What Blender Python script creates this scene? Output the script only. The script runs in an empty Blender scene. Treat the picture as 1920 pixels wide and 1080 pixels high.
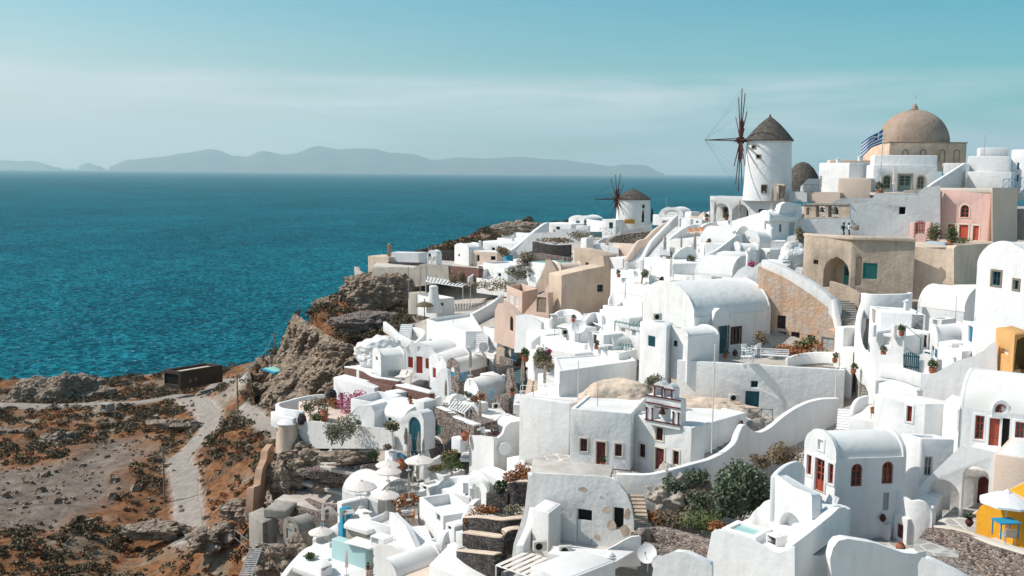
import bpy, bmesh, math, random
import numpy as np
from mathutils import Vector, Matrix, noise as mnoise
from mathutils.geometry import delaunay_2d_cdt
random.seed(7)
RND = random.Random(11)
S = bpy.context.scene
C = S.collection
# ---------------------------------------------------------------- camera
# the photograph is 1920 x 1080; the camera stands at the origin, eye level z = 0, looking along +y
F = 1867.0
PITCH = math.radians(6.62)
ROLL = math.radians(0.54)
cam_d = bpy.data.cameras.new('camera'); cam = bpy.data.objects.new('camera', cam_d); C.objects.link(cam)
cam_d.sensor_width = 36.0; cam_d.lens = 36.0 * F / 1920.0
cam_d.clip_start = 0.5; cam_d.clip_end = 300000
CM = Matrix.Rotation(math.pi/2 - PITCH, 3, 'X') @ Matrix.Rotation(ROLL, 3, 'Z')
cam.matrix_world = CM.to_4x4()
S.camera = cam
S.render.resolution_x = 1024; S.render.resolution_y = 576
# ---------------------------------------------------------------- sky and sun
SUN_EL = math.radians(47)
SUN_AZ = math.radians(-84)            # from +y (view direction) towards -x (left)
sun_dir = Vector((math.sin(SUN_AZ)*math.cos(SUN_EL), math.cos(SUN_AZ)*math.cos(SUN_EL), math.sin(SUN_EL)))
W = bpy.data.worlds.new('World'); S.world = W; W.use_nodes = True
nt = W.node_tree; nt.nodes.clear()
def N(nt, typ, **kw):
    n = nt.nodes.new(typ)
    for k, v in kw.items():
        if k.startswith('i_'):
            n.inputs[int(k[2:])].default_value = v
        else: setattr(n, k, v)
    return n
def L(nt, a, b): nt.links.new(a, b)
out = N(nt, 'ShaderNodeOutputWorld'); bg = N(nt, 'ShaderNodeBackground'); L(nt, bg.outputs[0], out.inputs[0])
sky = N(nt, 'ShaderNodeTexSky', sky_type='NISHITA', sun_disc=False, sun_elevation=SUN_EL, sun_rotation=SUN_AZ,
        altitude=100, air_density=1.0, dust_density=1.2, ozone_density=1.0)
tc = N(nt, 'ShaderNodeTexCoord'); sep = N(nt, 'ShaderNodeSeparateXYZ'); L(nt, tc.outputs['Generated'], sep.inputs[0])
tint = N(nt, 'ShaderNodeMixRGB', blend_type='MULTIPLY', i_0=1.0); L(nt, sky.outputs[0], tint.inputs[1]); tint.inputs[2].default_value = (1.62, 1.58, 1.41, 1)
zr = N(nt, 'ShaderNodeValToRGB'); e = zr.color_ramp.elements; e[0].position = 0.0; e[0].color = (1.0,.84,.79,1); e[1].position = 0.42; e[1].color = (.79,.80,.86,1); q = e.new(0.17); q.color = (.47,.81,.88,1); q = e.new(0.04); q.color = (.95,.84,.80,1); L(nt, sep.outputs[2], zr.inputs[0])
xa = N(nt, 'ShaderNodeMath', operation='ADD', i_1=0.5); L(nt, sep.outputs[0], xa.inputs[0])
xr = N(nt, 'ShaderNodeValToRGB'); e = xr.color_ramp.elements; e[0].position = 0.0; e[0].color = (.94,.93,.92,1); e[1].position = 1.0; e[1].color = (.10,.80,.86,1); L(nt, xa.outputs[0], xr.inputs[0])
t2 = N(nt, 'ShaderNodeMixRGB', blend_type='MULTIPLY', i_0=1.0); L(nt, tint.outputs[0], t2.inputs[1]); L(nt, zr.outputs[0], t2.inputs[2])
t3 = N(nt, 'ShaderNodeMixRGB', blend_type='MULTIPLY', i_0=1.0); L(nt, t2.outputs[0], t3.inputs[1]); L(nt, xr.outputs[0], t3.inputs[2])
# thin high cirrus: stretched noise in direction space, thicker low on the right half of the view
mp = N(nt, 'ShaderNodeMapping'); mp.inputs['Scale'].default_value = (1.0, 1.0, 9.0); mp.inputs['Rotation'].default_value = (0, math.radians(4), 0); L(nt, tc.outputs['Generated'], mp.inputs[0])
cn = N(nt, 'ShaderNodeTexNoise'); cn.inputs['Scale'].default_value = 2.6; cn.inputs['Detail'].default_value = 9; cn.inputs['Roughness'].default_value = 0.55; cn.inputs['Distortion'].default_value = 0.35
L(nt, mp.outputs[0], cn.inputs['Vector'])
cr = N(nt, 'ShaderNodeValToRGB'); cr.color_ramp.elements[0].position = 0.33; cr.color_ramp.elements[1].position = 0.60; L(nt, cn.outputs[0], cr.inputs[0])
hr = N(nt, 'ShaderNodeValToRGB'); e = hr.color_ramp.elements; e[0].position = 0.0; e[0].color = (0.8,0.8,0.8,1); e[1].position = 0.17; e[1].color = (0,0,0,1)
m = e.new(0.04); m.color = (0.9,0.9,0.9,1); m = e.new(0.085); m.color = (1,1,1,1); m = e.new(0.099); m.color = (0.10,0.10,0.10,1)
L(nt, sep.outputs[2], hr.inputs[0])
cm = N(nt, 'ShaderNodeMath', operation='MULTIPLY'); L(nt, cr.outputs[0], cm.inputs[0]); L(nt, hr.outputs[0], cm.inputs[1])
cm2 = N(nt, 'ShaderNodeMath', operation='MULTIPLY', i_1=0.85); L(nt, cm.outputs[0], cm2.inputs[0])
cmix = N(nt, 'ShaderNodeMixRGB'); L(nt, cm2.outputs[0], cmix.inputs[0]); L(nt, t3.outputs[0], cmix.inputs[1]); cmix.inputs[2].default_value = (8.6, 8.7, 9.1, 1)
L(nt, cmix.outputs[0], bg.inputs[0]); bg.inputs[1].default_value = 0.10
sl = bpy.data.lights.new('sun', 'SUN'); sl.energy = 4.4; sl.angle = math.radians(0.5); sl.color = (1.0, 0.95, 0.88)
so = bpy.data.objects.new('sun', sl); C.objects.link(so); so.rotation_euler = sun_dir.to_track_quat('Z', 'Y').to_euler(); so.location = (0, 0, 60)
S.view_settings.view_transform = 'Standard'; S.view_settings.look = 'None'; S.view_settings.gamma = 1; S.view_settings.exposure = 0.0
S.view_settings.use_curve_mapping = False
S.cycles.max_bounces = 6; S.cycles.diffuse_bounces = 3; S.cycles.glossy_bounces = 2; S.cycles.volume_bounces = 2; S.cycles.transparent_max_bounces = 8
SEA_Z = -130.0
# ---------------------------------------------------------------- pixel helpers: a photo pixel and a distance give a place in the world
def ray(px, py):
    v = CM @ Vector(((px-960)/F, -(py-540)/F, -1.0)); return v / v.y
def P(px, py, d): return ray(px, py) * d
def proj(v):
    c = CM.transposed() @ Vector(v); return (960 + F*c.x/-c.z, 540 - F*c.y/-c.z)
def XZ(px, d, z):                     # point at distance d and height z that lies in photo column px
    x = (px-960)/F*d
    for _ in range(4):
        q = proj((x, d, z)); x += (px-q[0])/F*d
    return Vector((x, d, z))
def PW(px, py, A, B):                 # photo pixel -> (u, z) on the vertical plane through A, B
    r = ray(px, py); ax, ay = A[0], A[1]; dx, dy = B[0]-ax, B[1]-ay
    t = (ax*dy - ay*dx) / (r.x*dy - r.y*dx)
    p = r*t; l = math.hypot(dx, dy)
    return ((p.x-ax)*dx + (p.y-ay)*dy)/l, p.z
# ---------------------------------------------------------------- materials
MATS = {}
def mat(name, col, rough=0.85, spec=0.25, var=None, vscale=0.6, bump=0.0, bscale=6.0, fine=0.0, streak=0.0, metal=0.0, emit=0):
    m = bpy.data.materials.new(name); m.use_nodes = True; t = m.node_tree; b = t.nodes['Principled BSDF']
    b.inputs['Roughness'].default_value = rough; b.inputs['Specular IOR Level'].default_value = spec; b.inputs['Metallic'].default_value = metal
    g = N(t, 'ShaderNodeNewGeometry')
    cur = None
    if var:
        n1 = N(t, 'ShaderNodeTexNoise'); n1.inputs['Scale'].default_value = vscale; n1.inputs['Detail'].default_value = 7; n1.inputs['Roughness'].default_value = 0.62
        L(t, g.outputs['Position'], n1.inputs['Vector'])
        r = N(t, 'ShaderNodeValToRGB'); r.color_ramp.elements[0].position = 0.36; r.color_ramp.elements[1].position = 0.64
        r.color_ramp.elements[0].color = (*var, 1); r.color_ramp.elements[1].color = (*col, 1); L(t, n1.outputs[0], r.inputs[0]); cur = r.outputs[0]
        if streak:
            mp = N(t, 'ShaderNodeMapping'); mp.inputs['Scale'].default_value = (1.6, 1.6, 0.25); L(t, g.outputs['Position'], mp.inputs[0])
            n3 = N(t, 'ShaderNodeTexNoise'); n3.inputs['Scale'].default_value = 1.3; n3.inputs['Detail'].default_value = 6; L(t, mp.outputs[0], n3.inputs['Vector'])
            r3 = N(t, 'ShaderNodeValToRGB'); r3.color_ramp.elements[0].position = 0.50; r3.color_ramp.elements[1].position = 0.78
            r3.color_ramp.elements[0].color = (1, 1, 1, 1); k = 1-streak; r3.color_ramp.elements[1].color = (k, k*0.985, k*0.95, 1); L(t, n3.outputs[0], r3.inputs[0])
            mm = N(t, 'ShaderNodeMixRGB', blend_type='MULTIPLY', i_0=1.0); L(t, cur, mm.inputs[1]); L(t, r3.outputs[0], mm.inputs[2]); cur = mm.outputs[0]
        L(t, cur, b.inputs['Base Color'])
    else: b.inputs['Base Color'].default_value = (*col, 1)
    if bump:
        n2 = N(t, 'ShaderNodeTexNoise'); n2.inputs['Scale'].default_value = bscale; n2.inputs['Detail'].default_value = 5
        L(t, g.outputs['Position'], n2.inputs['Vector'])
        bp = N(t, 'ShaderNodeBump'); bp.inputs['Strength'].default_value = 1.0; bp.inputs['Distance'].default_value = bump
        L(t, n2.outputs[0], bp.inputs['Height']); L(t, bp.outputs[0], b.inputs['Normal'])
    MATS[name] = m; return m
def stone_mat(name, c1, c2, mortar, scale, mw=0.06, bump=0.05, flat=1.0):
    m = bpy.data.materials.new(name); m.use_nodes = True; t = m.node_tree; b = t.nodes['Principled BSDF']; b.inputs['Roughness'].default_value = 0.9; b.inputs['Specular IOR Level'].default_value = 0.2
    g = N(t, 'ShaderNodeNewGeometry')
    mp = N(t, 'ShaderNodeMapping'); mp.inputs['Scale'].default_value = (scale, scale, scale*flat); L(t, g.outputs['Position'], mp.inputs[0])
    dn = N(t, 'ShaderNodeTexNoise'); dn.inputs['Scale'].default_value = 1.5; L(t, mp.outputs[0], dn.inputs['Vector'])
    ad = N(t, 'ShaderNodeMixRGB', i_0=0.12); L(t, mp.outputs[0], ad.inputs[1]); L(t, dn.outputs['Color'], ad.inputs[2])
    v1 = N(t, 'ShaderNodeTexVoronoi', feature='F1'); v1.inputs['Scale'].default_value = 1; v1.inputs['Randomness'].default_value = 0.95; L(t, ad.outputs[0], v1.inputs['Vector'])
    v2 = N(t, 'ShaderNodeTexVoronoi', feature='DISTANCE_TO_EDGE'); v2.inputs['Scale'].default_value = 1; v2.inputs['Randomness'].default_value = 0.95; L(t, ad.outputs[0], v2.inputs['Vector'])
    sp = N(t, 'ShaderNodeSeparateXYZ'); L(t, v1.outputs['Color'], sp.inputs[0])
    mx = N(t, 'ShaderNodeMixRGB'); L(t, sp.outputs[0], mx.inputs[0]); mx.inputs[1].default_value = (*c1, 1); mx.inputs[2].default_value = (*c2, 1)
    r = N(t, 'ShaderNodeValToRGB'); r.color_ramp.elements[0].position = mw*0.6; r.color_ramp.elements[1].position = mw*1.4; L(t, v2.outputs[0], r.inputs[0])
    m2 = N(t, 'ShaderNodeMixRGB'); L(t, r.outputs[0], m2.inputs[0]); m2.inputs[1].default_value = (*mortar, 1); L(t, mx.outputs[0], m2.inputs[2])
    L(t, m2.outputs[0], b.inputs['Base Color'])
    bp = N(t, 'ShaderNodeBump'); bp.inputs['Distance'].default_value = bump; bp.inputs['Strength'].default_value = 1
    r2 = N(t, 'ShaderNodeValToRGB'); r2.color_ramp.elements[1].position = mw*3; L(t, v2.outputs[0], r2.inputs[0]); L(t, r2.outputs[0], bp.inputs['Height']); L(t, bp.outputs[0], b.inputs['Normal'])
    MATS[name] = m; return m
WH = mat('whitewash', (0.84,0.835,0.825), 0.9, 0.15, var=(0.78,0.775,0.765), vscale=0.8, bump=0.04, bscale=2.2, streak=0.09)
WO = mat('old_whitewash', (0.82,0.81,0.795), 0.92, 0.12, var=(0.76,0.75,0.73), vscale=0.9, bump=0.045, bscale=2.6, streak=0.13)
ROOFW = mat('roof_whitewash', (0.84,0.83,0.81), 0.92, 0.1, var=(0.74,0.72,0.69), vscale=0.35, bump=0.03, bscale=2.0)
FLOOR = mat('terrace_screed', (0.62,0.58,0.53), 0.92, 0.1, var=(0.47,0.43,0.38), vscale=0.7, bump=0.02, bscale=5)
PAVE = stone_mat('pavement_slabs', (0.42,0.40,0.37), (0.33,0.31,0.29), (0.62,0.60,0.56), 1.1, 0.05, 0.02)
CREAM = mat('cream_render', (0.72,0.57,0.45), 0.9, 0.15, var=(0.60,0.47,0.36), vscale=0.6, bump=0.04, bscale=3, streak=0.12)
CREAMP = mat('pink_beige_render', (0.66,0.49,0.40), 0.9, 0.15, var=(0.60,0.44,0.36), vscale=0.5, bump=0.03, bscale=3, streak=0.08)
PINK = mat('pink_render', (0.76,0.49,0.44), 0.9, 0.15, var=(0.68,0.49,0.43), vscale=0.9, bump=0.03, bscale=3, streak=0.15)
SALM = mat('salmon_ruin_render', (0.64,0.40,0.26), 0.95, 0.1, var=(0.60,0.50,0.42), vscale=0.8, bump=0.08, bscale=3.5, streak=0.30)
BROWN = mat('grey_brown_cement', (0.58,0.465,0.36), 0.95, 0.1, var=(0.42,0.34,0.265), vscale=0.5, bump=0.06, bscale=3, streak=0.30)
TAN = mat('tan_cement', (0.74,0.60,0.48), 0.95, 0.1, var=(0.60,0.48,0.38), vscale=0.4, bump=0.05, bscale=3, streak=0.22)
DOME = mat('dome_plaster', (0.46,0.345,0.27), 0.95, 0.1, var=(0.32,0.245,0.195), vscale=0.35, bump=0.08, bscale=2.5, streak=0.18)
DRUM = mat('drum_plaster', (0.78,0.60,0.46), 0.95, 0.1, var=(0.68,0.47,0.33), vscale=0.9, bump=0.06, bscale=3, streak=0.25)
OCHRE = mat('ochre_render', (0.70,0.40,0.16), 0.9, 0.15, var=(0.62,0.35,0.14), vscale=0.5, bump=0.03)
YEL = mat('yellow_render', (0.78,0.38,0.035), 0.9, 0.15, var=(0.70,0.33,0.03), vscale=0.6, bump=0.03)
PEACH = mat('peach_render', (0.74,0.60,0.50), 0.9, 0.15, var=(0.70,0.55,0.45), vscale=0.5, bump=0.02)
ORNG = mat('terracotta_render', (0.52,0.33,0.23), 0.92, 0.1, var=(0.38,0.26,0.19), vscale=0.8, bump=0.05, streak=0.2)
GREYC = mat('grey_concrete', (0.42,0.39,0.35), 0.95, 0.1, var=(0.32,0.30,0.27), vscale=0.6, bump=0.05, streak=0.3)
GREYW = mat('pale_cement_wall', (0.50,0.46,0.40), 0.95, 0.1, var=(0.40,0.365,0.32), vscale=0.5, bump=0.05, streak=0.3)
VOLC = stone_mat('dark_volcanic_stone', (0.035,0.032,0.032), (0.12,0.105,0.10), (0.065,0.06,0.058), 3.2, 0.05, 0.08, 1.6)
VOLM = stone_mat('volcanic_stone_in_mortar', (0.07,0.055,0.055), (0.20,0.13,0.11), (0.34,0.31,0.28), 3.0, 0.07, 0.05, 1.2)
CELL = stone_mat('brown_cell_stone', (0.13,0.08,0.06), (0.20,0.13,0.10), (0.46,0.41,0.36), 2.3, 0.10, 0.03, 1.3)
REDST = stone_mat('red_scoria_wall', (0.15,0.075,0.06), (0.25,0.14,0.115), (0.20,0.12,0.10), 4.5, 0.05, 0.03, 1.3)
RUBB = stone_mat('mixed_rubble', (0.09,0.06,0.055), (0.46,0.36,0.30), (0.30,0.275,0.25), 4.0, 0.07, 0.06, 1.3)
ROCKM = mat('rock', (0.42,0.335,0.26), 0.97, 0.1, var=(0.20,0.16,0.13), vscale=1.1, bump=0.35, bscale=2.6)
THATCH = mat('thatch', (0.16,0.14,0.12), 1.0, 0.05, var=(0.085,0.075,0.065), vscale=2.5, bump=0.12, bscale=7)
WOOD = mat('dark_red_wood', (0.10,0.045,0.035), 0.8, 0.2, var=(0.07,0.03,0.025), vscale=3)
WOODG = mat('grey_wood', (0.30,0.24,0.18), 0.85, 0.2, var=(0.2,0.16,0.125), vscale=3)
RED = mat('red_paint', (0.30,0.030,0.020), 0.5, 0.4)
REDB = mat('brick_red_paint', (0.36,0.065,0.035), 0.55, 0.4)
MAROON = mat('maroon_paint', (0.12,0.018,0.018), 0.55, 0.4)
CORAL = mat('coral_paint', (0.50,0.085,0.05), 0.55, 0.4)
BLUE = mat('blue_paint', (0.010,0.16,0.30), 0.5, 0.4)
BLUEL = mat('light_blue_paint', (0.02,0.30,0.48), 0.5, 0.4)
TEAL = mat('teal_paint', (0.012,0.085,0.11), 0.5, 0.4)
TEALG = mat('green_teal_paint', (0.03,0.19,0.17), 0.55, 0.3)
GRNG = mat('grey_green_paint', (0.22,0.29,0.25), 0.6, 0.3)
GREYP = mat('pale_grey_paint', (0.45,0.46,0.44), 0.6, 0.3)
WHP = mat('white_paint', (0.80,0.80,0.79), 0.5, 0.4)
GLASS = mat('window_glass', (0.018,0.024,0.028), 0.12, 0.6)
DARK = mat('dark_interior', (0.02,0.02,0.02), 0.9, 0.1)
TRIM = mat('cream_trim', (0.68,0.62,0.53), 0.85, 0.2)
CANV = mat('canvas', (0.84,0.76,0.70), 0.9, 0.1, var=(0.78,0.70,0.64), vscale=1.5)
CANVD = mat('beige_canvas', (0.48,0.41,0.34), 0.9, 0.1, var=(0.36,0.30,0.25), vscale=3)
CANVK = mat('black_canvas', (0.02,0.022,0.025), 0.9, 0.1)
METAL = mat('grey_metal', (0.30,0.30,0.30), 0.5, 0.5)
METW = mat('white_metal', (0.72,0.72,0.71), 0.45, 0.5)
POT = mat('terracotta', (0.36,0.13,0.07), 0.85, 0.2)
POOL = mat('pool_water', (0.34,0.58,0.55), 0.08, 0.6, var=(0.42,0.64,0.60), vscale=2)
def leaf_mat(name, c1, c2, c3=None):
    m = bpy.data.materials.new(name); m.use_nodes = True; t = m.node_tree; b = t.nodes['Principled BSDF']; b.inputs['Roughness'].default_value = 0.7; b.inputs['Specular IOR Level'].default_value = 0.25
    g = N(t, 'ShaderNodeNewGeometry'); r = N(t, 'ShaderNodeValToRGB'); r.color_ramp.elements[0].color = (*c1, 1); r.color_ramp.elements[1].color = (*c2, 1)
    if c3: q = r.color_ramp.elements.new(0.88); q.color = (*c2, 1); r.color_ramp.elements[2].color = (*c3, 1)
    L(t, g.outputs['Random Per Island'], r.inputs[0]); L(t, r.outputs[0], b.inputs['Base Color'])
    MATS[name] = m; return m
LEAF = leaf_mat('fig_leaves', (0.035,0.055,0.03), (0.11,0.14,0.08), (0.26,0.30,0.22))
LEAFG = leaf_mat('green_leaves', (0.05,0.08,0.025), (0.14,0.16,0.06))
LEAFO = leaf_mat('olive_leaves', (0.10,0.10,0.06), (0.24,0.22,0.15))
LEAFD = leaf_mat('dry_brush', (0.12,0.09,0.055), (0.27,0.20,0.12))
LEAFR = leaf_mat('rusty_brush', (0.20,0.075,0.025), (0.36,0.15,0.06))
LEAFP = leaf_mat('pink_bougainvillea', (0.36,0.05,0.13), (0.58,0.14,0.26))
LEAFF = leaf_mat('mixed_flowers', (0.08,0.10,0.03), (0.14,0.13,0.05), (0.42,0.05,0.06))
LEAFS = leaf_mat('scrub_leaves', (0.075,0.062,0.038), (0.19,0.15,0.09))
# ---------------------------------------------------------------- object helpers
def tag(o, label=None, cat=None, group=None, kind=None):
    if label: o['label'] = label
    if cat: o['category'] = cat
    if group: o['group'] = group
    if kind: o['kind'] = kind
    return o
def empty(name, loc, label, cat, group=None):
    o = bpy.data.objects.new(name, None); C.objects.link(o); o.location = loc; o.empty_display_size = 0.3
    return tag(o, label, cat, group)
def root_off(parent):
    o = Vector((0, 0, 0))
    while parent is not None: o += Vector(parent.location); parent = parent.parent
    return o
class MB:
    def __init__(s): s.v = []; s.f = []
    def add(s, vs, fs):
        o = len(s.v); s.v += [tuple(v) for v in vs]; s.f += [tuple(i+o for i in f) for f in fs]; return s
    def box(s, o, a, b, c):
        o, a, b, c = Vector(o), Vector(a), Vector(b), Vector(c)
        vs = [o, o+a, o+a+b, o+b, o+c, o+a+c, o+a+b+c, o+b+c]
        return s.add(vs, [(0,3,2,1),(4,5,6,7),(0,1,5,4),(1,2,6,5),(2,3,7,6),(3,0,4,7)])
    def cbox(s, c, sx, sy, sz, rz=0):
        ca, sa = math.cos(rz), math.sin(rz); ux = Vector((ca, sa, 0)); uy = Vector((-sa, ca, 0)); c = Vector(c)
        return s.box(c - ux*sx/2 - uy*sy/2, ux*sx, uy*sy, (0, 0, sz))
    def tube(s, a, b, r0, r1=None, n=8, caps=True):
        a, b = Vector(a), Vector(b); r1 = r0 if r1 is None else r1; d = (b-a).normalized()
        u = d.orthogonal().normalized(); w = d.cross(u); vs = []
        for p, r in ((a, r0), (b, r1)):
            vs += [p + (u*math.cos(t*2*math.pi/n) + w*math.sin(t*2*math.pi/n))*r for t in range(n)]
        fs = [(i, (i+1) % n, n+(i+1) % n, n+i) for i in range(n)]
        if caps: fs += [tuple(range(n-1, -1, -1)), tuple(range(n, 2*n))]
        return s.add(vs, fs)
    def lathe(s, c, prof, n=24, a0=0, a1=2*math.pi, sx=1, sy=1):
        c = Vector(c); full = abs(a1-a0-2*math.pi) < 1e-6; k = n if full else n+1; vs = []
        for r, z in prof:
            for i in range(k):
                t = a0 + (a1-a0)*i/n; vs.append(c + Vector((r*sx*math.cos(t), r*sy*math.sin(t), z)))
        fs = []
        for j in range(len(prof)-1):
            for i in range(n if full else n):
                i2 = (i+1) % k if full else i+1
                fs.append((j*k+i, j*k+i2, (j+1)*k+i2, (j+1)*k+i))
        return s.add(vs, fs)
    def prism(s, pts, z0, z1):
        n = len(pts); vs = [(p[0], p[1], z0) for p in pts] + [(p[0], p[1], z1) for p in pts]
        return s.add(vs, [tuple(range(n-1, -1, -1)), tuple(range(n, 2*n))] + [(i, (i+1) % n, n+(i+1) % n, n+i) for i in range(n)])
    def build(s, name, m, parent=None, bev=0, smooth=False, seg=2, merge=True, wn=True):
        off = root_off(parent); me = bpy.data.meshes.new(name)
        me.from_pydata([(v[0]-off.x, v[1]-off.y, v[2]-off.z) for v in s.v], [], s.f)
        bm = bmesh.new(); bm.from_mesh(me)
        if merge: bmesh.ops.remove_doubles(bm, verts=bm.verts, dist=0.0015)
        if bev:
            bmesh.ops.dissolve_limit(bm, angle_limit=math.radians(1.5), verts=bm.verts, edges=bm.edges)
            es = [e for e in bm.edges if e.is_manifold and e.calc_face_angle(0) > math.radians(35)]
            if es: bmesh.ops.bevel(bm, geom=es, offset=bev, segments=seg, affect='EDGES', profile=0.5, clamp_overlap=True)
        bmesh.ops.recalc_face_normals(bm, faces=bm.faces)
        if smooth or bev:
            for f in bm.faces: f.smooth = True
            for e in bm.edges:
                if e.is_manifold and e.calc_face_angle(0) > math.radians(38): e.smooth = False
        bm.to_mesh(me); bm.free()
        o = bpy.data.objects.new(name, me); C.objects.link(o); me.materials.append(m)
        if parent is not None: o.parent = parent
        return o
def copy_tree(o, loc=None, rz=None, label=None, parent=None):
    c = o.copy(); C.objects.link(c)
    if parent is not None: c.parent = parent
    for ch in list(o.children): copy_tree(ch, parent=c)
    if loc is not None: c.location = loc
    if rz is not None: c.rotation_euler.z = rz
    if label: c['label'] = label
    return c
def inpoly(x, y, poly):
    r = False; n = len(poly); j = n-1
    for i in range(n):
        xi, yi = poly[i][0], poly[i][1]; xj, yj = poly[j][0], poly[j][1]
        if (yi > y) != (yj > y) and x < (xj-xi)*(y-yi)/(yj-yi) + xi: r = not r
        j = i
    return r
def arc_top(u0, u1, z0, z1, n=10):     # opening outline with a half-round head, counter-clockwise
    w = (u1-u0)/2; zc = z1-min(w, (z1-z0)*0.6); h = z1-zc; c = (u0+u1)/2
    return [(u0, z0), (u1, z0)] + [(c+w*math.cos(t*math.pi/n), zc+h*math.sin(t*math.pi/n)) for t in range(n+1)]
def point_top(u0, u1, z0, z1):
    c = (u0+u1)/2; h = z1-z0; return [(u0, z0), (u1, z0), (u1, z0+h*.55), (u1-(u1-u0)*.08, z0+h*.75), (u1-(u1-u0)*.25, z0+h*.9), (c, z1), (u0+(u1-u0)*.25, z0+h*.9), (u0+(u1-u0)*.08, z0+h*.75), (u0, z0+h*.55)]
def facade(mb, A, B, outline, holes, depth=0.25):
    """vertical wall face on the line A-B (outward normal to the right of A->B); outline and holes are (u, z) polygons"""
    ax, ay = A[0], A[1]; dx, dy = B[0]-ax, B[1]-ay; l = math.hypot(dx, dy); dx /= l; dy /= l; nx, ny = dy, -dx
    W3 = lambda u, z, k=0: (ax+dx*u-nx*k, ay+dy*u-ny*k, z)
    if not holes:
        mb.add([W3(u, z) for u, z in outline], [tuple(range(len(outline)))]); return
    vs = [Vector(p) for p in outline]; es = [(i, (i+1) % len(outline)) for i in range(len(outline))]
    for h in holes:
        o = len(vs); vs += [Vector(p) for p in h]; es += [(o+i, o+(i+1) % len(h)) for i in range(len(h))]
    r = delaunay_2d_cdt(vs, es, [], 0, 1e-5)
    fs = []
    for f in r[2]:
        cx = sum(r[0][i][0] for i in f)/len(f); cz = sum(r[0][i][1] for i in f)/len(f)
        if inpoly(cx, cz, outline) and not any(inpoly(cx, cz, h) for h in holes): fs.append(tuple(f))
    mb.add([W3(p[0], p[1]) for p in r[0]], fs)
    for k_, h in enumerate(holes):
        n = len(h); dp = depth[k_] if isinstance(depth, list) else depth; mb.add([W3(u, z) for u, z in h]+[W3(u, z, dp) for u, z in h], [(i, (i+1) % n, n+(i+1) % n, n+i) for i in range(n)])
def inset(poly, k):                    # shrink an outline towards its centre by k
    n = len(poly); cu = sum(p[0] for p in poly)/n; cz = sum(p[1] for p in poly)/n
    u0 = min(p[0] for p in poly); u1 = max(p[0] for p in poly); z0 = min(p[1] for p in poly); z1 = max(p[1] for p in poly)
    mu, mz = (u0+u1)/2, (z0+z1)/2; su = max(0.05, (u1-u0-2*k)/(u1-u0)); sz = max(0.05, (z1-z0-2*k)/(z1-z0))
    return [(mu+(p[0]-mu)*su, mz+(p[1]-mz)*sz) for p in poly]
def plate(mb, A, B, poly, k0, k1):     # solid plate of outline poly between depths k0 (outer) and k1 (inner) behind the wall face
    ax, ay = A[0], A[1]; dx, dy = B[0]-ax, B[1]-ay; l = math.hypot(dx, dy); dx /= l; dy /= l; nx, ny = dy, -dx
    W3 = lambda u, z, k: (ax+dx*u-nx*k, ay+dy*u-ny*k, z); n = len(poly)
    mb.add([W3(u, z, k0) for u, z in poly]+[W3(u, z, k1) for u, z in poly], [tuple(range(n)), tuple(range(2*n-1, n-1, -1))]+[(i, (i+1) % n, n+(i+1) % n, n+i) for i in range(n)])
def ring(mb, A, B, outer, inner, k0, k1):
    ax, ay = A[0], A[1]; dx, dy = B[0]-ax, B[1]-ay; l = math.hypot(dx, dy); dx /= l; dy /= l; nx, ny = dy, -dx
    W3 = lambda u, z, k: (ax+dx*u-nx*k, ay+dy*u-ny*k, z); n = len(outer)
    vs = [W3(u, z, k0) for u, z in outer]+[W3(u, z, k0) for u, z in inner]+[W3(u, z, k1) for u, z in outer]+[W3(u, z, k1) for u, z in inner]
    fs = []
    for i in range(n):
        j = (i+1) % n; fs += [(i, j, n+j, n+i), (2*n+i, 2*n+j, j, i), (n+i, n+j, 3*n+j, 3*n+i)]
    mb.add(vs, fs)
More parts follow.
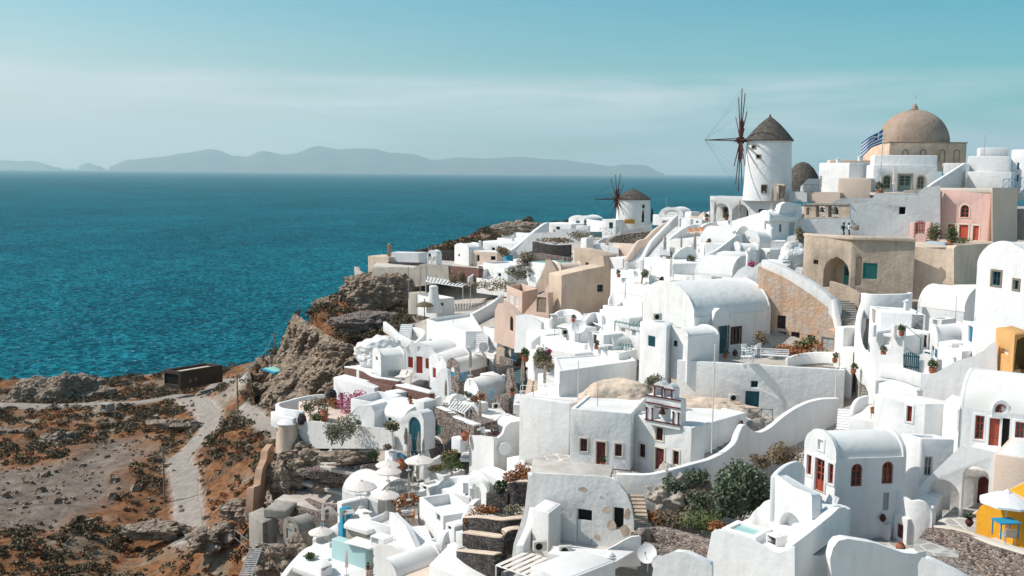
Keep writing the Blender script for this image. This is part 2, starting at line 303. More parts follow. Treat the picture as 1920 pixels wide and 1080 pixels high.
def opening(root, A, B, hole, kind, m, trim=None, depth=0.25):
    """fill one hole: kind 'win' (frame + pane), 'door' (panelled leaf), 'hole' (dark room), 'louv' (shutters), 'niche' (plain recess)"""
    u0 = min(p[0] for p in hole); u1 = max(p[0] for p in hole); z0 = min(p[1] for p in hole); z1 = max(p[1] for p in hole); w = u1-u0; h = z1-z0
    o = None
    if kind == 'win':
        inn = inset(hole, min(0.09, w*.16)); mb = MB(); ring(mb, A, B, hole, inn, 0.10, 0.17)
        c = (u0+u1)/2; t = min(0.03, w*.05); plate(mb, A, B, [(c-t, z0+.05), (c+t, z0+.05), (c+t, z1-.06), (c-t, z1-.06)], 0.11, 0.165)
        if h > 0.7:
            for q in ((.5,) if h < 1.3 else (.34, .67)):
                zz = z0+h*q; plate(mb, A, B, [(u0+.05, zz-t*.8), (u1-.05, zz-t*.8), (u1-.05, zz+t*.8), (u0+.05, zz+t*.8)], 0.112, 0.163)
        o = mb.build('window', m, root); p = MB(); plate(p, A, B, inset(hole, 0.03), 0.175, 0.20); p.build('pane', GLASS, o)
    elif kind == 'door':
        mb = MB(); plate(mb, A, B, hole, 0.15, 0.21)
        c = (u0+u1)/2; n2 = 2 if w > .8 else 1
        for i in range(n2):
            for (a, b) in ((.06, .42), (.50, .93)):
                ua = u0+w/n2*i+w*.09; ub = u0+w/n2*(i+1)-w*.09
                zz1 = z0+h*b if not (len(hole) > 4 and b > .8) else z0+h*.72
                plate(mb, A, B, [(ua, z0+h*a), (ub, z0+h*a), (ub, zz1), (ua, zz1)], 0.125, 0.155)
        o = mb.build('door', m, root); k = MB(); plate(k, A, B, [(c+.04, z0+h*.45), (c+.10, z0+h*.45), (c+.10, z0+h*.47), (c+.04, z0+h*.47)], 0.07, 0.13); k.build('handle', METAL, o)
    elif kind == 'gdoor':                # glazed door: leaf frame with muntins over glass
        inn = inset(hole, w*.13); mb = MB(); ring(mb, A, B, hole, inn, 0.10, 0.18); c = (u0+u1)/2
        plate(mb, A, B, [(c-.05, z0+.05), (c+.05, z0+.05), (c+.05, z1-.06), (c-.05, z1-.06)], 0.11, 0.175)
        plate(mb, A, B, [(u0+.05, z0+.05), (u1-.05, z0+.05), (u1-.05, z0+h*.33), (u0+.05, z0+h*.33)], 0.12, 0.176)
        for q in (.55, .75): plate(mb, A, B, [(u0+.05, z0+h*q-.03), (u1-.05, z0+h*q-.03), (u1-.05, z0+h*q+.03), (u0+.05, z0+h*q+.03)], 0.112, 0.172)
        o = mb.build('door', m, root); p = MB(); plate(p, A, B, inset(hole, 0.03), 0.185, 0.21); p.build('pane', GLASS, o)
    elif kind == 'louv':
        mb = MB(); inn = inset(hole, min(.07, w*.12)); ring(mb, A, B, hole, inn, 0.06, 0.14); c = (u0+u1)/2; plate(mb, A, B, [(c-.03, z0+.04), (c+.03, z0+.04), (c+.03, z1-.04), (c-.03, z1-.04)], .065, .135)
        n = max(4, int(h/.14)); zz = [z0+.05+(h-.1)*i/n for i in range(n)]
        for a in zz: plate(mb, A, B, [(u0+.04, a), (u1-.04, a), (u1-.04, a+(h-.1)/n*.62), (u0+.04, a+(h-.1)/n*.62)], .08, .12)
        o = mb.build('shutter', m, root); p = MB(); plate(p, A, B, hole, .145, .16); p.build('backing', m, o)
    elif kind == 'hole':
        mb = MB(); plate(mb, A, B, hole, depth-.02, depth+.02); o = mb.build('opening', m or DARK, root)  # near-black plate; the shade of the unlit room is put into its colour
    elif kind == 'porch':
        mb = MB(); plate(mb, A, B, hole, 1.7, 1.8); o = mb.build('porch_back', m, root); c = u0+w*.52
        d_ = MB(); plate(d_, A, B, [(c-.45, z0), (c+.45, z0), (c+.45, z0+2.1), (c-.45, z0+2.1)], 1.62, 1.69); d_.build('door', TEALG, root)
        d_ = MB(); plate(d_, A, B, [(c-.3, z0+1.2), (c+.3, z0+1.2), (c+.3, z0+1.95), (c-.3, z0+1.95)], 1.59, 1.61); d_.build('pane', GLASS, root)
    elif kind == 'niche':
        mb = MB(); plate(mb, A, B, hole, depth, depth+.04); o = mb.build('niche', m or WH, root)
    if trim:
        out_ = inset(hole, -0.16); out_ = [(u, max(z, z0-(.10 if kind not in ('door', 'gdoor', 'niche') else 0))) for u, z in out_]
        t = MB(); ring(t, A, B, out_, hole, -0.045, 0.03); t.build('surround', trim, root, bev=.015)
    return o
GROUPS = {}
def hole_of(A, B, x0, y0, x1, y1, shape):
    u0, z1 = PW(x0, y0, A, B); u1, z0 = PW(x1, y1, A, B)
    ua, _ = PW(x0, y1, A, B); ub, _ = PW(x1, y0, A, B); u0 = (u0+ua)/2; u1 = (u1+ub)/2
    if u0 > u1: u0, u1 = u1, u0
    if z0 > z1: z0, z1 = z1, z0
    if shape == 'a': return arc_top(u0, u1, z0, z1)
    if shape == 'p': return point_top(u0, u1, z0, z1)
    return [(u0, z0), (u1, z0), (u1, z1), (u0, z1)]
def house(label, plan, top, h=4.0, m=None, roof='par', ph=0.35, th=0.25, rise=1.2, op=(), cat='house', name='house', gable=0, bev=0.07, roofm=None, group=None, lip=0.12, zb=None, trim=None, seg=14, vr=None):
    """plan: [(px, d), ...] corners as photo column + distance, counter-clockwise seen from above (front-left first);
       top: photo row of the top edge at the first corner; for a vault the row of the springing.
       op: (wall, kind, x0, y0, x1, y1, material[, shape[, trim]])"""
    m = m or WH; n = len(plan); z = P(plan[0][0], top, plan[0][1]).z
    pts = [XZ(p[0], p[1], z) for p in plan]; zb = z-h if zb is None else zb
    ar = sum(pts[i].x*pts[(i+1) % n].y-pts[(i+1) % n].x*pts[i].y for i in range(n))
    if ar < 0: print('CLOCKWISE', label)
    cx = sum(p.x for p in pts)/n; cy = sum(p.y for p in pts)/n
    root = empty(name, (cx, cy, zb), label, cat, group)
    mb = MB(); holes = {i: [] for i in range(n)}; deps = {i: [] for i in range(n)}; todo = []
    for q in op:
        w, kind, x0, y0, x1, y1, om = q[:7]; shp = q[7] if len(q) > 7 else ''; tr = q[8] if len(q) > 8 else trim
        A, B = pts[w], pts[(w+1) % n]; hl = hole_of(A, B, x0, y0, x1, y1, shp)
        l = (Vector(B)-Vector(A)).length
        hl = [(min(max(u, .06), l-.06), max(zz, zb+.03)) for u, zz in hl]
        if max(p[0] for p in hl)-min(p[0] for p in hl) < .08: print('THIN OPENING', label, q[:6]); continue
        if (roof != 'vault' or w not in (gable, gable+2)) and max(p[1] for p in hl) > z-.12: hl = [(u, min(zz, z-.12)) for u, zz in hl]
        holes[w].append(hl); deps[w].append(1.7 if kind == 'porch' else .25); todo.append((A, B, hl, kind, om, tr))
    gw = {gable, (gable+2) % n} if roof == 'vault' else set()
    def arch(l, r, k=0): return [(l/2+(l/2-k)*math.cos(math.pi*i/seg), z+(r-k)*math.sin(math.pi*i/seg)) for i in range(seg+1)]
    for i in range(n):
        A, B = pts[i], pts[(i+1) % n]; l = (B-A).length
        if i in gw: ol = [(0, zb), (l, zb)] + arch(l, rise)
        else: ol = [(0, zb), (l, zb), (l, z), (0, z)]
        facade(mb, A, B, ol, holes[i], deps[i])
    if roof == 'vault':
        # gable rims, then the shell a little lower than the rims
        i0 = gable; j0 = (gable+2) % n
        A, B = pts[i0], pts[(i0+1) % n]; D, E = pts[(j0+1) % n], pts[j0]
        l = (B-A).length; ax = (D-A).normalized(); ax2 = (E-B).normalized()
        def sec(a, b, k, sink=0):
            ll = (b-a).length; u = (b-a).normalized(); cc = (a+b)/2
            return [cc+u*((ll/2-k)*math.cos(math.pi*i/seg))+Vector((0, 0, (rise-k)*math.sin(math.pi*i/seg)-sink)) for i in range(seg+1)]
        g = .22
        for (a, b, da, db) in ((A, B, ax, ax2), (D, E, -ax, -ax2)):
            s0 = sec(a, b, 0); s1 = sec(a+da*g, b+db*g, 0); s2 = sec(a+da*g, b+db*g, lip+.05)
            k = seg+1; mb.add(s0+s1+s2, [(i, i+1, k+i+1, k+i) for i in range(seg)]+[(k+i, k+i+1, 2*k+i+1, 2*k+i) for i in range(seg)])
        rb = MB(); s1 = sec(A+ax*.1, B+ax2*.1, lip); s2 = sec(D-ax*.1, E-ax2*.1, lip); k = seg+1
        rb.add(s1+s2, [(i, i+1, k+i+1, k+i) for i in range(seg)]+[tuple(range(seg, -1, -1)), tuple(range(k, 2*k))])
        for (a, b) in ((B, E), (A, D)):      # eaves ledges beside the shell
            inw = ((A+B+D+E)/4-(a+b)/2); inw.z = 0; inw.normalize(); inw *= lip+.2
            mb.add([a, b, b+inw, a+inw], [(0, 1, 2, 3)])
        rb.build('roof', roofm or (ROOFW if m in (WH, WO) else m), root, smooth=True)
    elif roof in ('par', 'flat'):
        k = th if roof == 'par' else 0.0
        drop = ph if roof == 'par' else 0.0
        inn = offset_poly(pts, k) if k else None
        rb = MB()
        if inn:
            mb.add([(p.x, p.y, z) for p in pts]+[(p[0], p[1], z) for p in inn]+[(p[0], p[1], z-drop-.02) for p in inn],
                   [(i, (i+1) % n, n+(i+1) % n, n+i) for i in range(n)]+[(n+i, n+(i+1) % n, 2*n+(i+1) % n, 2*n+i) for i in range(n)])
            rb.prism([(p[0], p[1]) for p in offset_poly(pts, k-.05)], z-drop-.15, z-drop)
        else:
            mb.add([(p.x, p.y, z) for p in pts], [tuple(range(n))]); rb.prism([(p[0], p[1]) for p in offset_poly(pts, .18)], z-.1, z+.03)
        rb.build('roof', roofm or (ROOFW if m in (WH, WO) else m), root, bev=0 if inn else .02)
    mb.build('walls', m, root, bev=bev)
    for (A, B, hl, kind, om, tr) in todo: opening(root, A, B, hl, kind, om, tr)
    root['_z'] = z
    return root, pts, z
def offset_poly(pts, k):
    n = len(pts); out_ = []
    for i in range(n):
        a, b, c = Vector(pts[i-1][:2]), Vector(pts[i][:2]), Vector(pts[(i+1) % n][:2])
        d1 = (b-a).normalized(); d2 = (c-b).normalized(); n1 = Vector((-d1.y, d1.x)); n2 = Vector((-d2.y, d2.x))
        q = (n1+n2); s = max(.3, 1+n1.dot(n2)); out_.append((b.x+q.x*k/s, b.y+q.y*k/s))
    return out_
def catmull(pts, n=5):
    if len(pts) < 3: return pts
    o = []
    for i in range(len(pts)-1):
        p0 = pts[max(i-1, 0)]; p1 = pts[i]; p2 = pts[i+1]; p3 = pts[min(i+2, len(pts)-1)]
        for j in range(n):
            t = j/n; o.append(0.5*((2*p1)+(p2-p0)*t+(2*p0-5*p1+4*p2-p3)*t*t+(3*p1-p0-3*p2+p3)*t**3))
    o.append(pts[-1]); return o
def wall(label, pts, th=0.35, drop=2.5, m=None, smooth=True, cat='wall', name='boundary_wall', bev=0.07, zb=None, op=(), group=None, base=None, parent=None):
    """free-standing wall whose top follows photo points (px, py, d)"""
    m = m or WH; w = [P(*p) for p in pts]; raw = w
    if smooth: w = catmull(w, 5)
    n = len(w); lf = []; rt = []
    for i in range(n):
        a = w[max(i-1, 0)]; b = w[min(i+1, n-1)]; d = Vector((b.x-a.x, b.y-a.y, 0))
        d = d.normalized() if d.length > 1e-6 else Vector((1, 0, 0)); nn = Vector((-d.y, d.x, 0))
        lf.append(w[i]); rt.append(w[i]+nn*th)     # thickness goes away from the viewer when drawn left to right
    B = [(zb if zb is not None else (min(x.z for x in w)-drop if base == 'flat' else x.z-drop)) for x in w]
    mb = MB(); vs = []
    for i in range(n): vs += [lf[i], rt[i], Vector((rt[i].x, rt[i].y, B[i])), Vector((lf[i].x, lf[i].y, B[i]))]
    fs = []
    for i in range(n-1):
        a = i*4; b = a+4
        fs += [(a, b, b+1, a+1), (a+1, b+1, b+2, a+2), (a+2, b+2, b+3, a+3), (a+3, b+3, b, a)]
    fs += [(0, 1, 2, 3), (n*4-1, n*4-2, n*4-3, n*4-4)]
    mb.add(vs, fs)
    if parent is not None: return mb.build(name, m, parent, bev=bev)
    o = mb.build(name, m, None, bev=bev); c = (raw[0]+raw[-1])/2
    return tag(recenter(o), label, cat, group)
def recenter(o):
    me = o.data; n = len(me.vertices); a = np.empty(n*3); me.vertices.foreach_get('co', a); a = a.reshape(-1, 3)
    c = np.array([(a[:,0].min()+a[:,0].max())/2, (a[:,1].min()+a[:,1].max())/2, a[:,2].min()]); a -= c; me.vertices.foreach_set('co', a.ravel()); o.location = c.tolist(); me.update(); return o
def slab(label, plan, top, h=0.3, m=None, cat='terrace', name='terrace', bev=.04, group=None):
    m = m or FLOOR; z = P(plan[0][0], top, plan[0][1]).z; pts = [XZ(p[0], p[1], z) for p in plan]
    mb = MB(); mb.prism(pts, z-h, z); return tag(recenter(mb.build(name, m, None, bev=bev)), label, cat, group)
def stairs(label, a, b, w, n, m=None, th=1.2, tread=None, cat='staircase', name='staircase', side=1, group=None, bev=.02):
    """flight from bottom a to top b (px, py, d): a and b mark its left edge, w metres wide towards +x side"""
    m = m or WH; A, B = P(*a), P(*b); d = Vector((B.x-A.x, B.y-A.y, 0)); run = d.length; d.normalize(); nn = Vector((d.y, -d.x, 0))*side; mb = MB()
    for i in range(n):
        p = A+d*(run*i/n); z = A.z+(B.z-A.z)*(i+1)/n
        mb.box((p.x, p.y, z-th), d*(run/n+(.0 if i == n-1 else .002)), nn*w, (0, 0, th))
    o = mb.build(name, m, None, merge=False); return tag(recenter(o), label, cat, group)
def bush(label, c, r, h, n, m, cat='shrub', name='shrub', leaf=.16, group=None, trunk=True, parent=None, lump=4, seed=None, trunkh=0.0, kind=None):
    R_ = random.Random(seed if seed is not None else hash(label) & 0xffff); c = Vector(c)
    lumps = [(Vector((R_.uniform(-.55, .55)*r, R_.uniform(-.55, .55)*r, h*(.35+R_.uniform(0, .4)))), R_.uniform(.45, .7)) for _ in range(lump)]
    mb = MB(); vs = []; fs = []
    for i in range(n):
        lc, lr = lumps[R_.randrange(lump)]
        v = Vector((R_.gauss(0, 1), R_.gauss(0, 1), R_.gauss(0, 1))).normalized()*(R_.random()**.4)*lr
        p = lc+Vector((v.x*r, v.y*r, v.z*h*.6)); p.z = max(p.z, .04)+trunkh
        a = Vector((R_.gauss(0, 1), R_.gauss(0, 1), R_.gauss(0, .7))).normalized()*leaf*R_.uniform(.6, 1.2); b = a.orthogonal().normalized()*leaf*.5
        q = c+p; k = len(vs); vs += [q-a-b*.3, q-b, q+a, q+b]; fs.append((k, k+1, k+2, k+3))
    mb.v = [tuple(v) for v in vs]; mb.f = fs
    if parent is not None: return mb.build('foliage', m, parent, merge=False)
    root = empty(name, c, label, cat, group)
    mb.build('foliage', m, root, merge=False)
    t = MB()
    if trunkh: t.tube(c, c+Vector((r*.1, 0, trunkh+h*.4)), .10, .05, 6)
    for k in range(5):
        lc = lumps[k % lump][0]; t.tube(c+Vector((0, 0, trunkh*.8)), c+lc*.8+Vector((0, 0, trunkh)), .035*max(1, r*.6), .012, 5)
    t.build('stem', WOODG, root, merge=False); return root
# ---------------------------------------------------------------- terrain: a height field through measured points
TP = [ # px, py, d
(0,1080,112),(150,1080,112),(300,1080,113),(450,1080,106),(560,1080,92),(0,950,140),(130,930,142),(250,900,150),(350,945,143),(370,880,152),(300,980,134),(420,980,128),
(0,860,168),(150,830,178),(300,830,172),(390,800,178),(0,790,196),(180,770,200),(350,760,192),(100,735,218),(250,735,218),(360,738,210),(440,722,206),(500,705,208),
(0,722,236),(150,715,236),(330,708,230),(480,690,226),(470,790,158),(490,745,178),(536,785,164),(588,785,152),(628,745,146),(562,596,193),(604,616,184),(645,640,177),(440,850,148),(500,870,122),(480,940,112),(455,1000,108),(520,1010,98),(620,1010,96),(600,940,104),
(520,830,118),(620,850,112),(640,690,146),(700,760,126),(800,700,128),(900,640,130),(760,640,150),(700,620,160),(600,640,172),(560,610,196),(620,570,200),
(700,525,205),(800,560,180),(880,560,165),(760,480,222),(850,470,214),(940,440,226),(900,500,190),(980,530,160),(1000,440,205),(1090,420,206),(1190,428,176),(1240,460,150),(1260,410,185),
(1330,410,140),(1440,376,124),(1500,380,118),(1340,470,125),(1400,470,112),(1050,600,120),(1120,540,130),(1200,580,106),(1300,560,95),(1350,690,84),(1450,660,88),(1480,540,98),
(1560,545,97),(1700,555,92),(1820,470,107),(1700,440,116),(1580,455,112),(1700,368,128),(1850,380,124),(1600,370,130),(1500,345,135),(1600,650,86),(1620,775,76),(1545,850,75.5),(1700,680,78),(1800,620,78),(1900,700,62),
(1180,885,76),(1060,880,74),(1250,790,88),(1080,690,104),(1000,780,96),(1080,1020,66),(1180,1010,68),(1280,970,70),(1400,900,70),(1330,1050,60),(1620,1010,58),(1750,1000,58),(1880,950,62),
(1500,1080,47),(1300,1080,56),(1700,1080,50),(1900,1060,50),(900,1050,76),(960,960,82),(760,1080,84),(680,1080,88),(820,900,96),(900,820,104),(720,900,104),(880,740,112),(1300,870,74),(1480,850,76),(1880,860,58)]
tw = [P(*p) for p in TP]
tw += [Vector(v) for v in ((40,10,-16),(0,20,-18),(30,25,-18),(-60,20,-34),(-110,20,-44),(70,20,-10),(90,60,-4),(110,110,0),(120,160,-2),(60,170,-4),(30,210,-10),(-150,120,-46),(-160,200,-48),(-90,70,-42),(-40,50,-32),(0,40,-26),(100,200,-6),(60,40,-13))]
TX = np.array([[v.x, v.y] for v in tw]); TZ = np.array([v.z for v in tw]); TZ = TZ - np.where((TX[:,0] > -32) & (TX[:,1] < 215) , 2.6, 0)
def _phi(r2): return np.where(r2 > 1e-9, r2*np.log(r2+1e-12)*.5, 0)
_n = len(TX); _K = _phi(((TX[:,None]-TX[None])**2).sum(-1)) + np.eye(_n)*60.0
_Pm = np.hstack([np.ones((_n,1)), TX]); _A = np.block([[_K,_Pm],[_Pm.T,np.zeros((3,3))]]); _c = np.linalg.solve(_A, np.concatenate([TZ, np.zeros(3)]))
COAST = [(px, py, d) for px, py, d in ((-420,720,238),(0,722,243),(150,712,243),(330,704,238),(440,692,232),(498,688,228),(517,640,222),(545,590,208),(600,555,210),(650,508,214),(700,484,226),(780,462,232),(860,455,236),(950,418,240),(1090,402,236),(1240,392,215),(1330,385,190),(1420,370,180),(1600,345,185),(1900,320,190),(2300,300,190))]
CO = [(P(*p).x, P(*p).y) for p in COAST] + [(160,-60),(-260,-60)]
COA = np.array(CO)
def sdist(X, Y):                        # signed distance to the coast line, positive inside
    X = np.asarray(X, float); Y = np.asarray(Y, float); D = np.full(X.shape, 1e9); ins = np.zeros(X.shape, bool); n = len(COA)
    for i in range(n):
        a = COA[i]; b = COA[(i+1) % n]; e = b-a; t = np.clip(((X-a[0])*e[0]+(Y-a[1])*e[1])/(e@e), 0, 1)
        D = np.minimum(D, np.hypot(X-a[0]-t*e[0], Y-a[1]-t*e[1]))
        c = (a[1] > Y) != (b[1] > Y); ins ^= c & (X < (b[0]-a[0])*(Y-a[1])/((b[1]-a[1]) if b[1] != a[1] else 1e-9)+a[0])
    return np.where(ins, D, -D)
def T(X, Y):
    X = np.asarray(X, float); Y = np.asarray(Y, float); sh = X.shape; q = np.stack([X.ravel(), Y.ravel()], -1)
    z = np.empty(len(q))
    for i in range(0, len(q), 20000):
        b = q[i:i+20000]; z[i:i+20000] = _phi(((b[:,None]-TX[None])**2).sum(-1))@_c[:_n] + _c[_n] + b@_c[_n+1:]
    z = np.clip(z.reshape(sh), -60, 6); s = sdist(X, Y)
    return np.where(s < 0, z + np.clip(s*2.6, -150, 0), z)
# smooth multi-octave noise on arrays
def vnoise(X, Y, sc, seed=0):
    x = X/sc+seed*17.3; y = Y/sc+seed*9.1; xi = np.floor(x); yi = np.floor(y); fx = x-xi; fy = y-yi; fx = fx*fx*(3-2*fx); fy = fy*fy*(3-2*fy)
    def h(a, b): v = np.sin(a*127.1+b*311.7+seed)*43758.5453; return v-np.floor(v)
    return (h(xi,yi)*(1-fx)+h(xi+1,yi)*fx)*(1-fy)+(h(xi,yi+1)*(1-fx)+h(xi+1,yi+1)*fx)*fy*1.0
def fbm(X, Y, sc, oct=4, seed=0): return sum(vnoise(X, Y, sc/2**k, seed+k)*.5**k for k in range(oct))/sum(.5**k for k in range(oct))
def G(px, py, d0=30, d1=260):           # photo pixel -> point on the terrain
    ds = np.linspace(d0, d1, 500); r = ray(px, py); z = r.z*ds; t = T(r.x*ds, ds); k = np.where(z < t)[0]
    d = ds[k[0]] if len(k) else d1; return Vector((r.x*d, d, float(T([r.x*d], [d])[0])))
def GX(x, y): return float(T([x], [y])[0])
gx = np.arange(-190, 150, 0.9); gy = np.concatenate([np.arange(-30, 60, 3.0), np.arange(60, 262, 0.9), np.arange(262, 300, 2)])
GXX, GYY = np.meshgrid(gx, gy); Zt = T(GXX, GYY)
# roads (flat) and rough ground away from the village
ROADP = [(352,1010),(352,945),(345,893),(337,866),(360,840),(383,816),(397,794),(388,774),(366,755),(335,743),(300,748),(255,755),(180,758),(90,762),(0,760)]
ROAD2 = [(362,752),(390,730),(428,714),(462,709)]
def road_line(pp): return catmull([G(a, b) for a, b in pp], 6)
RLS = [(road_line(ROADP), 3.4), (road_line(ROAD2), 2.4), (road_line([(455,765),(480,785),(505,802),(540,820)]), 2.2)]
rdist = np.full(GXX.shape, 1e9)
for rl, w in RLS:
    for a, b in zip(rl[:-1], rl[1:]):
        e = np.array([b.x-a.x, b.y-a.y]); L2 = e@e+1e-9; t = np.clip(((GXX-a.x)*e[0]+(GYY-a.y)*e[1])/L2, 0, 1)
        rdist = np.minimum(rdist, np.hypot(GXX-a.x-t*e[0], GYY-a.y-t*e[1])-w/2)
VIL = [(P(*q).x, P(*q).y) for q in ((545,1090,84),(475,1012,104),(500,930,112),(500,850,118),(512,765,124),(600,735,134),(640,690,141),(690,655,150),(765,600,160),(775,540,176),(730,505,196),(850,475,212),(905,458,206),(960,440,214),(1060,405,212),(1240,392,196),(1500,345,170),(1900,310,165))]+[(140,120),(140,-30),(-20,-30)]
wild = 0
rough = (fbm(GXX, GYY, 16, 5, 3)-.5)*5.0 + (fbm(GXX, GYY, 4.5, 3, 8)-.5)*1.8
scree_poly = [(0,700),(0,0)]
SCR = [(-60,880),(60,865),(200,850),(275,826),(240,800),(160,850),(100,870)]
screew = [G(*p) for p in ((-200,900),(0,885),(120,870),(200,830),(262,828),(285,850),(225,905),(170,940),(110,985),(40,1010),(-200,1000))]
sp_ = [(v.x, v.y) for v in screew]
def polymask(poly, X, Y, soft):
    A_ = np.array(poly); D = np.full(X.shape, 1e9); ins = np.zeros(X.shape, bool); n = len(A_)
    for i in range(n):
        a = A_[i]; b = A_[(i+1) % n]; e = b-a; t = np.clip(((X-a[0])*e[0]+(Y-a[1])*e[1])/(e@e), 0, 1)
        D = np.minimum(D, np.hypot(X-a[0]-t*e[0], Y-a[1]-t*e[1])); c = (a[1] > Y) != (b[1] > Y); ins ^= c & (X < (b[0]-a[0])*(Y-a[1])/((b[1]-a[1]) if b[1] != a[1] else 1e-9)+a[0])
    return np.clip(np.where(ins, D, -D)/soft+.5, 0, 1)
scr = polymask(sp_, GXX, GYY, 7); scr = np.clip(scr+(fbm(GXX, GYY, 9, 4, 31)-.5)*1.6*(scr > 0.02)*(scr < .98), 0, 1); wild = 1-polymask(VIL, GXX, GYY, 3)
foot = [(P(*q).x, P(*q).y, P(*q).z) for q in ((487,725,203),(492,752,181),(538,785,168),(590,785,156),(630,745,149),(663,722,146))]; topl = [P(*q) for q in ((560,583,206),(566,590,192),(592,608,184),(632,634,176),(668,648,169),(702,658,162))]
cfm = polymask([(a-1, b-4) for a, b, _ in foot]+[(v.x+1.5, v.y+1.5) for v in topl[::-1]], GXX, GYY, .5); zf = np.interp(GYY, [f[1] for f in foot][::-1], [f[2] for f in foot][::-1])
keep = np.clip(rdist/5.0, 0, 1)*(1-.8*scr)
edge = np.clip(sdist(GXX, GYY)/6, 0, 1)
Zt = Zt + wild*keep*rough*(.35+.65*edge) + scr*((fbm(GXX, GYY, 6, 4, 12)-.5)*2.2)*np.clip(rdist/6, 0, 1); Zt = np.where(cfm > .5, np.minimum(Zt, zf-1.5), Zt)
# rock crags bite into the terrain near the coast
Zg = Zt
def terr(x, y):                         # height of the finished mesh
    i = np.clip(np.searchsorted(gx, x)-1, 0, len(gx)-2); j = np.clip(np.searchsorted(gy, y)-1, 0, len(gy)-2)
    fx = (x-gx[i])/(gx[i+1]-gx[i]); fy = (y-gy[j])/(gy[j+1]-gy[j])
    return float((Zg[j,i]*(1-fx)+Zg[j,i+1]*fx)*(1-fy)+(Zg[j+1,i]*(1-fx)+Zg[j+1,i+1]*fx)*fy)
def GG(px, py, d0=30, d1=260):
    r = ray(px, py); d = d0
    while d < d1:
        if r.z*d < terr(r.x*d, d): break
        d += .4
    return Vector((r.x*d, d, terr(r.x*d, d)))
ny, nx = GXX.shape; me = bpy.data.meshes.new('ground'); idx = np.arange(nx*ny).reshape(ny, nx)
faces = np.stack([idx[:-1,:-1], idx[:-1,1:], idx[1:,1:], idx[1:,:-1]], -1).reshape(-1, 4)
me.vertices.add(nx*ny); me.vertices.foreach_set('co', np.stack([GXX, GYY, Zg], -1).ravel().astype(np.float32))
me.loops.add(faces.size); me.loops.foreach_set('vertex_index', faces.ravel().astype(np.int32)); me.polygons.add(len(faces)); me.polygons.foreach_set('loop_start', (np.arange(len(faces))*4).astype(np.int32))
me.update(calc_edges=True); me.polygons.foreach_set('use_smooth', np.ones(len(faces), bool))
for nm, arr in (('scree', scr), ('wild', wild*np.clip(rdist/.9+.2, 0, 1))):
    at = me.attributes.new(nm, 'FLOAT', 'POINT'); at.data.foreach_set('value', arr.ravel().astype(np.float32))
# ground material: pale dust, rusty grass, grey rock, scree
gm = bpy.data.materials.new('hillside_ground'); gm.use_nodes = True; t = gm.node_tree; b = t.nodes['Principled BSDF']; b.inputs['Roughness'].default_value = 1; b.inputs['Specular IOR Level'].default_value = .05
g = N(t, 'ShaderNodeNewGeometry')
def nz(sc, det=6, ro=.6):
    n = N(t, 'ShaderNodeTexNoise'); n.inputs['Scale'].default_value = sc; n.inputs['Detail'].default_value = det; n.inputs['Roughness'].default_value = ro; L(t, g.outputs['Position'], n.inputs['Vector']); return n
def ramp(src, pts):
    r = N(t, 'ShaderNodeValToRGB'); e = r.color_ramp.elements; e[0].position, e[1].position = pts[0][0], pts[-1][0]; e[0].color = (*pts[0][1], 1); e[1].color = (*pts[-1][1], 1)
    for p, c in pts[1:-1]: q = e.new(p); q.color = (*c, 1)
    L(t, src, r.inputs[0]); return r
def mix(f, a, b_, bt='MIX'):
    m = N(t, 'ShaderNodeMixRGB', blend_type=bt)
    if isinstance(f, float): m.inputs[0].default_value = f
    else: L(t, f, m.inputs[0])
    L(t, a, m.inputs[1]); L(t, b_, m.inputs[2]); return m
n1 = nz(.085, 8, .66); base = ramp(n1.outputs[0], [(.36, (.14,.10,.072)), (.44, (.24,.115,.058)), (.51, (.31,.155,.078)), (.57, (.26,.195,.14)), (.68, (.40,.33,.265))])
n2 = nz(.9, 8, .7); det = ramp(n2.outputs[0], [(.34, (.45,.45,.45)), (.52, (1,1,1)), (.68, (1.25,1.2,1.15))])
bb = mix(1.0, base.outputs[0], det.outputs[0], 'MULTIPLY')
n3 = nz(.5, 6, .6); pale = ramp(n3.outputs[0], [(.3, (.46,.41,.36)), (.7, (.62,.57,.51))])
scc = ramp(nz(.35, 9, .72).outputs[0], [(.34, (.15,.105,.08)), (.48, (.215,.172,.142)), (.60, (.28,.235,.195)), (.72, (.37,.32,.275))])
aw = N(t, 'ShaderNodeAttribute', attribute_name='wild'); as_ = N(t, 'ShaderNodeAttribute', attribute_name='scree')
c1 = mix(aw.outputs['Fac'], pale.outputs[0], bb.outputs[0]); c2 = mix(as_.outputs['Fac'], c1.outputs[0], scc.outputs[0])
L(t, c2.outputs[0], b.inputs['Base Color'])
bp = N(t, 'ShaderNodeBump'); bp.inputs['Distance'].default_value = .5; bp.inputs['Strength'].default_value = 1; L(t, nz(1.1, 8, .7).outputs[0], bp.inputs['Height']); L(t, bp.outputs[0], b.inputs['Normal'])
me.materials.append(gm); ground = bpy.data.objects.new('ground', me); C.objects.link(ground); ground['kind'] = 'structure'
# roads
gr = mat('gravel_road', (.37,.325,.285), .97, .05, var=(.26,.235,.21), vscale=1.1, bump=.08, bscale=3)
def road(name, line, w):
    vs = []; fs = []; k = 5; n = len(line)
    for i in range(n):
        a = line[max(i-1,0)]; b_ = line[min(i+1,n-1)]; d = Vector((b_.x-a.x, b_.y-a.y, 0)).normalized(); nn = Vector((-d.y, d.x, 0))
        ww = w*(1+.12*math.sin(i*.7))
        for j in range(k+1):
            q = line[i]+nn*ww*(j/k-.5); vs.append((q.x, q.y, terr(q.x, q.y)+.06))
    for i in range(n-1):
        for j in range(k): a = i*(k+1)+j; fs.append((a, a+1, a+k+2, a+k+1))
    o = MB().add(vs, fs).build(name, gr, None, smooth=True); o['kind'] = 'structure'; return o
for rl, w in RLS: road('road', rl, w)
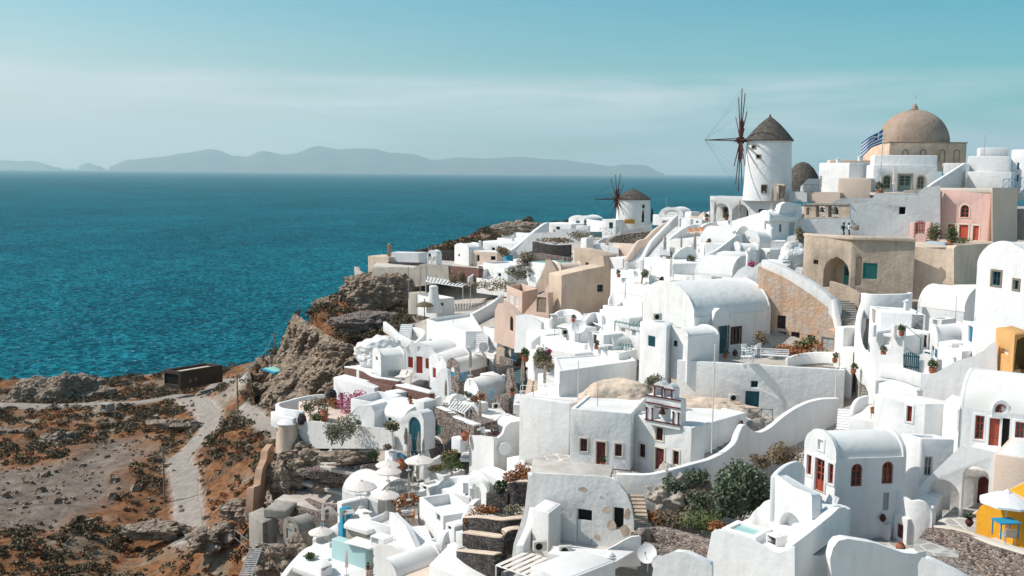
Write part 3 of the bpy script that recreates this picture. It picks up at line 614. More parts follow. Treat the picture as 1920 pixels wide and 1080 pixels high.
# sea
sm = bpy.data.materials.new('sea_water'); sm.use_nodes = True; t = sm.node_tree; b = t.nodes['Principled BSDF']
b.inputs['Roughness'].default_value = .45; b.inputs['Specular IOR Level'].default_value = .10; b.inputs['IOR'].default_value = 1.33
g = N(t, 'ShaderNodeNewGeometry')
mpn = N(t, 'ShaderNodeMapping'); mpn.inputs['Rotation'].default_value = (0, 0, math.radians(18)); mpn.inputs['Scale'].default_value = (1, .75, 1); L(t, g.outputs['Position'], mpn.inputs[0])
def nzs(sc, det=6, ro=.6):
    n = N(t, 'ShaderNodeTexNoise'); n.inputs['Scale'].default_value = sc; n.inputs['Detail'].default_value = det; n.inputs['Roughness'].default_value = ro; L(t, mpn.outputs[0], n.inputs['Vector']); return n
w1 = ramp(nzs(.25, 8, .70).outputs[0], [(.41, (.0003,.040,.064)), (.50, (.0010,.098,.135)), (.59, (.016,.205,.255))])
w2 = ramp(nzs(.0032, 4, .5).outputs[0], [(.3, (.72,.77,.80)), (.7, (1.2,1.16,1.14))])
w3 = ramp(nzs(.035, 5, .6).outputs[0], [(.35, (.72,.78,.80)), (.65, (1.3,1.2,1.18))])
ws_ = mix(1.0, w1.outputs[0], w2.outputs[0], 'MULTIPLY'); ws = mix(1.0, ws_.outputs[0], w3.outputs[0], 'MULTIPLY')
caps = ramp(nzs(.42, 4, .55).outputs[0], [(.66, (0,0,0)), (.72, (.9,.9,.9))])
capc = N(t, 'ShaderNodeRGB'); capc.outputs[0].default_value = (.42,.60,.66,1)
wc = mix(caps.outputs[0], ws.outputs[0], capc.outputs[0]); 
df = N(t, 'ShaderNodeBsdfDiffuse'); L(t, wc.outputs[0], df.inputs[0]); gl = N(t, 'ShaderNodeBsdfGlossy'); gl.inputs['Roughness'].default_value = .35; gl.inputs[0].default_value = (.6,.9,1,1)
ms_ = N(t, 'ShaderNodeMixShader', i_0=.02); L(t, df.outputs[0], ms_.inputs[1]); L(t, gl.outputs[0], ms_.inputs[2]); L(t, ms_.outputs[0], t.nodes['Material Output'].inputs[0])
bp = N(t, 'ShaderNodeBump'); bp.inputs['Distance'].default_value = .7; bp.inputs['Strength'].default_value = .5; L(t, nzs(.12, 5, .6).outputs[0], bp.inputs['Height']); L(t, bp.outputs[0], df.inputs['Normal']); L(t, bp.outputs[0], gl.inputs['Normal'])
o = MB().add([(-150000,-4000,SEA_Z),(150000,-4000,SEA_Z),(150000,160000,SEA_Z),(-150000,160000,SEA_Z)], [(0,1,2,3)]).build('sea', sm); o['kind'] = 'structure'
# far islands
def island(name, prof, d, depth, col):
    vs = []; fs = []; rows = 9; pts = []
    for a, b_ in zip(prof[:-1], prof[1:]):
        k = max(1, int((b_[0]-a[0])/6))
        for i in range(k): f = i/k; pts.append((a[0]+(b_[0]-a[0])*f, a[1]+(b_[1]-a[1])*(f*f*(3-2*f))))
    pts.append(prof[-1])
    for j in range(rows):
        s = j/(rows-1)*2-1; env = (1-s*s)**.8 if abs(s) < 1 else 0
        for i, (px, py) in enumerate(pts):
            top = P(px, py, d); y = d+s*depth; x = top.x*(y/d if s < 0 else 1)
            hgt = max(0, top.z-SEA_Z); nn = (vnoise(np.array([x]), np.array([y]), 2600, 5)[0]-.5)*.5*(1-env) + (vnoise(np.array([x]), np.array([y]), 800, 2)[0]-.5)*.10
            vs.append((x, y, SEA_Z-4+(hgt+4)*max(0, env+nn*env)))
    k = len(pts)
    for j in range(rows-1):
        for i in range(k-1): a = j*k+i; fs.append((a, a+1, a+k+1, a+k))
    o = MB().add(vs, fs).build(name, col, None, smooth=True, merge=False); o['kind'] = 'structure'; return o
IS = mat('island_rock', (.17,.16,.13), 1, .02, var=(.11,.115,.09), vscale=.0008)
island('hills', [(205,312),(240,300),(300,294),(345,288),(395,281),(440,293),(460,294),(492,282),(530,291),(545,288),(595,274),(640,280),(655,278),(700,278),(735,286),(770,288),(815,300),(870,294),(905,297),(985,295),(1045,298),(1105,306),(1150,312),(1165,307),(1205,309),(1245,325)], 60000, 6000, IS)
island('hills', [(-140,300),(-60,296),(0,300),(30,302),(55,302),(85,311)], 64000, 3000, IS)
island('hills', [(148,312),(165,305),(182,311)], 64000, 1500, IS)
# ---------------------------------------------------------------- plans from visible corners
def onz(px, py, z):
    r = ray(px, py); return r*(z/r.z)
def mkplan(plan, z, dep=None):
    """corners as (px, d) or (px, py) on the top plane; 2 corners + dep or 3 corners are completed to four"""
    pts = []
    for p in plan:
        if isinstance(p, Vector): pts.append(Vector((p.x, p.y, z)))
        elif p[1] > 262: pts.append(onz(p[0], p[1], z))
        else: pts.append(XZ(p[0], p[1], z))
    if len(pts) == 2:
        a, b = pts; d = (b-a); nn = Vector((-d.y, d.x, 0)).normalized()*dep; pts += [b+nn, a+nn]
    elif len(pts) == 3:
        pts.append(pts[0]+pts[2]-pts[1])
    return pts
_house = house
def H(label, plan, top, h, m=None, dep=5.0, d=None, **kw):
    """plan[0] = (px, d) fixes the height of the top edge together with `top`"""
    z = P(plan[0][0], top, plan[0][1]).z; pts = mkplan(plan, z, dep)
    cat = kw.pop('cat', 'house')
    return _house(label, [(proj(p)[0], p.y) for p in pts], top, h, m, cat=cat, **kw)
def SL(label, plan, top, h=.3, m=None, dep=4.0, **kw):
    z = P(plan[0][0], top, plan[0][1]).z; pts = mkplan(plan, z, dep)
    return slab(label, [(proj(p)[0], p.y) for p in pts], top, h, m, **kw)
def pwall(label, a, b, outline, holes=(), th=.35, m=None, cat='wall', name='wall', bev=.06, fill=(), group=None, root=None, zmin=None):
    """upright plate through a=(px, d) and b=(px, d); outline and holes traced on it. holes: ('a'|'r', x0, y0, x1, y1)"""
    m = m or WH; A = XZ(a[0], a[1], -15); B = XZ(b[0], b[1], -15)
    ol = [PW(x, y, A, B) for x, y in outline]
    if sum(ol[i][0]*ol[(i+1) % len(ol)][1]-ol[(i+1) % len(ol)][0]*ol[i][1] for i in range(len(ol))) < 0: ol = ol[::-1]
    hs = [hole_of(A, B, h[1], h[2], h[3], h[4], h[0]) if isinstance(h[0], str) else [PW(x, y, A, B) for x, y in h] for h in holes]
    mb = MB(); d = Vector((B.x-A.x, B.y-A.y, 0)).normalized(); nn = Vector((-d.y, d.x, 0))*th
    facade(mb, A, B, ol, hs, th); facade(mb, A+nn, B+nn, ol, hs and [h for h in hs], .001)
    n = len(ol); W3 = lambda u, z, k: (A.x+d.x*u+nn.x*k, A.y+d.y*u+nn.y*k, z)
    mb.add([W3(u, z, 0) for u, z in ol]+[W3(u, z, 1) for u, z in ol], [(i, (i+1) % n, n+(i+1) % n, n+i) for i in range(n)])
    if fill or root is not None:
        if root is None:
            root = empty(name, (A.x, A.y, min(z for u, z in ol)), label, cat, group)
        mb.build('walls', m, root, bev=bev)
        for i, kind, om in fill:
            opening(root, A, B, hs[i], kind, om, None, th*.8)
        return root
    return tag(recenter(mb.build(name, m, None, bev=bev)), label, cat, group)
def parasol_open(m=None):
    r = empty('parasol', (0,0,0), 'x', 'parasol'); m = m or CANV
    p = MB(); p.tube((0,0,0), (0,0,2.55), .035, .03, 8); p.build('pole', METW, r)
    b = MB(); b.lathe((0,0,0), [(0,.10),(.28,.10),(.32,0),(0,0)], 12); b.build('base', GREYP, r)
    c = MB(); n = 8; R = 1.5
    vs = [(0,0,2.62)]
    for k, (rr, zz) in enumerate(((.5,2.46),(1.0,2.27),(1.5,2.02),(1.5,1.90))):
        for i in range(n*2):
            a = i*math.pi/n; sag = 1 if i % 2 == 0 else .955; vs.append((rr*sag*math.cos(a), rr*sag*math.sin(a), zz+(0 if i % 2 == 0 else .03)))
    fs = [(0, 1+i, 1+(i+1) % (2*n)) for i in range(2*n)]
    for k in range(3): fs += [(1+k*2*n+i, 1+(k+1)*2*n+i, 1+(k+1)*2*n+(i+1) % (2*n), 1+k*2*n+(i+1) % (2*n)) for i in range(2*n)]
    c.add(vs, fs); c.build('canopy', m, r)
    t = MB(); t.lathe((0,0,2.6), [(0,.16),(.05,.12),(.16,.03),(.22,-.02)], 8); t.build('cap', m, r)
    q = MB()
    for i in range(n): a = 2*math.pi*i/n; q.tube((0,0,2.0), (1.45*math.cos(a), 1.45*math.sin(a), 2.0), .012, n=4)
    q.build('ribs', METW, r); return r
def parasol_shut(m=None):
    r = empty('folded_parasol', (0,0,0), 'x', 'parasol'); m = m or CANVD
    p = MB(); p.tube((0,0,0), (0,0,2.9), .035, .025, 8); p.build('pole', METW, r)
    b = MB(); b.lathe((0,0,0), [(0,.1),(.26,.1),(.3,0),(0,0)], 12); b.build('base', GREYP, r)
    c = MB(); n = 14; vs = []; prof = [(.05,2.85),(.10,2.6),(.15,2.2),(.19,1.7),(.15,1.35),(.20,1.05),(.17,.98)]
    for rr, zz in prof:
        for i in range(n): a = 2*math.pi*i/n; k = 1 if i % 2 else .68; vs.append((rr*k*math.cos(a), rr*k*math.sin(a), zz))
    fs = [(j*n+i, j*n+(i+1) % n, (j+1)*n+(i+1) % n, (j+1)*n+i) for j in range(len(prof)-1) for i in range(n)]+[tuple(range(n))]
    c.add(vs, fs); c.build('canopy', m, r)
    s = MB(); s.tube((0,0,1.32), (0,0,1.38), .16, n=10); s.build('strap', m, r); return r
PR = {}
def place(kind, label, px, py, d, rz=0, sc=1, group=None, m=None):
    key = (kind, m.name if m else '')
    loc = P(px, py, d)
    if key not in PR:
        PR[key] = o = kind(m) if m else kind(); o['label'] = label; o.location = loc; o.rotation_euler.z = rz
    else: o = copy_tree(PR[key], loc, rz, label)
    o.scale = (sc,)*3
    if group: o['group'] = group
    return o
def chair_(m=None):
    r = empty('chair', (0,0,0), 'x', 'chair'); m = m or WHP
    s = MB(); s.box((-.25,-.25,.42), (.5,0,0), (0,.5,0), (0,0,.05)); s.build('seat', m, r)
    b = MB(); b.box((-.25,.22,.47), (.5,0,0), (0,.04,0), (0,.05,.42)); b.build('backrest', m, r)
    for x in (-.23,.19):
        for y in (-.23,.20): l = MB(); l.box((x,y,0), (.04,0,0), (0,.04,0), (0,0,.42)); l.build('leg', m, r)
    a = MB(); a.box((-.28,-.25,.62),(.05,0,0),(0,.5,0),(0,0,.04)); a.box((.23,-.25,.62),(.05,0,0),(0,.5,0),(0,0,.04)); a.box((-.27,-.24,.42),(.04,0,0),(0,.04,0),(0,0,.2)); a.box((.23,-.24,.42),(.04,0,0),(0,.04,0),(0,0,.2)); a.build('armrests', m, r)
    return r
def table_(m=None):
    r = empty('table', (0,0,0), 'x', 'table'); m = m or WHP
    s = MB(); s.box((-.5,-.4,.72), (1,0,0), (0,.8,0), (0,0,.05)); s.build('tabletop', m, r)
    for x in (-.45,.40):
        for y in (-.36,.31): l = MB(); l.box((x,y,0), (.05,0,0), (0,.05,0), (0,0,.72)); l.build('leg', m, r)
    return r
def lounger_(m=None):
    r = empty('sun_lounger', (0,0,0), 'x', 'sun lounger'); m = m or CANV
    s = MB(); s.box((-.33,-.9,.3), (.66,0,0), (0,1.25,0), (0,0,.08)); s.build('cushion', m, r)
    b = MB(); b.box((-.33,.35,.32), (.66,0,0), (0,.55,.42), (0,-.05,.07)); b.build('backrest', m, r)
    f = MB()
    for x in (-.33,.29):
        f.box((x,-.9,.24),(.04,0,0),(0,1.7,0),(0,0,.05))
        for y in (-.85,.7): f.box((x,y,0),(.04,0,0),(0,.04,0),(0,0,.25))
    f.build('frame', WHP, r); return r
def pot_(m=None):
    r = empty('potted_plant', (0,0,0), 'x', 'potted plant'); p = MB(); p.lathe((0,0,0), [(0,0),(.2,0),(.3,.22),(.27,.42),(.32,.48),(.26,.48),(.24,.4),(0,.4)], 14); p.build('pot', POT, r, smooth=True)
    bush('', (0,0,.4), .42, .75, 130, m or LEAFG, leaf=.14, parent=r, seed=3); return r
def urn_(m=None):
    r = empty('urn', (0,0,0), 'x', 'urn'); p = MB(); p.lathe((0,0,0), [(0,0),(.14,0),(.30,.25),(.33,.42),(.22,.60),(.14,.66),(.18,.74),(.12,.74),(.10,.62),(0,.5)], 16); p.build('body', m or POT, r, smooth=True)
    q = MB(); q.tube((.12,0,.66), (.24,0,.6), .02, n=5); q.tube((-.12,0,.66), (-.24,0,.6), .02, n=5); q.build('handles', m or POT, r); return r
def tank_(m=None):
    r = empty('air_conditioner', (0,0,0), 'x', 'air conditioner'); b = MB(); b.box((-.42,-.15,0),(.84,0,0),(0,.3,0),(0,0,.6)); b.build('casing', mat_acu, r, bev=.02)
    f = MB(); f.tube((-.08,-.15,.3),(-.08,-.165,.3),.22,n=18); f.build('fan_grille', DARK, r); return r
mat_acu = mat('aged_white_metal', (.60,.57,.50), .6, .3)
def dish_(m=None):
    r = empty('satellite_dish', (0,0,0), 'x', 'satellite dish'); d = MB()
    prof = [(0,0),(.18,.02),(.36,.08),(.45,.13),(.455,.12),(.36,.06),(.18,0),(0,-.02)]; M3 = Matrix.Rotation(math.radians(62), 3, 'X')
    t_ = MB(); t_.lathe((0,0,0), prof, 20); d.add([M3@Vector(v)+Vector((0,-.05,.9)) for v in t_.v], t_.f); d.build('reflector', WHP, r, smooth=True)
    p = MB(); p.tube((0,.05,0),(0,.05,.9),.03,n=6); p.build('pole', METAL, r); a = MB(); a.tube((0,-.05,.5),(0,-.5,1.1),.012,n=5); a.tube((0,-.5,1.05),(0,-.5,1.15),.04,n=6); a.build('feed_arm', METAL, r); return r
def pole_(label, px, py, d, h, r=.05, m=None, cat='pole', name='pole', extra=None):
    b = P(px, py, d); ro = empty(name, b, label, cat); t_ = MB(); t_.tube(b, b+Vector((0,0,h)), r, r*.75, 8); t_.build('mast', m or METW, ro)
    c = MB(); c.tube(b+Vector((0,0,h)), b+Vector((0,0,h+.08)), r*1.6, r*1.2, 8); c.build('cap', m or METW, ro); return ro
def chimney(label, px, py, d, w=.45, h=1.1, m=None, style=0):
    b = P(px, py, d); ro = empty('chimney', b, label, 'chimney'); t_ = MB(); t_.cbox(b, w, w, h*.75); t_.build('stack', m or WH, ro, bev=.03)
    c = MB(); c.cbox(b+Vector((0,0,h*.75)), w*1.3, w*1.3, h*.08); c.lathe(b+Vector((0,0,h*.83)), [(w*.35,0),(w*.5,h*.08),(w*.3,h*.15),(0,h*.2)], 10); c.build('cowl', m or WH, ro); return ro
def rail(label, pts, h=.95, m=None, cat='railing', name='railing', cross=True, sp=1.0):
    w = [P(*p) for p in pts]; ro = empty(name, w[0], label, cat); m = m or TEAL; a = MB(); b = MB(); c = MB()
    for p, q in zip(w[:-1], w[1:]):
        l = (q-p).length; n = max(1, round(l/sp))
        a.tube(p+Vector((0,0,h)), q+Vector((0,0,h)), .03, n=5); a.tube(p+Vector((0,0,.12)), q+Vector((0,0,.12)), .025, n=5)
        for i in range(n+1): s_ = p.lerp(q, i/n); b = MB(); b.tube(s_, s_+Vector((0,0,h)), .03, n=5); b.build('post', m, ro)
        if cross:
            for i in range(n):
                s_ = p.lerp(q, i/n); e_ = p.lerp(q, (i+1)/n); c.tube(s_+Vector((0,0,.12)), e_+Vector((0,0,h)), .015, n=4); c.tube(e_+Vector((0,0,.12)), s_+Vector((0,0,h)), .015, n=4)
    a.build('rails', m, ro)
    if cross: c.build('lattice', m, ro)
    return ro
def rock(label, px, py, d, sx, sy, sz, m=None, seed=1, rz=0, cat='rock', name='rock', sub=4, rough=.35, group=None, fr=1.0, base=.35):
    """boulder or outcrop; (px, py) is the middle of its foot"""
    c = P(px, py, d); big = max(sx, sy, sz) > 1.5 and sub == 4; bm = bmesh.new(); bmesh.ops.create_icosphere(bm, subdivisions=6 if big else sub, radius=1)
    o3 = Vector((seed*7.7, seed*3.1, seed*5.3)); ca, sa = math.cos(rz), math.sin(rz); S3 = Vector((sx, sy, sz)); soft = m in (WO, WH, TAN)
    for v in bm.verts:
        n = v.co.normalized(); w_ = Vector((n.x*sx, n.y*sy, n.z*sz))
        k = 1+rough*(mnoise.fractal(n*1.3*fr+o3, 1.0, 2.1, 4))-.25*rough*abs(mnoise.noise(n*3*fr+o3*2))
        if big: k += (.25 if soft else 1)*(mnoise.fractal(w_*.7+o3, .9, 2.1, 5)*.30-.38*abs(mnoise.noise(w_*.45+o3))-.22*abs(mnoise.noise(Vector((w_.x*.9, w_.y*.9, w_.z*2.2))+o3)))/max(1, (sx+sy+sz)/3)*1.6
        else: k += .12*mnoise.noise(n*6*fr+o3)
        q = n*k; x, y = q.x*sx, q.y*sy; v.co = Vector((c.x+x*ca-y*sa, c.y+x*sa+y*ca, c.z+(q.z+base)*sz))
    me = bpy.data.meshes.new(name); bm.to_mesh(me); bm.free()
    for p in me.polygons: p.use_smooth = big
    me.materials.append(m or ROCKM); o = bpy.data.objects.new(name, me); C.objects.link(o); return tag(recenter(o), label, cat, group)
def person(label, px, py, d, top, legs, skin=(.35,.2,.13), hair=(.02,.015,.012), rz=0, hat=None, stride=.28, sc=1.0, pack=None, skirt=None, arm=(.35,.35)):
    """one standing or walking figure; feet at the pixel"""
    c = P(px, py, d); ro = empty('person', c, label, 'person')
    J = {'pel':(0,0,.95),'chest':(0,.02,1.28),'neck':(0,.02,1.46),'head':(0,.04,1.60),'crown':(0,.03,1.72),
         'hl':(-.10,0,.92),'kl':(-.11,stride*.55+.03,.50),'al':(-.11,stride*.6,.08),'tl':(-.11,stride*.6+.15,.04),
         'hr':(.10,0,.92),'kr':(.11,-stride*.2+.04,.50),'ar':(.11,-stride,.10),'tr':(.11,-stride+.15,.04),
         'sl':(-.19,.02,1.40),'el':(-.25,-arm[0]*.5,1.14),'wl':(-.24,arm[0]*.3,.92),'fl':(-.24,arm[0]*.5,.84),
         'sr':(.19,.02,1.40),'er':(.25,arm[1]*.3,1.14),'wr':(.23,arm[1]*1.0,1.02),'fr':(.22,arm[1]*1.25,1.0)}
    Rr = {'pel':.15,'chest':.16,'neck':.06,'head':.095,'crown':.06,'hl':.09,'kl':.06,'al':.04,'tl':.035,'hr':.09,'kr':.06,'ar':.04,'tr':.035,'sl':.07,'el':.045,'wl':.03,'fl':.022,'sr':.07,'er':.045,'wr':.03,'fr':.022}
    E = [('pel','chest'),('chest','neck'),('neck','head'),('head','crown'),('pel','hl'),('hl','kl'),('kl','al'),('al','tl'),('pel','hr'),('hr','kr'),('kr','ar'),('ar','tr'),('chest','sl'),('sl','el'),('el','wl'),('wl','fl'),('chest','sr'),('sr','er'),('er','wr'),('wr','fr')]
    ks = list(J); me = bpy.data.meshes.new('body'); me.from_pydata([J[k] for k in ks], [(ks.index(a), ks.index(b)) for a, b in E], [])
    o = bpy.data.objects.new('body', me); C.objects.link(o); md = o.modifiers.new('s', 'SKIN'); o.modifiers.new('u', 'SUBSURF').levels = 1
    for i, k in enumerate(ks): me.skin_vertices[0].data[i].radius = (Rr[k], Rr[k]*.8)
    me.skin_vertices[0].data[0].use_root = True
    dg = bpy.context.evaluated_depsgraph_get(); dg.update(); nm = bpy.data.meshes.new_from_object(o.evaluated_get(dg)); o.modifiers.clear(); o.data = nm
    def pm(nme, col): return MATS.get(nme) or mat(nme, col, .85, .1)
    ms = [pm('skin%.2f' % skin[0], skin), pm('top'+str(top), top), pm('legs'+str(legs), legs), pm('shoe', (.03,.03,.03))]
    nm.materials.clear()
    for q in ms: nm.materials.append(q)
    for p in nm.polygons:
        z = p.center.z; x = abs(p.center.x); p.use_smooth = True
        p.material_index = 0
        if .92 < z < 1.45 and x < .24 and not (x > .21 and z < 1.1): p.material_index = 1
        if .10 < z <= .95 and x < .21: p.material_index = 2
        if z <= .10: p.material_index = 3
    o.parent = ro; ro.rotation_euler.z = rz; ro.scale = (sc,)*3
    h = MB(); h.lathe((0,.0,1.60), [(0,-.10),(.085,-.08),(.112,0),(.105,.08),(.06,.14),(0,.155)], 12, sy=1.05); ho = h.build('hair', pm('hair', hair), None, smooth=True); ho.parent = ro; ho.location = (0,-.02,.01)
    if hat is not None: h = MB(); h.lathe((0,.03,1.70), [(.17,0),(.11,.02),(.10,.09),(0,.11)], 12); q = h.build('hat', pm('hat'+str(hat), hat), None, smooth=True); q.parent = ro
    if pack is not None: h = MB(); h.box((-.14,-.30,1.05),(.28,0,0),(0,.16,0),(0,0,.38)); q = h.build('backpack', pm('pack'+str(pack), pack), None, bev=.04); q.parent = ro
    if skirt is not None: h = MB(); h.lathe((0,0,0), [(.16,1.0),(.19,.9),(.26,.45)], 12); q = h.build('skirt', pm('skirt'+str(skirt), skirt), None, smooth=True); q.parent = ro
    return ro
# ================================================================ lower right: houses nearest the camera
H('white barrel-vaulted house with a brick-red gable door and two arched red windows', [(1508,60.8),(1568,58.0),(1700,58.6)], 836, 5.6, WH, roof='vault', rise=1.42, gable=0, name='vaulted_house',
  op=[(0,'gdoor',1528,856,1546,926,REDB,'',WHP),(0,'win',1513,851,1522,893,REDB,'',WHP),(0,'win',1553,867,1563,910,REDB,'',WHP),(0,'win',1534,823,1544,846,REDB,'',WHP),
      (1,'win',1596,870,1617,912,REDB,'a'),(1,'win',1654,866,1675,907,REDB,'a'),(1,'louv',1656,924,1667,957,GREYP)])
H('white block with one narrow grey window beside the barrel-vaulted house', [(1690,61.5),(1727,822),(1790,824)], 812, 4.5, WH, op=[(1,'win',1733,856,1748,893,GREYP)])
H('tall plain white house with one narrow red window on its left wall', [(1640,68.5),(1735,757),(1797,756)], 738, 6.0, WH, roof='flat', op=[(0,'win',1700,760,1710,792,REDB,'',WHP)])
H('small white house under a low rounded roof above the tall plain house', [(1720,70.0),(1795,69.0)], 756, 2.0, WH, dep=4.5, roof='vault', rise=.75, gable=1, name='vaulted_house')
H('white house with a half-open red double door, tall red windows and an arched dormer', [(1799,62.5),(1935,60.2)], 762, 3.9, WH, dep=6, roof='vault', gable=1, rise=2.0, name='vaulted_house', lip=.02,
  op=[(0,'door',1854,783,1873,849,REDB,'',WHP),(0,'hole',1874,783,1892,849,DARK),(0,'win',1828,778,1845,825,REDB,'',WHP),(0,'win',1903,790,1921,838,REDB,'',WHP)])
pwall('white arched dormer with a red fanlight over the pair of red door leaves', (1860,61.2),(1895,60.9), [(1861,783),(1861,768),(1864,759),(1870,753),(1878,751),(1886,754),(1891,761),(1893,770),(1893,783)], [('a',1866,757,1888,775)], th=2.0, name='dormer', cat='dormer', fill=[(0,'win',REDB)])
H('narrow white wing with one tall red window at the left end of the red-door house', [(1770,64.0),(1801,62.4),(1816,64.5)], 752, 5.2, WH, roof='flat', op=[(0,'win',1795,768,1801,812,REDB)])
# terrace with the two arches
pwall('white terrace front with one big arch and a stair parapet sloping down to the left', (1727,60.0),(1865,57.2), [(1724,990),(1724,914),(1735,902),(1803,836),(1812,838),(1866,852),(1866,1000)], [('a',1801,869,1852,1040),('a',1736,893,1797,1040)], th=.45, name='arched_terrace_wall', cat='wall')
H('white basement room with a dark red door behind the big terrace arch', [(1722,62.3),(1868,60.6)], 868, 5.6, WO, dep=2.0, roof='flat', op=[(0,'door',1833,893,1853,956,MAROON,'a'),(0,'louv',1800,900,1806,928,GREYP)])
H('peach end block of the arched terrace beside the yellow wall', [(1865,57.0),(1925,56.0)], 851, 4.2, PEACH, dep=5.5, roof='flat', roofm=ROOFW)
SL('white floor slab of the terrace before the red doors', [(1803,59.2),(1925,57.0)], 853, .4, ROOFW, dep=4.2)
# stair tower wall pieces
wall('white curved stair parapet running down from the arched terrace', [(1668,905,59.0),(1680,915,58.6),(1695,932,58.0),(1707,940,57.6)], th=.3, drop=4.2)
wall('white rounded stair parapet facing right beside the stone steps', [(1707,940,57.5),(1722,939,57.2),(1736,944,57.0),(1745,955,56.9),(1748,966,56.8)], th=.3, drop=3.0)
stairs('white steps between the two curved parapets', (1705,948,58.6), (1728,918,60.3), 1.3, 6, WH, th=1.5)
H('white storeroom with a low dark red door under the stair parapet', [(1676,58.4),(1702,57.3)], 962, 2.6, WH, dep=2.0, roof='flat', op=[(0,'door',1680,980,1692,1012,MAROON)])
H('white corner buttress with a round black pot niche beside the vaulted house', [(1645,59.0),(1668,57.8),(1680,59.5)], 975, 2.4, WH, roof='flat', cat='buttress', name='buttress')
place(urn_, 'round dark urn on the white buttress beside the vaulted house', 1655, 978, 58.3, sc=.6, m=WOOD)
# foreground terraces
pwall('white foreground retaining wall left part below the plunge pool', (1336,50.0),(1488,46.6), [(1312,1120),(1336,1000),(1342,994),(1400,1012),(1446,1036),(1462,1039),(1478,1034),(1488,1027),(1488,1120)], th=.4, name='retaining_wall')
pwall('white foreground wall with a slanted opening under the curved stair parapet', (1487,46.6),(1590,50.2), [(1487,1120),(1487,1024),(1515,1003),(1556,966),(1572,955),(1583,953),(1589,957),(1589,1120)], [[(1517,1043),(1575,1000),(1574,1022),(1560,1036),(1540,1044)]], th=.45, name='retaining_wall')
H('white room with red-framed window seen through the slanted opening', [(1500,51.2),(1588,54.0)], 1000, 3.5, WH, dep=2, roof='flat', op=[(0,'win',1547,1006,1556,1019,REDB),(0,'door',1533,1020,1540,1046,REDB)])
pwall('white stair block front with an arched niche facing the plunge pool', (1454,53.0),(1521,50.0), [(1453,1060),(1454,895),(1458,892),(1487,909),(1519,927),(1521,931),(1521,1060)], [('a',1460,950,1506,1040)], th=.6, name='niche_wall', fill=[(0,'niche',WH)])
pwall('short white wall return beside the gable steps', (1520,50.1),(1542,52.6), [(1520,1060),(1520,928),(1530,926),(1541,933),(1541,1000),(1541,1060)], th=.35)
H('white landing in front of the brick-red gable door', [(1460,54.0),(1521,51.0),(1556,56.0),(1503,60.4)], 968, 3.0, ROOFW, roof='flat', cat='landing', name='landing')
wall('white curved parapet on top of the niche stair block', [(1455,894,53.2),(1462,885,53.9),(1472,876,54.8),(1482,870,55.6),(1494,866,56.4),(1504,868,57.4),(1510,878,58.6)], th=.3, drop=2.6)
stairs('white steps climbing from the niche block to the vaulted house', (1541,974,52.5), (1541,944,55.0), 1.3, 5, WH, th=1.2)
wall('white swooping stair parapet in the foreground', [(1480,1032,47.3),(1496,1015,48),(1515,990,49),(1540,966,50.2),(1560,952,51),(1574,948,51.5),(1590,956,51.2)], th=.35, drop=1.8)
wall('white scalloped garden wall left of the niche block', [(1386,985,55.5),(1394,976,55.3),(1404,972,55),(1412,960,54.7),(1424,950,54.5),(1434,940,54.2),(1453,934,53.6)], th=.3, drop=2.6)
SL('white floor slab around the plunge pool', [(1352,50.0),(1475,47.6)], 1036, 1.2, WH, dep=5.0)
# plunge pool
def pool(label, plan, top, rim=.3, water=.12, h=.8, dep=2.2, m=None):
    z = P(plan[0][0], top, plan[0][1]).z; pts = mkplan(plan, z, dep); inn = offset_poly(pts, rim); n = len(pts)
    c = sum(pts, Vector())/n; ro = empty('plunge_pool', (c.x, c.y, z-h), label, 'plunge pool'); mb = MB()
    mb.add([(p.x,p.y,z-h) for p in pts]+[(p.x,p.y,z) for p in pts]+[(p[0],p[1],z) for p in inn]+[(p[0],p[1],z-h+.05) for p in inn],
           [(i,(i+1)%n,n+(i+1)%n,n+i) for i in range(n)]+[(n+i,n+(i+1)%n,2*n+(i+1)%n,2*n+i) for i in range(n)]+[(2*n+i,2*n+(i+1)%n,3*n+(i+1)%n,3*n+i) for i in range(n)])
    mb.build('basin', m or WH, ro, bev=.05); w = MB(); w.prism([(p[0],p[1]) for p in offset_poly(pts, rim-.02)], z-h+.06, z-water); w.build('water', POOL, ro); return ro
pool('square plunge pool in the white foreground terrace', [(1352,52.6),(1418,51.2)], 990, dep=1.8, rim=.35)
H('low white cabinet with two doors beside the plunge pool', [(1436,51.5),(1456,50.8)], 999, 1.0, WH, dep=.8, roof='flat', cat='cabinet', name='cabinet', op=[(0,'louv',1439,1002,1453,1020,WHP)])
pwall('white foreground wall with a rounded left end at the bottom edge', (1568,46.5),(1735,46.8), [(1570,1130),(1566,1090),(1562,1050),(1567,1030),(1575,1019),(1590,1016),(1640,1024),(1692,1042),(1714,1044),(1731,1040),(1731,1130)], th=1.1, name='retaining_wall', bev=.15)
pwall('white foreground wall sloping away at the bottom edge', (1726,44.5),(1810,43.5), [(1728,1130),(1726,1060),(1732,1050),(1745,1054),(1790,1076),(1815,1090),(1815,1130)], th=.8, name='retaining_wall', bev=.12)
pwall('white corner wall with a rounded top at the bottom edge left of the retaining walls', (1225,48.5),(1340,47.0), [(1218,1130),(1230,1062),(1244,1046),(1264,1038),(1284,1040),(1310,1052),(1330,1062),(1330,1130)], th=.8, name='retaining_wall', bev=.12)
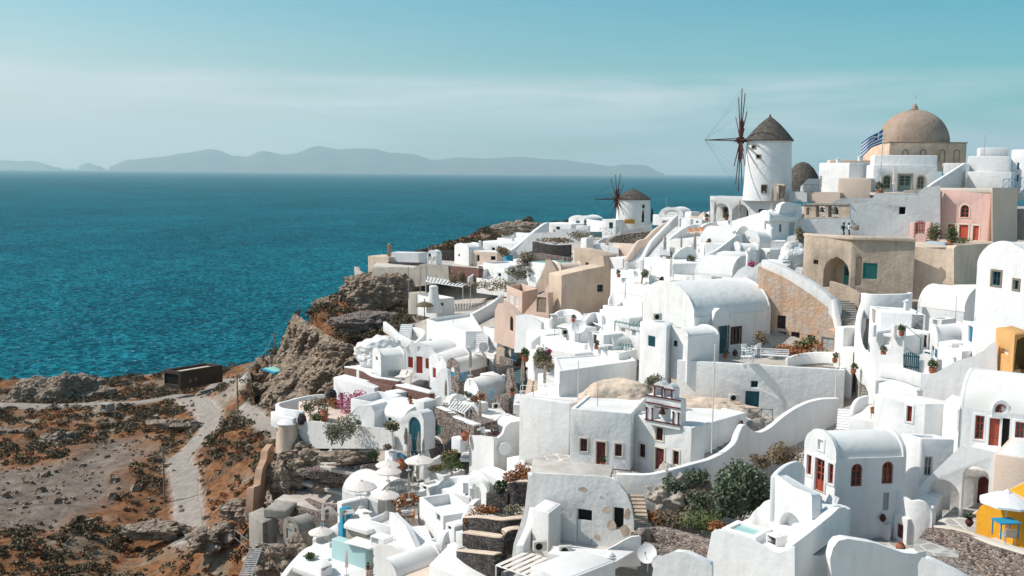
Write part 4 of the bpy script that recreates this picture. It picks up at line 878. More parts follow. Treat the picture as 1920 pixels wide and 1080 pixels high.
# stone steps and rubble wall
SL('grey paved landing below the vaulted house', [(1600,57.5),(1690,55.0),(1770,57.0)], 1018, .5, PAVE)
stairs('dark stone steps rising beside the rubble wall', (1705,1030,53.0), (1745,980,57.8), 1.9, 9, VOLM, th=1.0)
SL('grey paved path along the foot of the rubble wall', [(1690,49.5),(1790,47.0),(1800,51.5),(1720,53.5)], 1060, .4, PAVE)
stairs('low rubble steps at the bottom right corner', (1790,1080,46.2), (1745,1042,50.5), 1.6, 6, RUBB, th=.8, side=1)
pwall('mottled rubble retaining wall of red and grey stones', (1750,56.0),(1925,47.0), [(1750,1130),(1752,990),(1790,1000),(1850,1022),(1925,1044),(1925,1130)], th=.7, m=RUBB, name='rubble_wall', bev=.03)
wall('pale plaster coping on the rubble wall', [(1750,985,56.3),(1790,996,54),(1850,1017,50.5),(1925,1040,47)], th=.9, drop=.12, m=TRIM, smooth=False, name='coping', bev=.03)
SL('paved pool terrace behind the rubble wall', [(1752,57.0),(1850,52.0),(1925,53.0),(1925,58.5),(1790,60.2)], 982, .4, PAVE)
pool('small green pool edge beside the stone steps', [(1775,57.5),(1812,56.3)], 987, dep=2.2, m=TRIM)
pwall('yellow ochre terrace wall with a peach coping', (1832,55.5),(1925,52.0), [(1832,1000),(1832,962),(1840,950),(1862,938),(1890,922),(1925,905),(1925,1030),(1880,1020)], th=.5, m=YEL, name='yellow_wall')
wall('peach coping curving along the yellow wall', [(1820,968,55.6),(1832,957,55.4),(1845,945,55),(1868,933,54.2),(1895,916,53.2),(1925,900,52)], th=.6, drop=.28, m=PEACH, name='coping')
SL('small yellow-walled terrace floor under the white parasol', [(1836,53.5),(1925,50.0)], 1010, .3, PEACH, dep=2)
place(parasol_open, 'white open parasol above the blue table on the yellow terrace', 1884, 1004, 52.3, sc=.95, m=WHP)
place(table_, 'blue-topped table on the yellow terrace', 1884, 1006, 51.0, rz=.1, m=BLUEL, sc=1.15)
place(chair_, 'beige slatted chair in front of the blue table', 1893, 1020, 50.0, rz=2.8, m=CANVD)
place(urn_, 'dark round pot on the corner of the rubble wall', 1817, 987, 55.5, sc=.7, m=WOOD)
bush('dark leafy plant in the dark round pot', P(1817,972,55.5), .25, .3, 50, LEAF)
place(urn_, 'terracotta jar on the paved landing', 1688, 1036, 52.6, sc=.8)
H('low white bench block against the niche block', [(1548,56.5),(1568,55.5),(1575,57)], 938, 1.6, WH, roof='flat', cat='bench', name='bench')
# ================================================================ chapel with the bell gable and what surrounds it
H('white chapel wing, dark red door between two small windows, left of the bell gable', [(1070,78.6),(1183,77.0)], 766, 4.6, WO, dep=7.5, ph=.12, th=.3, roofm=ROOFW,
  op=[(0,'win',1088,822,1101,847,MAROON,'',TRIM),(0,'door',1118,828,1135,877,MAROON,'',TRIM),(0,'win',1153,832,1166,856,MAROON,'',TRIM)])
H('white chapel front with an upper window over a dark red door, below the bell gable', [(1184,78.6),(1297,74.3)], 776, 4.9, WO, dep=7.5, ph=.12, th=.3, roofm=ROOFW,
  op=[(0,'win',1199,831,1210,859,MAROON,'',TRIM),(0,'win',1230,800,1243,828,MAROON,'',TRIM),(0,'door',1228,838,1245,884,MAROON,'',TRIM),(0,'win',1262,844,1273,873,MAROON,'',TRIM)])
# bell gable
def bell_gable():
    A, B = XZ(1211,76.8,-18), XZ(1276,74.9,-18); z0 = P(1240,793,75.8).z; ro = empty('bell_gable', ((A.x+B.x)/2,(A.y+B.y)/2,z0), 'white bell gable with maroon bands, little columns and a bell on the chapel roof', 'bell gable')
    w = (B-A).length; dd = Vector((B.x-A.x,B.y-A.y,0)).normalized(); nn = Vector((-dd.y,dd.x,0)); th = .9
    ol = [(0,z0-.3),(w,z0-.3),(w,z0+2.0),(w*.80,z0+2.0),(w*.80,z0+2.75),(w*.72,z0+3.02),(w*.62,z0+3.1),(w*.53,z0+2.98),(w*.50,z0+2.9),(w*.46,z0+3.05),(w*.36,z0+3.2),(w*.26,z0+3.05),(w*.20,z0+2.8),(w*.20,z0+2.0),(0,z0+2.0)]
    hs = [arc_top(w*.22,w*.44,z0+.15,z0+1.35), arc_top(w*.56,w*.78,z0+.15,z0+1.35), arc_top(w*.27,w*.44,z0+2.1,z0+2.75), arc_top(w*.55,w*.72,z0+2.1,z0+2.68)]
    mb = MB(); facade(mb, A, B, ol, hs, th); facade(mb, A+nn*th, B+nn*th, ol, hs, .001); n = len(ol)
    W3 = lambda u, z, k: (A.x+dd.x*u+nn.x*k, A.y+dd.y*u+nn.y*k, z)
    mb.add([W3(u,z,0) for u,z in ol]+[W3(u,z,th) for u,z in ol], [(i,(i+1)%n,n+(i+1)%n,n+i) for i in range(n)]); mb.build('gable_wall', WH, ro, bev=.02)
    for (u0,u1,z) in ((-.05,w+.05,0),(-.03,w+.03,1.95),(0,w*.5,1.38),(w*.5,w,1.33),(w*.18,w*.50,2.78),(w*.5,w*.82,2.68)):
        b = MB(); plate(b, A, B, [(u0,z0+z),(u1,z0+z),(u1,z0+z+.09),(u0,z0+z+.09)], -.09, .02); b.build('band', MAROON, ro)
    for u in (.03,.2,.80,.95):
        c = MB(); p = Vector(W3(w*u, z0+.1, -.05)); c.tube(p, p+Vector((0,0,.9)), .045, n=8); c.tube(p+Vector((0,0,.82)), p+Vector((0,0,.95)), .08, n=8); c.build('column', MAROON, ro)
    for u in (.25,.46,.55,.74):
        c = MB(); p = Vector(W3(w*u, z0+2.08, -.05)); c.tube(p, p+Vector((0,0,.6)), .045, n=8); c.tube(p+Vector((0,0,.52)), p+Vector((0,0,.64)), .07, n=8); c.build('column', MAROON, ro)
    c = MB(); c.lathe(W3(w*.5, z0+.75, -.15), [(0,.55),(.1,.52),(.16,.3),(.27,.08),(.30,0),(0,.04)], 14); c.build('bell', WOOD, ro, smooth=True)
    c = MB(); c.tube(W3(w*.3,z0+1.22,-.15), W3(w*.7,z0+1.22,-.15), .05, n=6); c.build('beam', WOOD, ro)
bell_gable()
SL('grey stone-paved courtyard in front of the chapel', [(985,80),(1080,75.6),(1200,72.4),(1240,75),(1120,80.5),(1040,82)], 862, .4, PAVE)
wall('low white parapet along the chapel courtyard', [(990,888,73.0),(1060,890,72.6),(1130,893,72.2),(1152,897,72)], th=.4, drop=1.0, smooth=False)
wall('long white wall climbing from the chapel courtyard past the chapel to the rusty gate', [(1155,889,72),(1215,890,71.4),(1262,880,71.2),(1300,870,71.6),(1333,861,72.4),(1362,846,73.6),(1380,830,74.8),(1387,812,75.8),(1393,799,76.2),(1400,797,76.6),(1410,806,77),(1424,811,77.6),(1440,805,78.2),(1457,792,78.6),(1475,777,79.0),(1497,763,79.3),(1520,753,79.5),(1545,748,79.7),(1574,747,79.9)], th=.5, drop=5.2)
rock('whitewashed rock face under the curved chapel wall', 1258, 950, 71.8, 2.2, 1.6, 2.4, GREYW, 4, rough=.22)
rock('rough grey rock beside the fig tree', 1300, 955, 71.0, 1.6, 1.4, 1.6, ROCKM, 5, rough=.4)
stairs('steep grey stone steps beside the chapel', (1318,853,75.6), (1384,806,80.2), 1.2, 7, GREYC, side=1, th=2)
H('narrow white gate pier with a rusty red gate at the top of the chapel steps', [(1378,80.5),(1390,79.5)], 782, 2.4, WH, dep=1.0, roof='flat', cat='gate pier', name='gate_pier')
pwall('rusty red narrow gate at the top of the chapel steps', (1385,80.0),(1393,78.9), [(1385,823),(1385,790),(1392,788),(1392,822)], th=.06, m=REDB, cat='gate', name='gate', bev=0)
# lower house with peeling plaster
def peel():
    r = pwall('rounded old white house with peeling plaster and two dark doorways, below the courtyard', (990,67.6),(1205,64.6),
      [(960,1060),(965,1020),(985,960),(992,900),(1000,889),(1137,896),(1158,908),(1172,925),(1181,948),(1186,975),(1187,1005),(1186,1060)], [('r',1081,954,1109,1021),('r',1149,951,1169,994)], th=.5, m=WO, cat='house', name='old_house', bev=.08, fill=[(0,'hole',DARK),(1,'hole',DARK)])
    A, B = XZ(990,67.6,-15), XZ(1205,64.6,-15)
    d_ = MB(); plate(d_, A, B, hole_of(A,B,1082,974,1108,1020,''), .1, .16); d_.build('door_leaf', WO, r)
    rd = random.Random(5)
    for cx_, cy_, rx, ry in ((1093,917,9,5),(1137,956,9,8),(1145,985,11,14),(1176,965,8,12),(1127,932,2,3),(1139,926,2,2),(1172,995,10,12),(1120,1008,6,7)):
        pg = [PW(cx_+rx*math.cos(t*.7)*rd.uniform(.6,1.15), cy_+ry*math.sin(t*.7)*rd.uniform(.6,1.15), A, B) for t in range(9)]
        q = MB(); plate(q, A, B, pg[::-1], -.012, .02); q.build('bare_patch', BROWN if rd.random() < .5 else TAN, r)
peel()
SL('screed courtyard strip above the old house with peeling plaster', [(992,68.2),(1140,66.6),(1150,71.5),(1000,73)], 896, .5, FLOOR)
wall('white rolled edge along the top of the old house', [(992,889,67.9),(1060,892,67.2),(1137,896,66.3),(1158,908,65.8)], th=.4, drop=.5)
SL('pale concrete yard at the foot of the old house', [(1030,65.5),(1195,62.5),(1200,66),(1040,68)], 1024, .4, FLOOR)
stairs('worn brown stone steps curving down beside the old house', (1183,1000,64.5), (1173,926,69.5), 1.3, 10, BROWN, th=1.2)
H('white block house with a stepped top beside the old house', [(998,65.0),(1029,64.0),(1053,66.0)], 953, 3.0, WO, roof='flat', cat='outbuilding', name='outbuilding')
wall('white sloping wall left of the block house', [(993,950,67),(985,985,65.5),(968,1022,63.6)], th=.5, drop=3, m=WO)
place(tank_, 'air conditioner on the flat roof below the old house', 1012, 1032, 61.8, rz=.2, sc=1.05)
pwall('white scalloped parapet in front of the old house', (1035,61.8),(1202,61.4), [(1035,1052),(1035,1028),(1077,1027),(1120,1033),(1138,1033),(1155,1024),(1172,1014),(1186,1008),(1200,1007),(1200,1060),(1118,1062)], th=.4, m=WO)
H('white house with a wide flat roof at the bottom edge', [(994,55.0),(1063,1088),(1155,1052)], 1062, 3.0, WO, roof='flat', roofm=ROOFW)
SL('pale flat roof terrace between the scalloped parapet and the white chimney', [(1026,60.5),(1150,59.0),(1190,61),(1040,61.6)], 1037, .5, ROOFW)
chimney('white chimney with a dark cowl on the wide flat roof', 1144, 1075, 57.5, .5, 1.3)
place(dish_, 'big satellite dish against the stone garden wall', 1214, 1073, 59.5, rz=-.4, sc=1.35)
place(dish_, 'smaller satellite dish right of the big one', 1236, 1082, 58.0, rz=-.5, sc=1.0)
wall('grey rubble garden wall with a rounded left end', [(1203,1003,63.5),(1215,991,64.5),(1245,993,64),(1285,1003,62.5),(1335,1018,60)], th=.6, drop=2.2, m=RUBB, cat='wall', name='rubble_wall')
wall('lower pale ledge on the rubble garden wall', [(1205,1020,62.8),(1245,1026,62.3),(1285,1040,61)], th=.5, drop=1.5, m=RUBB, name='rubble_wall')
# pergola bottom
def pergola(label, pts, top, n=8, m=None, hgt=2.4, canvas=None, post=None):
    z = P(pts[0][0], top, pts[0][1]).z; q = mkplan(pts, z, 3.0); c = sum(q, Vector())/4; ro = empty('pergola', (c.x,c.y,z-hgt), label, 'pergola'); m = m or WHP
    for i in range(4): p = MB(); p.tube(Vector((q[i].x,q[i].y,z-hgt)), q[i], .05, n=6); p.build('post', post or m, ro)
    b = MB(); b.tube(q[0], q[1], .05, n=6); b.build('beam', post or m, ro); b = MB(); b.tube(q[3], q[2], .05, n=6); b.build('beam', post or m, ro)
    for i in range(n):
        t0 = i/n; a = q[0].lerp(q[1], t0+.1/n); b_ = q[3].lerp(q[2], t0+.1/n); w = (q[1]-q[0])*(.62/n if canvas else .2/n); s = MB(); s.box(a+Vector((0,0,.06)), w, b_-a, (0,0,.03)); s.build('slat', canvas or m, ro)
    return ro
pergola('pergola of beige canvas strips at the bottom edge', [(930,61.5),(1000,59.5)], 1060, 6, canvas=CANV, hgt=2.2)
# garden
bush('big glossy fig tree in the terrace garden', P(1385,1000,66.0), 2.25, 4.6, 5200, LEAF, cat='tree', name='fig_tree', leaf=.17, lump=9, seed=2, trunkh=.5)
bush('dark ivy hanging on the rock under the curved wall', P(1268,925,69.3), 1.0, 1.2, 420, LEAF, leaf=.13, seed=4)
bush('dark green creeper between the fig tree and the rock', P(1310,915,70.5), 1.0, 1.6, 420, LEAF, leaf=.13, seed=6)
bush('yellow-green shrub right of the fig tree', P(1440,958,66.5), .9, 1.5, 420, LEAFG, leaf=.13, seed=7)
bush('dry brown shrub above the fig tree', P(1478,880,73.5), 1.7, 2.2, 1100, LEAFD, leaf=.12, seed=8)
bush('small dry shrub left of the brown shrub', P(1428,880,73.0), 1.0, 1.2, 420, LEAFD, leaf=.12, seed=9)
for i, (x, y, d, r, h, m_, lb) in enumerate([(1225,985,67.5,1.1,.9,LEAFR,'rusty dry shrub at the left end of the garden'),(1262,990,66.5,1.3,1.1,LEAFS,'low olive shrub second from the left in the garden'),(1300,992,65.5,1.4,1.3,LEAFG,'green weedy shrub in the middle of the garden'),(1335,992,64.5,1.2,1.2,LEAFG,'green weedy shrub against the plunge pool wall'),(1322,962,67.5,1.3,1.4,LEAF,'dark shrub below the rough rock'),(1350,1000,63,.9,.7,LEAFR,'rusty weeds along the rubble garden wall')]):
    bush(lb, P(x,y,d), r, h, 520, m_, leaf=.12, seed=20+i)
# tall walls left of the chapel
H('tall white flat-roofed block behind the chapel with a long rising parapet', [(1049,86.5),(1193,92.0),(1178,96),(1040,93)], 696, 7.0, WH, ph=.1, roofm=ROOFW)
H('white block with a glass balustrade left of the chapel', [(974,87.0),(1068,84.0)], 742, 6.5, WO, dep=4.5, roof='flat', roofm=ROOFW)
rail('glass and steel balustrade on the white block left of the chapel', [(976,742,87),(1000,743,86.3),(1048,741,85.2)], .95, METW, cross=False)
pole_('tall thin white pole between the tall block and the chapel', 1083, 770, 82.5, 4.2, .045)
pole_('tall thin white pole in front of the chapel steps', 1334, 850, 73.5, 8.3, .05)
rock('rounded beige rock with whitewashed top behind the chapel', 1160, 762, 84.5, 3.5, 2.2, 1.8, TAN, 6, rough=.18, fr=.8)
rock('long beige rock ledge behind the bell gable', 1300, 778, 83.0, 5.6, 1.6, 1.3, TAN, 8, rough=.2, rz=-.25)
rock('beige rock step between the bell gable and the steps', 1350, 786, 82.0, 2.6, 1.5, 1.3, TAN, 9, rough=.22, rz=-.3)
bush('grey-green shrub growing on the beige rock by the bell gable', P(1219,735,81.5), 1.0, 1.6, 800, LEAFO, leaf=.11, seed=10)
SL('pale roof terrace of the chapel running back to the beige rock', [(1095,82.5),(1380,81.0),(1385,84),(1105,87)], 765, .5, ROOFW)
# terrace block with the blue door
H('wide white wall-like house with a blue door and a terrace on its roof', [(1270,85.0),(1585,81.2)], 675, 5.0, WO, dep=7.5, ph=.55, th=.35, roofm=FLOOR,
  op=[(0,'door',1397,733,1423,784,TEAL,'',None),(0,'win',1408,714,1421,727,TEAL)])
SL('small concrete balcony in front of the blue door', [(1383,82.3),(1450,81.5)], 786, .5, GREYC, dep=1.6)
rail('blue crossed railing of the balcony below the blue door', [(1384,787,81.2),(1448,790,80.4)], 1.0, TEAL)
place(tank_, 'air conditioner on the wall left of the blue door', 1376, 752, 82.0)
rock('rubble slope under the blue-door balcony', 1425, 812, 80.8, 2.6, 1.6, 1.0, GREYC, 12, rough=.4)
H('white block with a teal-shuttered window below the big vault', [(1200,88.0),(1250,85.3),(1262,87.5)], 603, 8.6, WH, roof='flat', op=[(0,'louv',1215,629,1228,651,TEAL)])
H('small white vaulted wing with a tiny teal window in front of the big vault', [(1248,87.5),(1290,84.6),(1350,86.0)], 622, 4.0, WH, roof='vault', rise=.7, gable=0, name='vaulted_house', op=[(0,'win',1262,637,1271,651,TEAL,'',WHP)])
H('big white barrel-vaulted house with two small vents behind the white furniture terrace', [(1205,98.5),(1302,88.6),(1446,94.0)], 568, 5.5, WO, roof='vault', rise=2.7, gable=0, name='vaulted_house', roofm=WO,
  op=[(1,'door',1349,596,1365,662,TEAL,'',WOODG),(1,'win',1372,616,1388,642,WOOD,'',WOOD)])
pwall('white arched dormer over the teal door of the big vault', (1338,89.4),(1368,90.5), [(1337,612),(1338,598),(1342,586),(1350,579),(1358,579),(1365,586),(1369,597),(1369,608)], th=2.4, name='dormer', cat='dormer')
# furniture terrace
for i, (x, y, d, rz) in enumerate([(1399,668,84.5,.5),(1417,664,85.5,-2.4),(1409,676,83.8,1.2)]):
    place(chair_, ['white plastic chair left of the low bench table','white plastic chair behind the low bench table','white plastic chair nearest the camera on the vault terrace'][i], x, y, d, rz=rz, sc=1.15, group='white chairs on the vault terrace')
place(table_, 'low white table on the vault terrace', 1400, 683, 83.2, rz=.1, sc=.9)
def bench_():
    r = empty('bench', (0,0,0), 'x', 'bench'); s = MB(); s.box((-1.2,-.25,.42),(2.4,0,0),(0,.5,0),(0,0,.05)); s.build('seat', WHP, r)
    b = MB()
    for k in range(3): b.box((-1.2,.25,.55+.17*k),(2.4,0,0),(0,.04,0),(0,0,.10))
    b.build('backrest', WHP, r)
    for x in (-1.15,1.1):
        for y in (-.22,.22): l = MB(); l.box((x,y,0),(.05,0,0),(0,.05,0),(0,0,.45+(.5 if y > 0 else .2))); l.build('leg', WHP, r)
    return r
place(bench_, 'long white slatted bench on the vault terrace', 1452, 676, 84.2, rz=-.25)
wall('low white curved parapet around the dry plants on the vault terrace', [(1478,672,84.5),(1500,664,85.5),(1540,660,85),(1572,661,83.5)], th=.3, drop=1.0)
bush('orange dry aloe bed in front of the salmon ruin', P(1490,664,87.5), 2.2, 1.1, 900, LEAFR, leaf=.16, seed=30)
bush('grey dry bush at the left foot of the salmon ruin', P(1432,648,89.5), 1.0, 1.5, 420, LEAFD, leaf=.12, seed=31)
bush('yellow-green aloe plants right of the orange bed', P(1508,660,88.0), 1.2, 1.3, 420, LEAFG, leaf=.17, seed=32)
place(urn_, 'dark round pot beside the teal door', 1378, 668, 86.5, sc=.8, m=WOOD)
# salmon ruin
r_ = pwall('salmon-coloured ruined house front with broken plaster and dark windows', (1422,95.5),(1568,90.5), [(1422,660),(1422,500),(1440,508),(1470,522),(1500,540),(1530,560),(1556,580),(1568,592),(1568,660)],
  [('r',1457,591,1473,617),('r',1457,621,1474,646),('r',1483,622,1499,643),('r',1514,628,1528,643)], th=.7, m=SALM, cat='house', name='ruined_house', fill=[(0,'win',WOOD),(1,'door',TEAL),(2,'win',WOOD),(3,'win',WOOD)])
wall('thick white sloping coping above the salmon ruin', [(1428,487,96.0),(1465,501,94.6),(1500,519,93.2),(1530,537,92),(1556,558,91),(1567,575,90.5)], th=1.0, drop=1.6, m=WO)
wall('white stair wall end below the sloping coping', [(1560,560,90.4),(1567,600,89.4),(1568,640,88.6)], th=.5, drop=1.4, m=WO)
H('small pink-white arched shed with a grey board beside the salmon ruin', [(1533,88.6),(1568,87.4)], 626, 1.9, SALM, dep=2.0, roof='vault', rise=.45, gable=0, op=[(0,'door',1540,632,1563,657,GREYP)], cat='shed', name='shed')
H('white pier between the vault terrace and the stone stairway', [(1566,85.6),(1582,84.6)], 612, 3.6, WO, dep=2.2, roof='flat', cat='pier', name='pier')
H('white block wall at the right end of the vault terrace', [(1577,83.0),(1600,82.0),(1606,85)], 656, 4.0, WO, roof='flat', cat='wall block', name='wall_block')
# grey stairway
for k, (a, b, n) in enumerate([((1613,745,78.5),(1618,716,80.5),6),((1612,716,80.5),(1602,690,83.5),6),((1592,690,83.5),(1598,640,87.0),9),((1585,640,87.0),(1584,600,90.5),8),((1577,600,90.5),(1568,562,94.5),9)]):
    stairs('grey stone stairway, '+['lowest flight by the white terrace','second flight from the bottom','long middle flight beside the vault terrace','flight beside the salmon ruin','top flight below the brown arched house'][k], a, b, 1.6, n, GREYC, group='grey stone stairway between the salmon ruin and the white houses', th=1.6)
wall('white parapet right of the stone stairway', [(1608,585,90),(1612,610,88),(1605,630,87),(1618,660,84.5),(1640,700,81)], th=.4, drop=1.5, m=WO)
wall('rough tan wall dropping beside the stone stairway', [(1555,527,95.5),(1583,535,94.6),(1600,545,93.5),(1612,552,92.8)], th=.5, drop=2.4, m=BROWN, smooth=False)
pole_('white lamp pole on the right end of the vault terrace wall', 1566, 745, 80.4, 2.4, .05)
# ================================================================ middle right: white houses around the teal gate
H('white barrel-roofed house below the tan wall, behind the teal-shuttered house', [(1720,86.5),(1808,83.0)], 574, 4.5, WH, dep=4.2, roof='vault', rise=1.9, gable=1, name='vaulted_house', lip=.03)
H('plain white block against the tan wall beside the barrel roof', [(1786,90.0),(1831,87.0)], 534, 3.0, WH, dep=3, roof='flat')
H('white house with a square teal shutter and a cream side door above the teal gate', [(1631,82.5),(1651,78.8),(1736,77.2)], 573, 6.5, WH, ph=.2, th=.25,
  op=[(1,'louv',1711,590,1729,616,TEALG),(0,'door',1634,578,1641,609,CANVD)])
wall('white parapet behind the roof of the teal-shuttered house', [(1614,549,87),(1640,552,86),(1700,551,85.6),(1712,548,86)], th=.4, drop=2.2)
H('small white terrace house with a cream blind window, left of the green stair rail', [(1632,77.0),(1696,74.8)], 622, 4.0, WH, dep=3.0, ph=.25, op=[(0,'niche',1655,631,1669,648,CANV)])
for i,(x,lb) in enumerate(((1634,'left'),(1673,'middle'),(1688,'right'))):
    H('short white merlon on the terrace with the blind window, '+lb+' one of three', [(x-3,76.4-.03*(x-1634)),(x+5,76.1-.03*(x-1634))], 609, .9, WH, dep=.4, roof='flat', cat='merlon', name='merlon', group='merlons of the little terrace')
H('white shaded wall with a brown door behind the green stair rail', [(1696,77.5),(1740,76.0)], 618, 4.6, WH, dep=1.0, roof='flat', cat='wall', name='house_wall', op=[(0,'door',1731,628,1737,652,WOOD),(0,'niche',1701,634,1713,647,WH)])
rail('green sloping stair handrail beside the teal gate', [(1696,652,75.2),(1724,676,73.9)], 1.7, TEALG, cross=False, sp=1.4)
pwall('white wall left of the teal gate', (1641,74.5),(1693,72.6), [(1641,712),(1643,666),(1676,667),(1681,662),(1692,663),(1692,712)], th=.4)
pwall('white wall right of the teal gate', (1724,72.4),(1744,71.8), [(1724,712),(1725,666),(1733,663),(1744,668),(1744,712)], th=.4)
def gate(label, a, b, x0, y0, x1, y1, m, n=9):
    A, B = XZ(a[0],a[1],-14), XZ(b[0],b[1],-14); h = hole_of(A,B,x0,y0,x1,y1,''); u0,u1,z0,z1 = h[0][0],h[1][0],h[0][1],h[2][1]; ro = empty('gate', (A.x,A.y,z0), label, 'gate')
    for i in range(n):
        u = u0+(u1-u0)*(i+.5)/n; w = (u1-u0)/n*.32; k = abs(2*(i+.5)/n-1); zt = z1-.28*k*k*(z1-z0)*.6; q = MB(); plate(q, A, B, [(u-w,z0),(u+w,z0),(u+w,zt),(u-w,zt)], .0, .03); q.build('picket', m, ro)
    for f in (.2,.75): q = MB(); plate(q, A, B, [(u0,z0+(z1-z0)*f),(u1,z0+(z1-z0)*f),(u1,z0+(z1-z0)*f+.08),(u0,z0+(z1-z0)*f+.08)], .03, .07); q.build('crossbar', m, ro)
    return ro
gate('teal picket gate with a rounded top between two white walls', (1693,72.8),(1724,72.2), 1693, 659, 1724, 698, TEAL, 8)
H('white letterbox pillar with a teal panel right of the teal gate', [(1731,73.0),(1745,72.5)], 656, 1.6, WH, dep=.4, roof='flat', cat='pillar', name='pillar', op=[(0,'louv',1733,659,1744,669,TEALG)])
H('white vaulted house with a brown window and blue shutter, right of the teal gate', [(1740,76.8),(1758,73.0),(1810,74.5)], 632, 4.5, WH, roof='vault', rise=1.3, gable=0, name='vaulted_house', op=[(0,'win',1746,646,1751,667,WOOD),(0,'louv',1752,652,1757,674,BLUE)])
H('low white block in front of the small vault right of the teal gate', [(1759,73.0),(1785,72.0)], 640, 3.0, WH, dep=2, roof='flat', cat='outbuilding', name='outbuilding')
H('white block with a rounded bench top below the blue door', [(1768,72.0),(1804,69.6),(1830,70.6)], 648, 3.4, WH, ph=.15, cat='outbuilding', name='outbuilding')
H('white house with a bright blue door on its left side', [(1805,73.0),(1831,69.5),(1925,67.0)], 600, 6.5, WH, ph=.25, op=[(0,'door',1814,609,1823,645,BLUE)])
H('tall white gabled vault with two brown-framed windows at the right edge', [(1832,77.0),(1935,72.0)], 500, 6.5, WH, dep=8, roof='vault', rise=2.15, gable=0, name='vaulted_house', lip=.05,
  op=[(0,'win',1860,508,1876,537,TEAL,'',WOODG),(0,'win',1901,525,1910,544,TEAL,'',WOODG)])
H('ochre house with a small square window niche at the right edge', [(1867,68.6),(1903,65.5),(1935,66.5)], 614, 5.6, OCHRE, roof='flat', roofm=OCHRE, op=[(0,'niche',1876,652,1890,668,CANV),(1,'niche',1905,625,1925,690,OCHRE)])
H('large white house body below the teal gate', [(1649,74.4),(1729,70.8),(1800,70.0)], 688, 8.5, WH, roof='flat')
pwall('white parapet wall sweeping up to the ochre house', (1728,70.2),(1868,67.4), [(1728,770),(1728,702),(1742,703),(1756,700),(1775,689),(1797,677),(1815,672),(1831,667),(1848,657),(1858,646),(1866,642),(1868,650),(1868,770)], th=.4)
wall('white parapet along the top of the large white house body', [(1649,682,74.2),(1675,686,73.1),(1700,693,72),(1729,702,70.6)], th=.35, drop=1.0)
H('white turret block with a tall shaded niche left of the large house', [(1630,76.5),(1668,74.2),(1672,76)], 703, 4.4, WH, roof='flat', op=[(0,'niche',1640,718,1666,754,WH)])
wall('white quarter-round stair parapet below the turret block', [(1600,778,74),(1603,760,74.6),(1612,747,75),(1630,742,75.2)], th=.3, drop=2.2)
stairs('white steps under the quarter-round parapet', (1612,776,73.6), (1632,757,75.4), 1.2, 6, WH, th=1)
stairs('narrow white steps at the top end of the long chapel wall', (1568,806,75.4), (1571,766,79.0), .9, 8, WH, th=1)
SL('little white terrace with wooden chairs above the barrel-vaulted house', [(1592,72.5),(1672,70.5)], 783, 1.6, WH, dep=3.2)
place(chair_, 'wooden chair on the left of the little white terrace', 1641, 786, 71.8, rz=.7, m=mat('light_wood',(.45,.22,.09),.7))
place(chair_, 'wooden chair on the right of the little white terrace', 1656, 787, 71.4, rz=-.6, m=MATS['light_wood'])
place(pot_, 'terracotta pot with a small plant beside the blue shutter', 1748, 700, 71.4, sc=.9)
place(pot_, 'yellowing potted aloe on the wall left of the green handrail', 1656, 667, 74.6, sc=.7, m=LEAFO)
wall('rough whitewashed stair wall left of the teal-shuttered house', [(1615,562,88),(1606,590,86),(1603,625,82.5),(1612,655,79.5),(1638,668,77)], th=.5, drop=2.6, m=WO)
wall('white sloping wall between the stone stairway and the teal gate wall', [(1618,655,79.6),(1630,680,77),(1642,702,75.2)], th=.4, drop=2.4, m=WO)
# ================================================================ brown arched house, tan wall, pink house
H('grey-brown cement house with a pointed arch, a teal door and a teal window', [(1508,100.5),(1598,95.5),(1717,93.5)], 439, 6.2, BROWN, roof='flat', roofm=BROWN,
  op=[(0,'porch',1544,479,1592,544,BROWN,'p'),(0,'win',1525,487,1534,496,WOOD),(1,'louv',1618,493,1645,524,TEALG),(1,'niche',1604,480,1616,536,BROWN,'a')])
wall('cement coping lip along the brown house roof', [(1506,437,100.6),(1553,440,97.9),(1598,443,95.2),(1655,444,94.3),(1718,447,93.3)], th=.4, drop=.35, m=TAN, smooth=False, name='coping')
pwall('tan retaining wall below the pink house', (1710,95.0),(1793,92.2), [(1710,560),(1710,463),(1790,471),(1792,560)], th=.8, m=TAN, name='retaining_wall')
pwall('tan retaining wall right of the corner, behind the tall gabled vault', (1789,92.4),(1864,98.0), [(1789,560),(1789,466),(1795,461),(1864,457),(1864,560)], th=.8, m=TAN, name='retaining_wall')
H('pink house with coral doors and an arched coral window', [(1760,112),(1859,108),(1906,113)], 355, 7.6, PINK, roof='flat', roofm=TAN,
  op=[(0,'win',1801,384,1817,408,CORAL,'a',TRIM),(0,'door',1798,421,1815,458,CORAL,'',TRIM),(0,'win',1777,420,1790,440,CORAL,'',TRIM),(0,'door',1824,423,1835,455,CORAL,'',TRIM)])
pwall('cream plastered right side of the pink house', (1861,107.9),(1907,112.8), [(1861,470),(1861,353),(1907,353),(1907,470)], th=.12, m=PEACH, name='side_wall')
wall('cream cornice along the front of the pink house', [(1758,352,112.2),(1862,353,107.8)], th=.4, drop=.5, m=TRIM, smooth=False, name='cornice')
wall('cream corner strip on the left of the pink house', [(1758,356,111.9),(1763,356,111.7)], th=.2, drop=6.5, m=TRIM, smooth=False, name='corner_strip')
H('tan house wall at the far right edge behind the pink house', [(1900,118),(1935,116)], 392, 6, GREYW, dep=4, roof='flat')
rail('blue crossed railing at the far right edge above the pink house', [(1880,356,116),(1925,352,112)], 1.2, BLUE)
gate('dark red arched picket gate left of the pink house', (1717,110.0),(1734,109.4), 1717, 413, 1734, 438, RED, 6)
H('pink plaster gate pier left of the red gate', [(1706,110.4),(1715,110)], 417, 2.6, PINK, dep=.8, roof='flat', cat='gate pier', name='gate_pier')
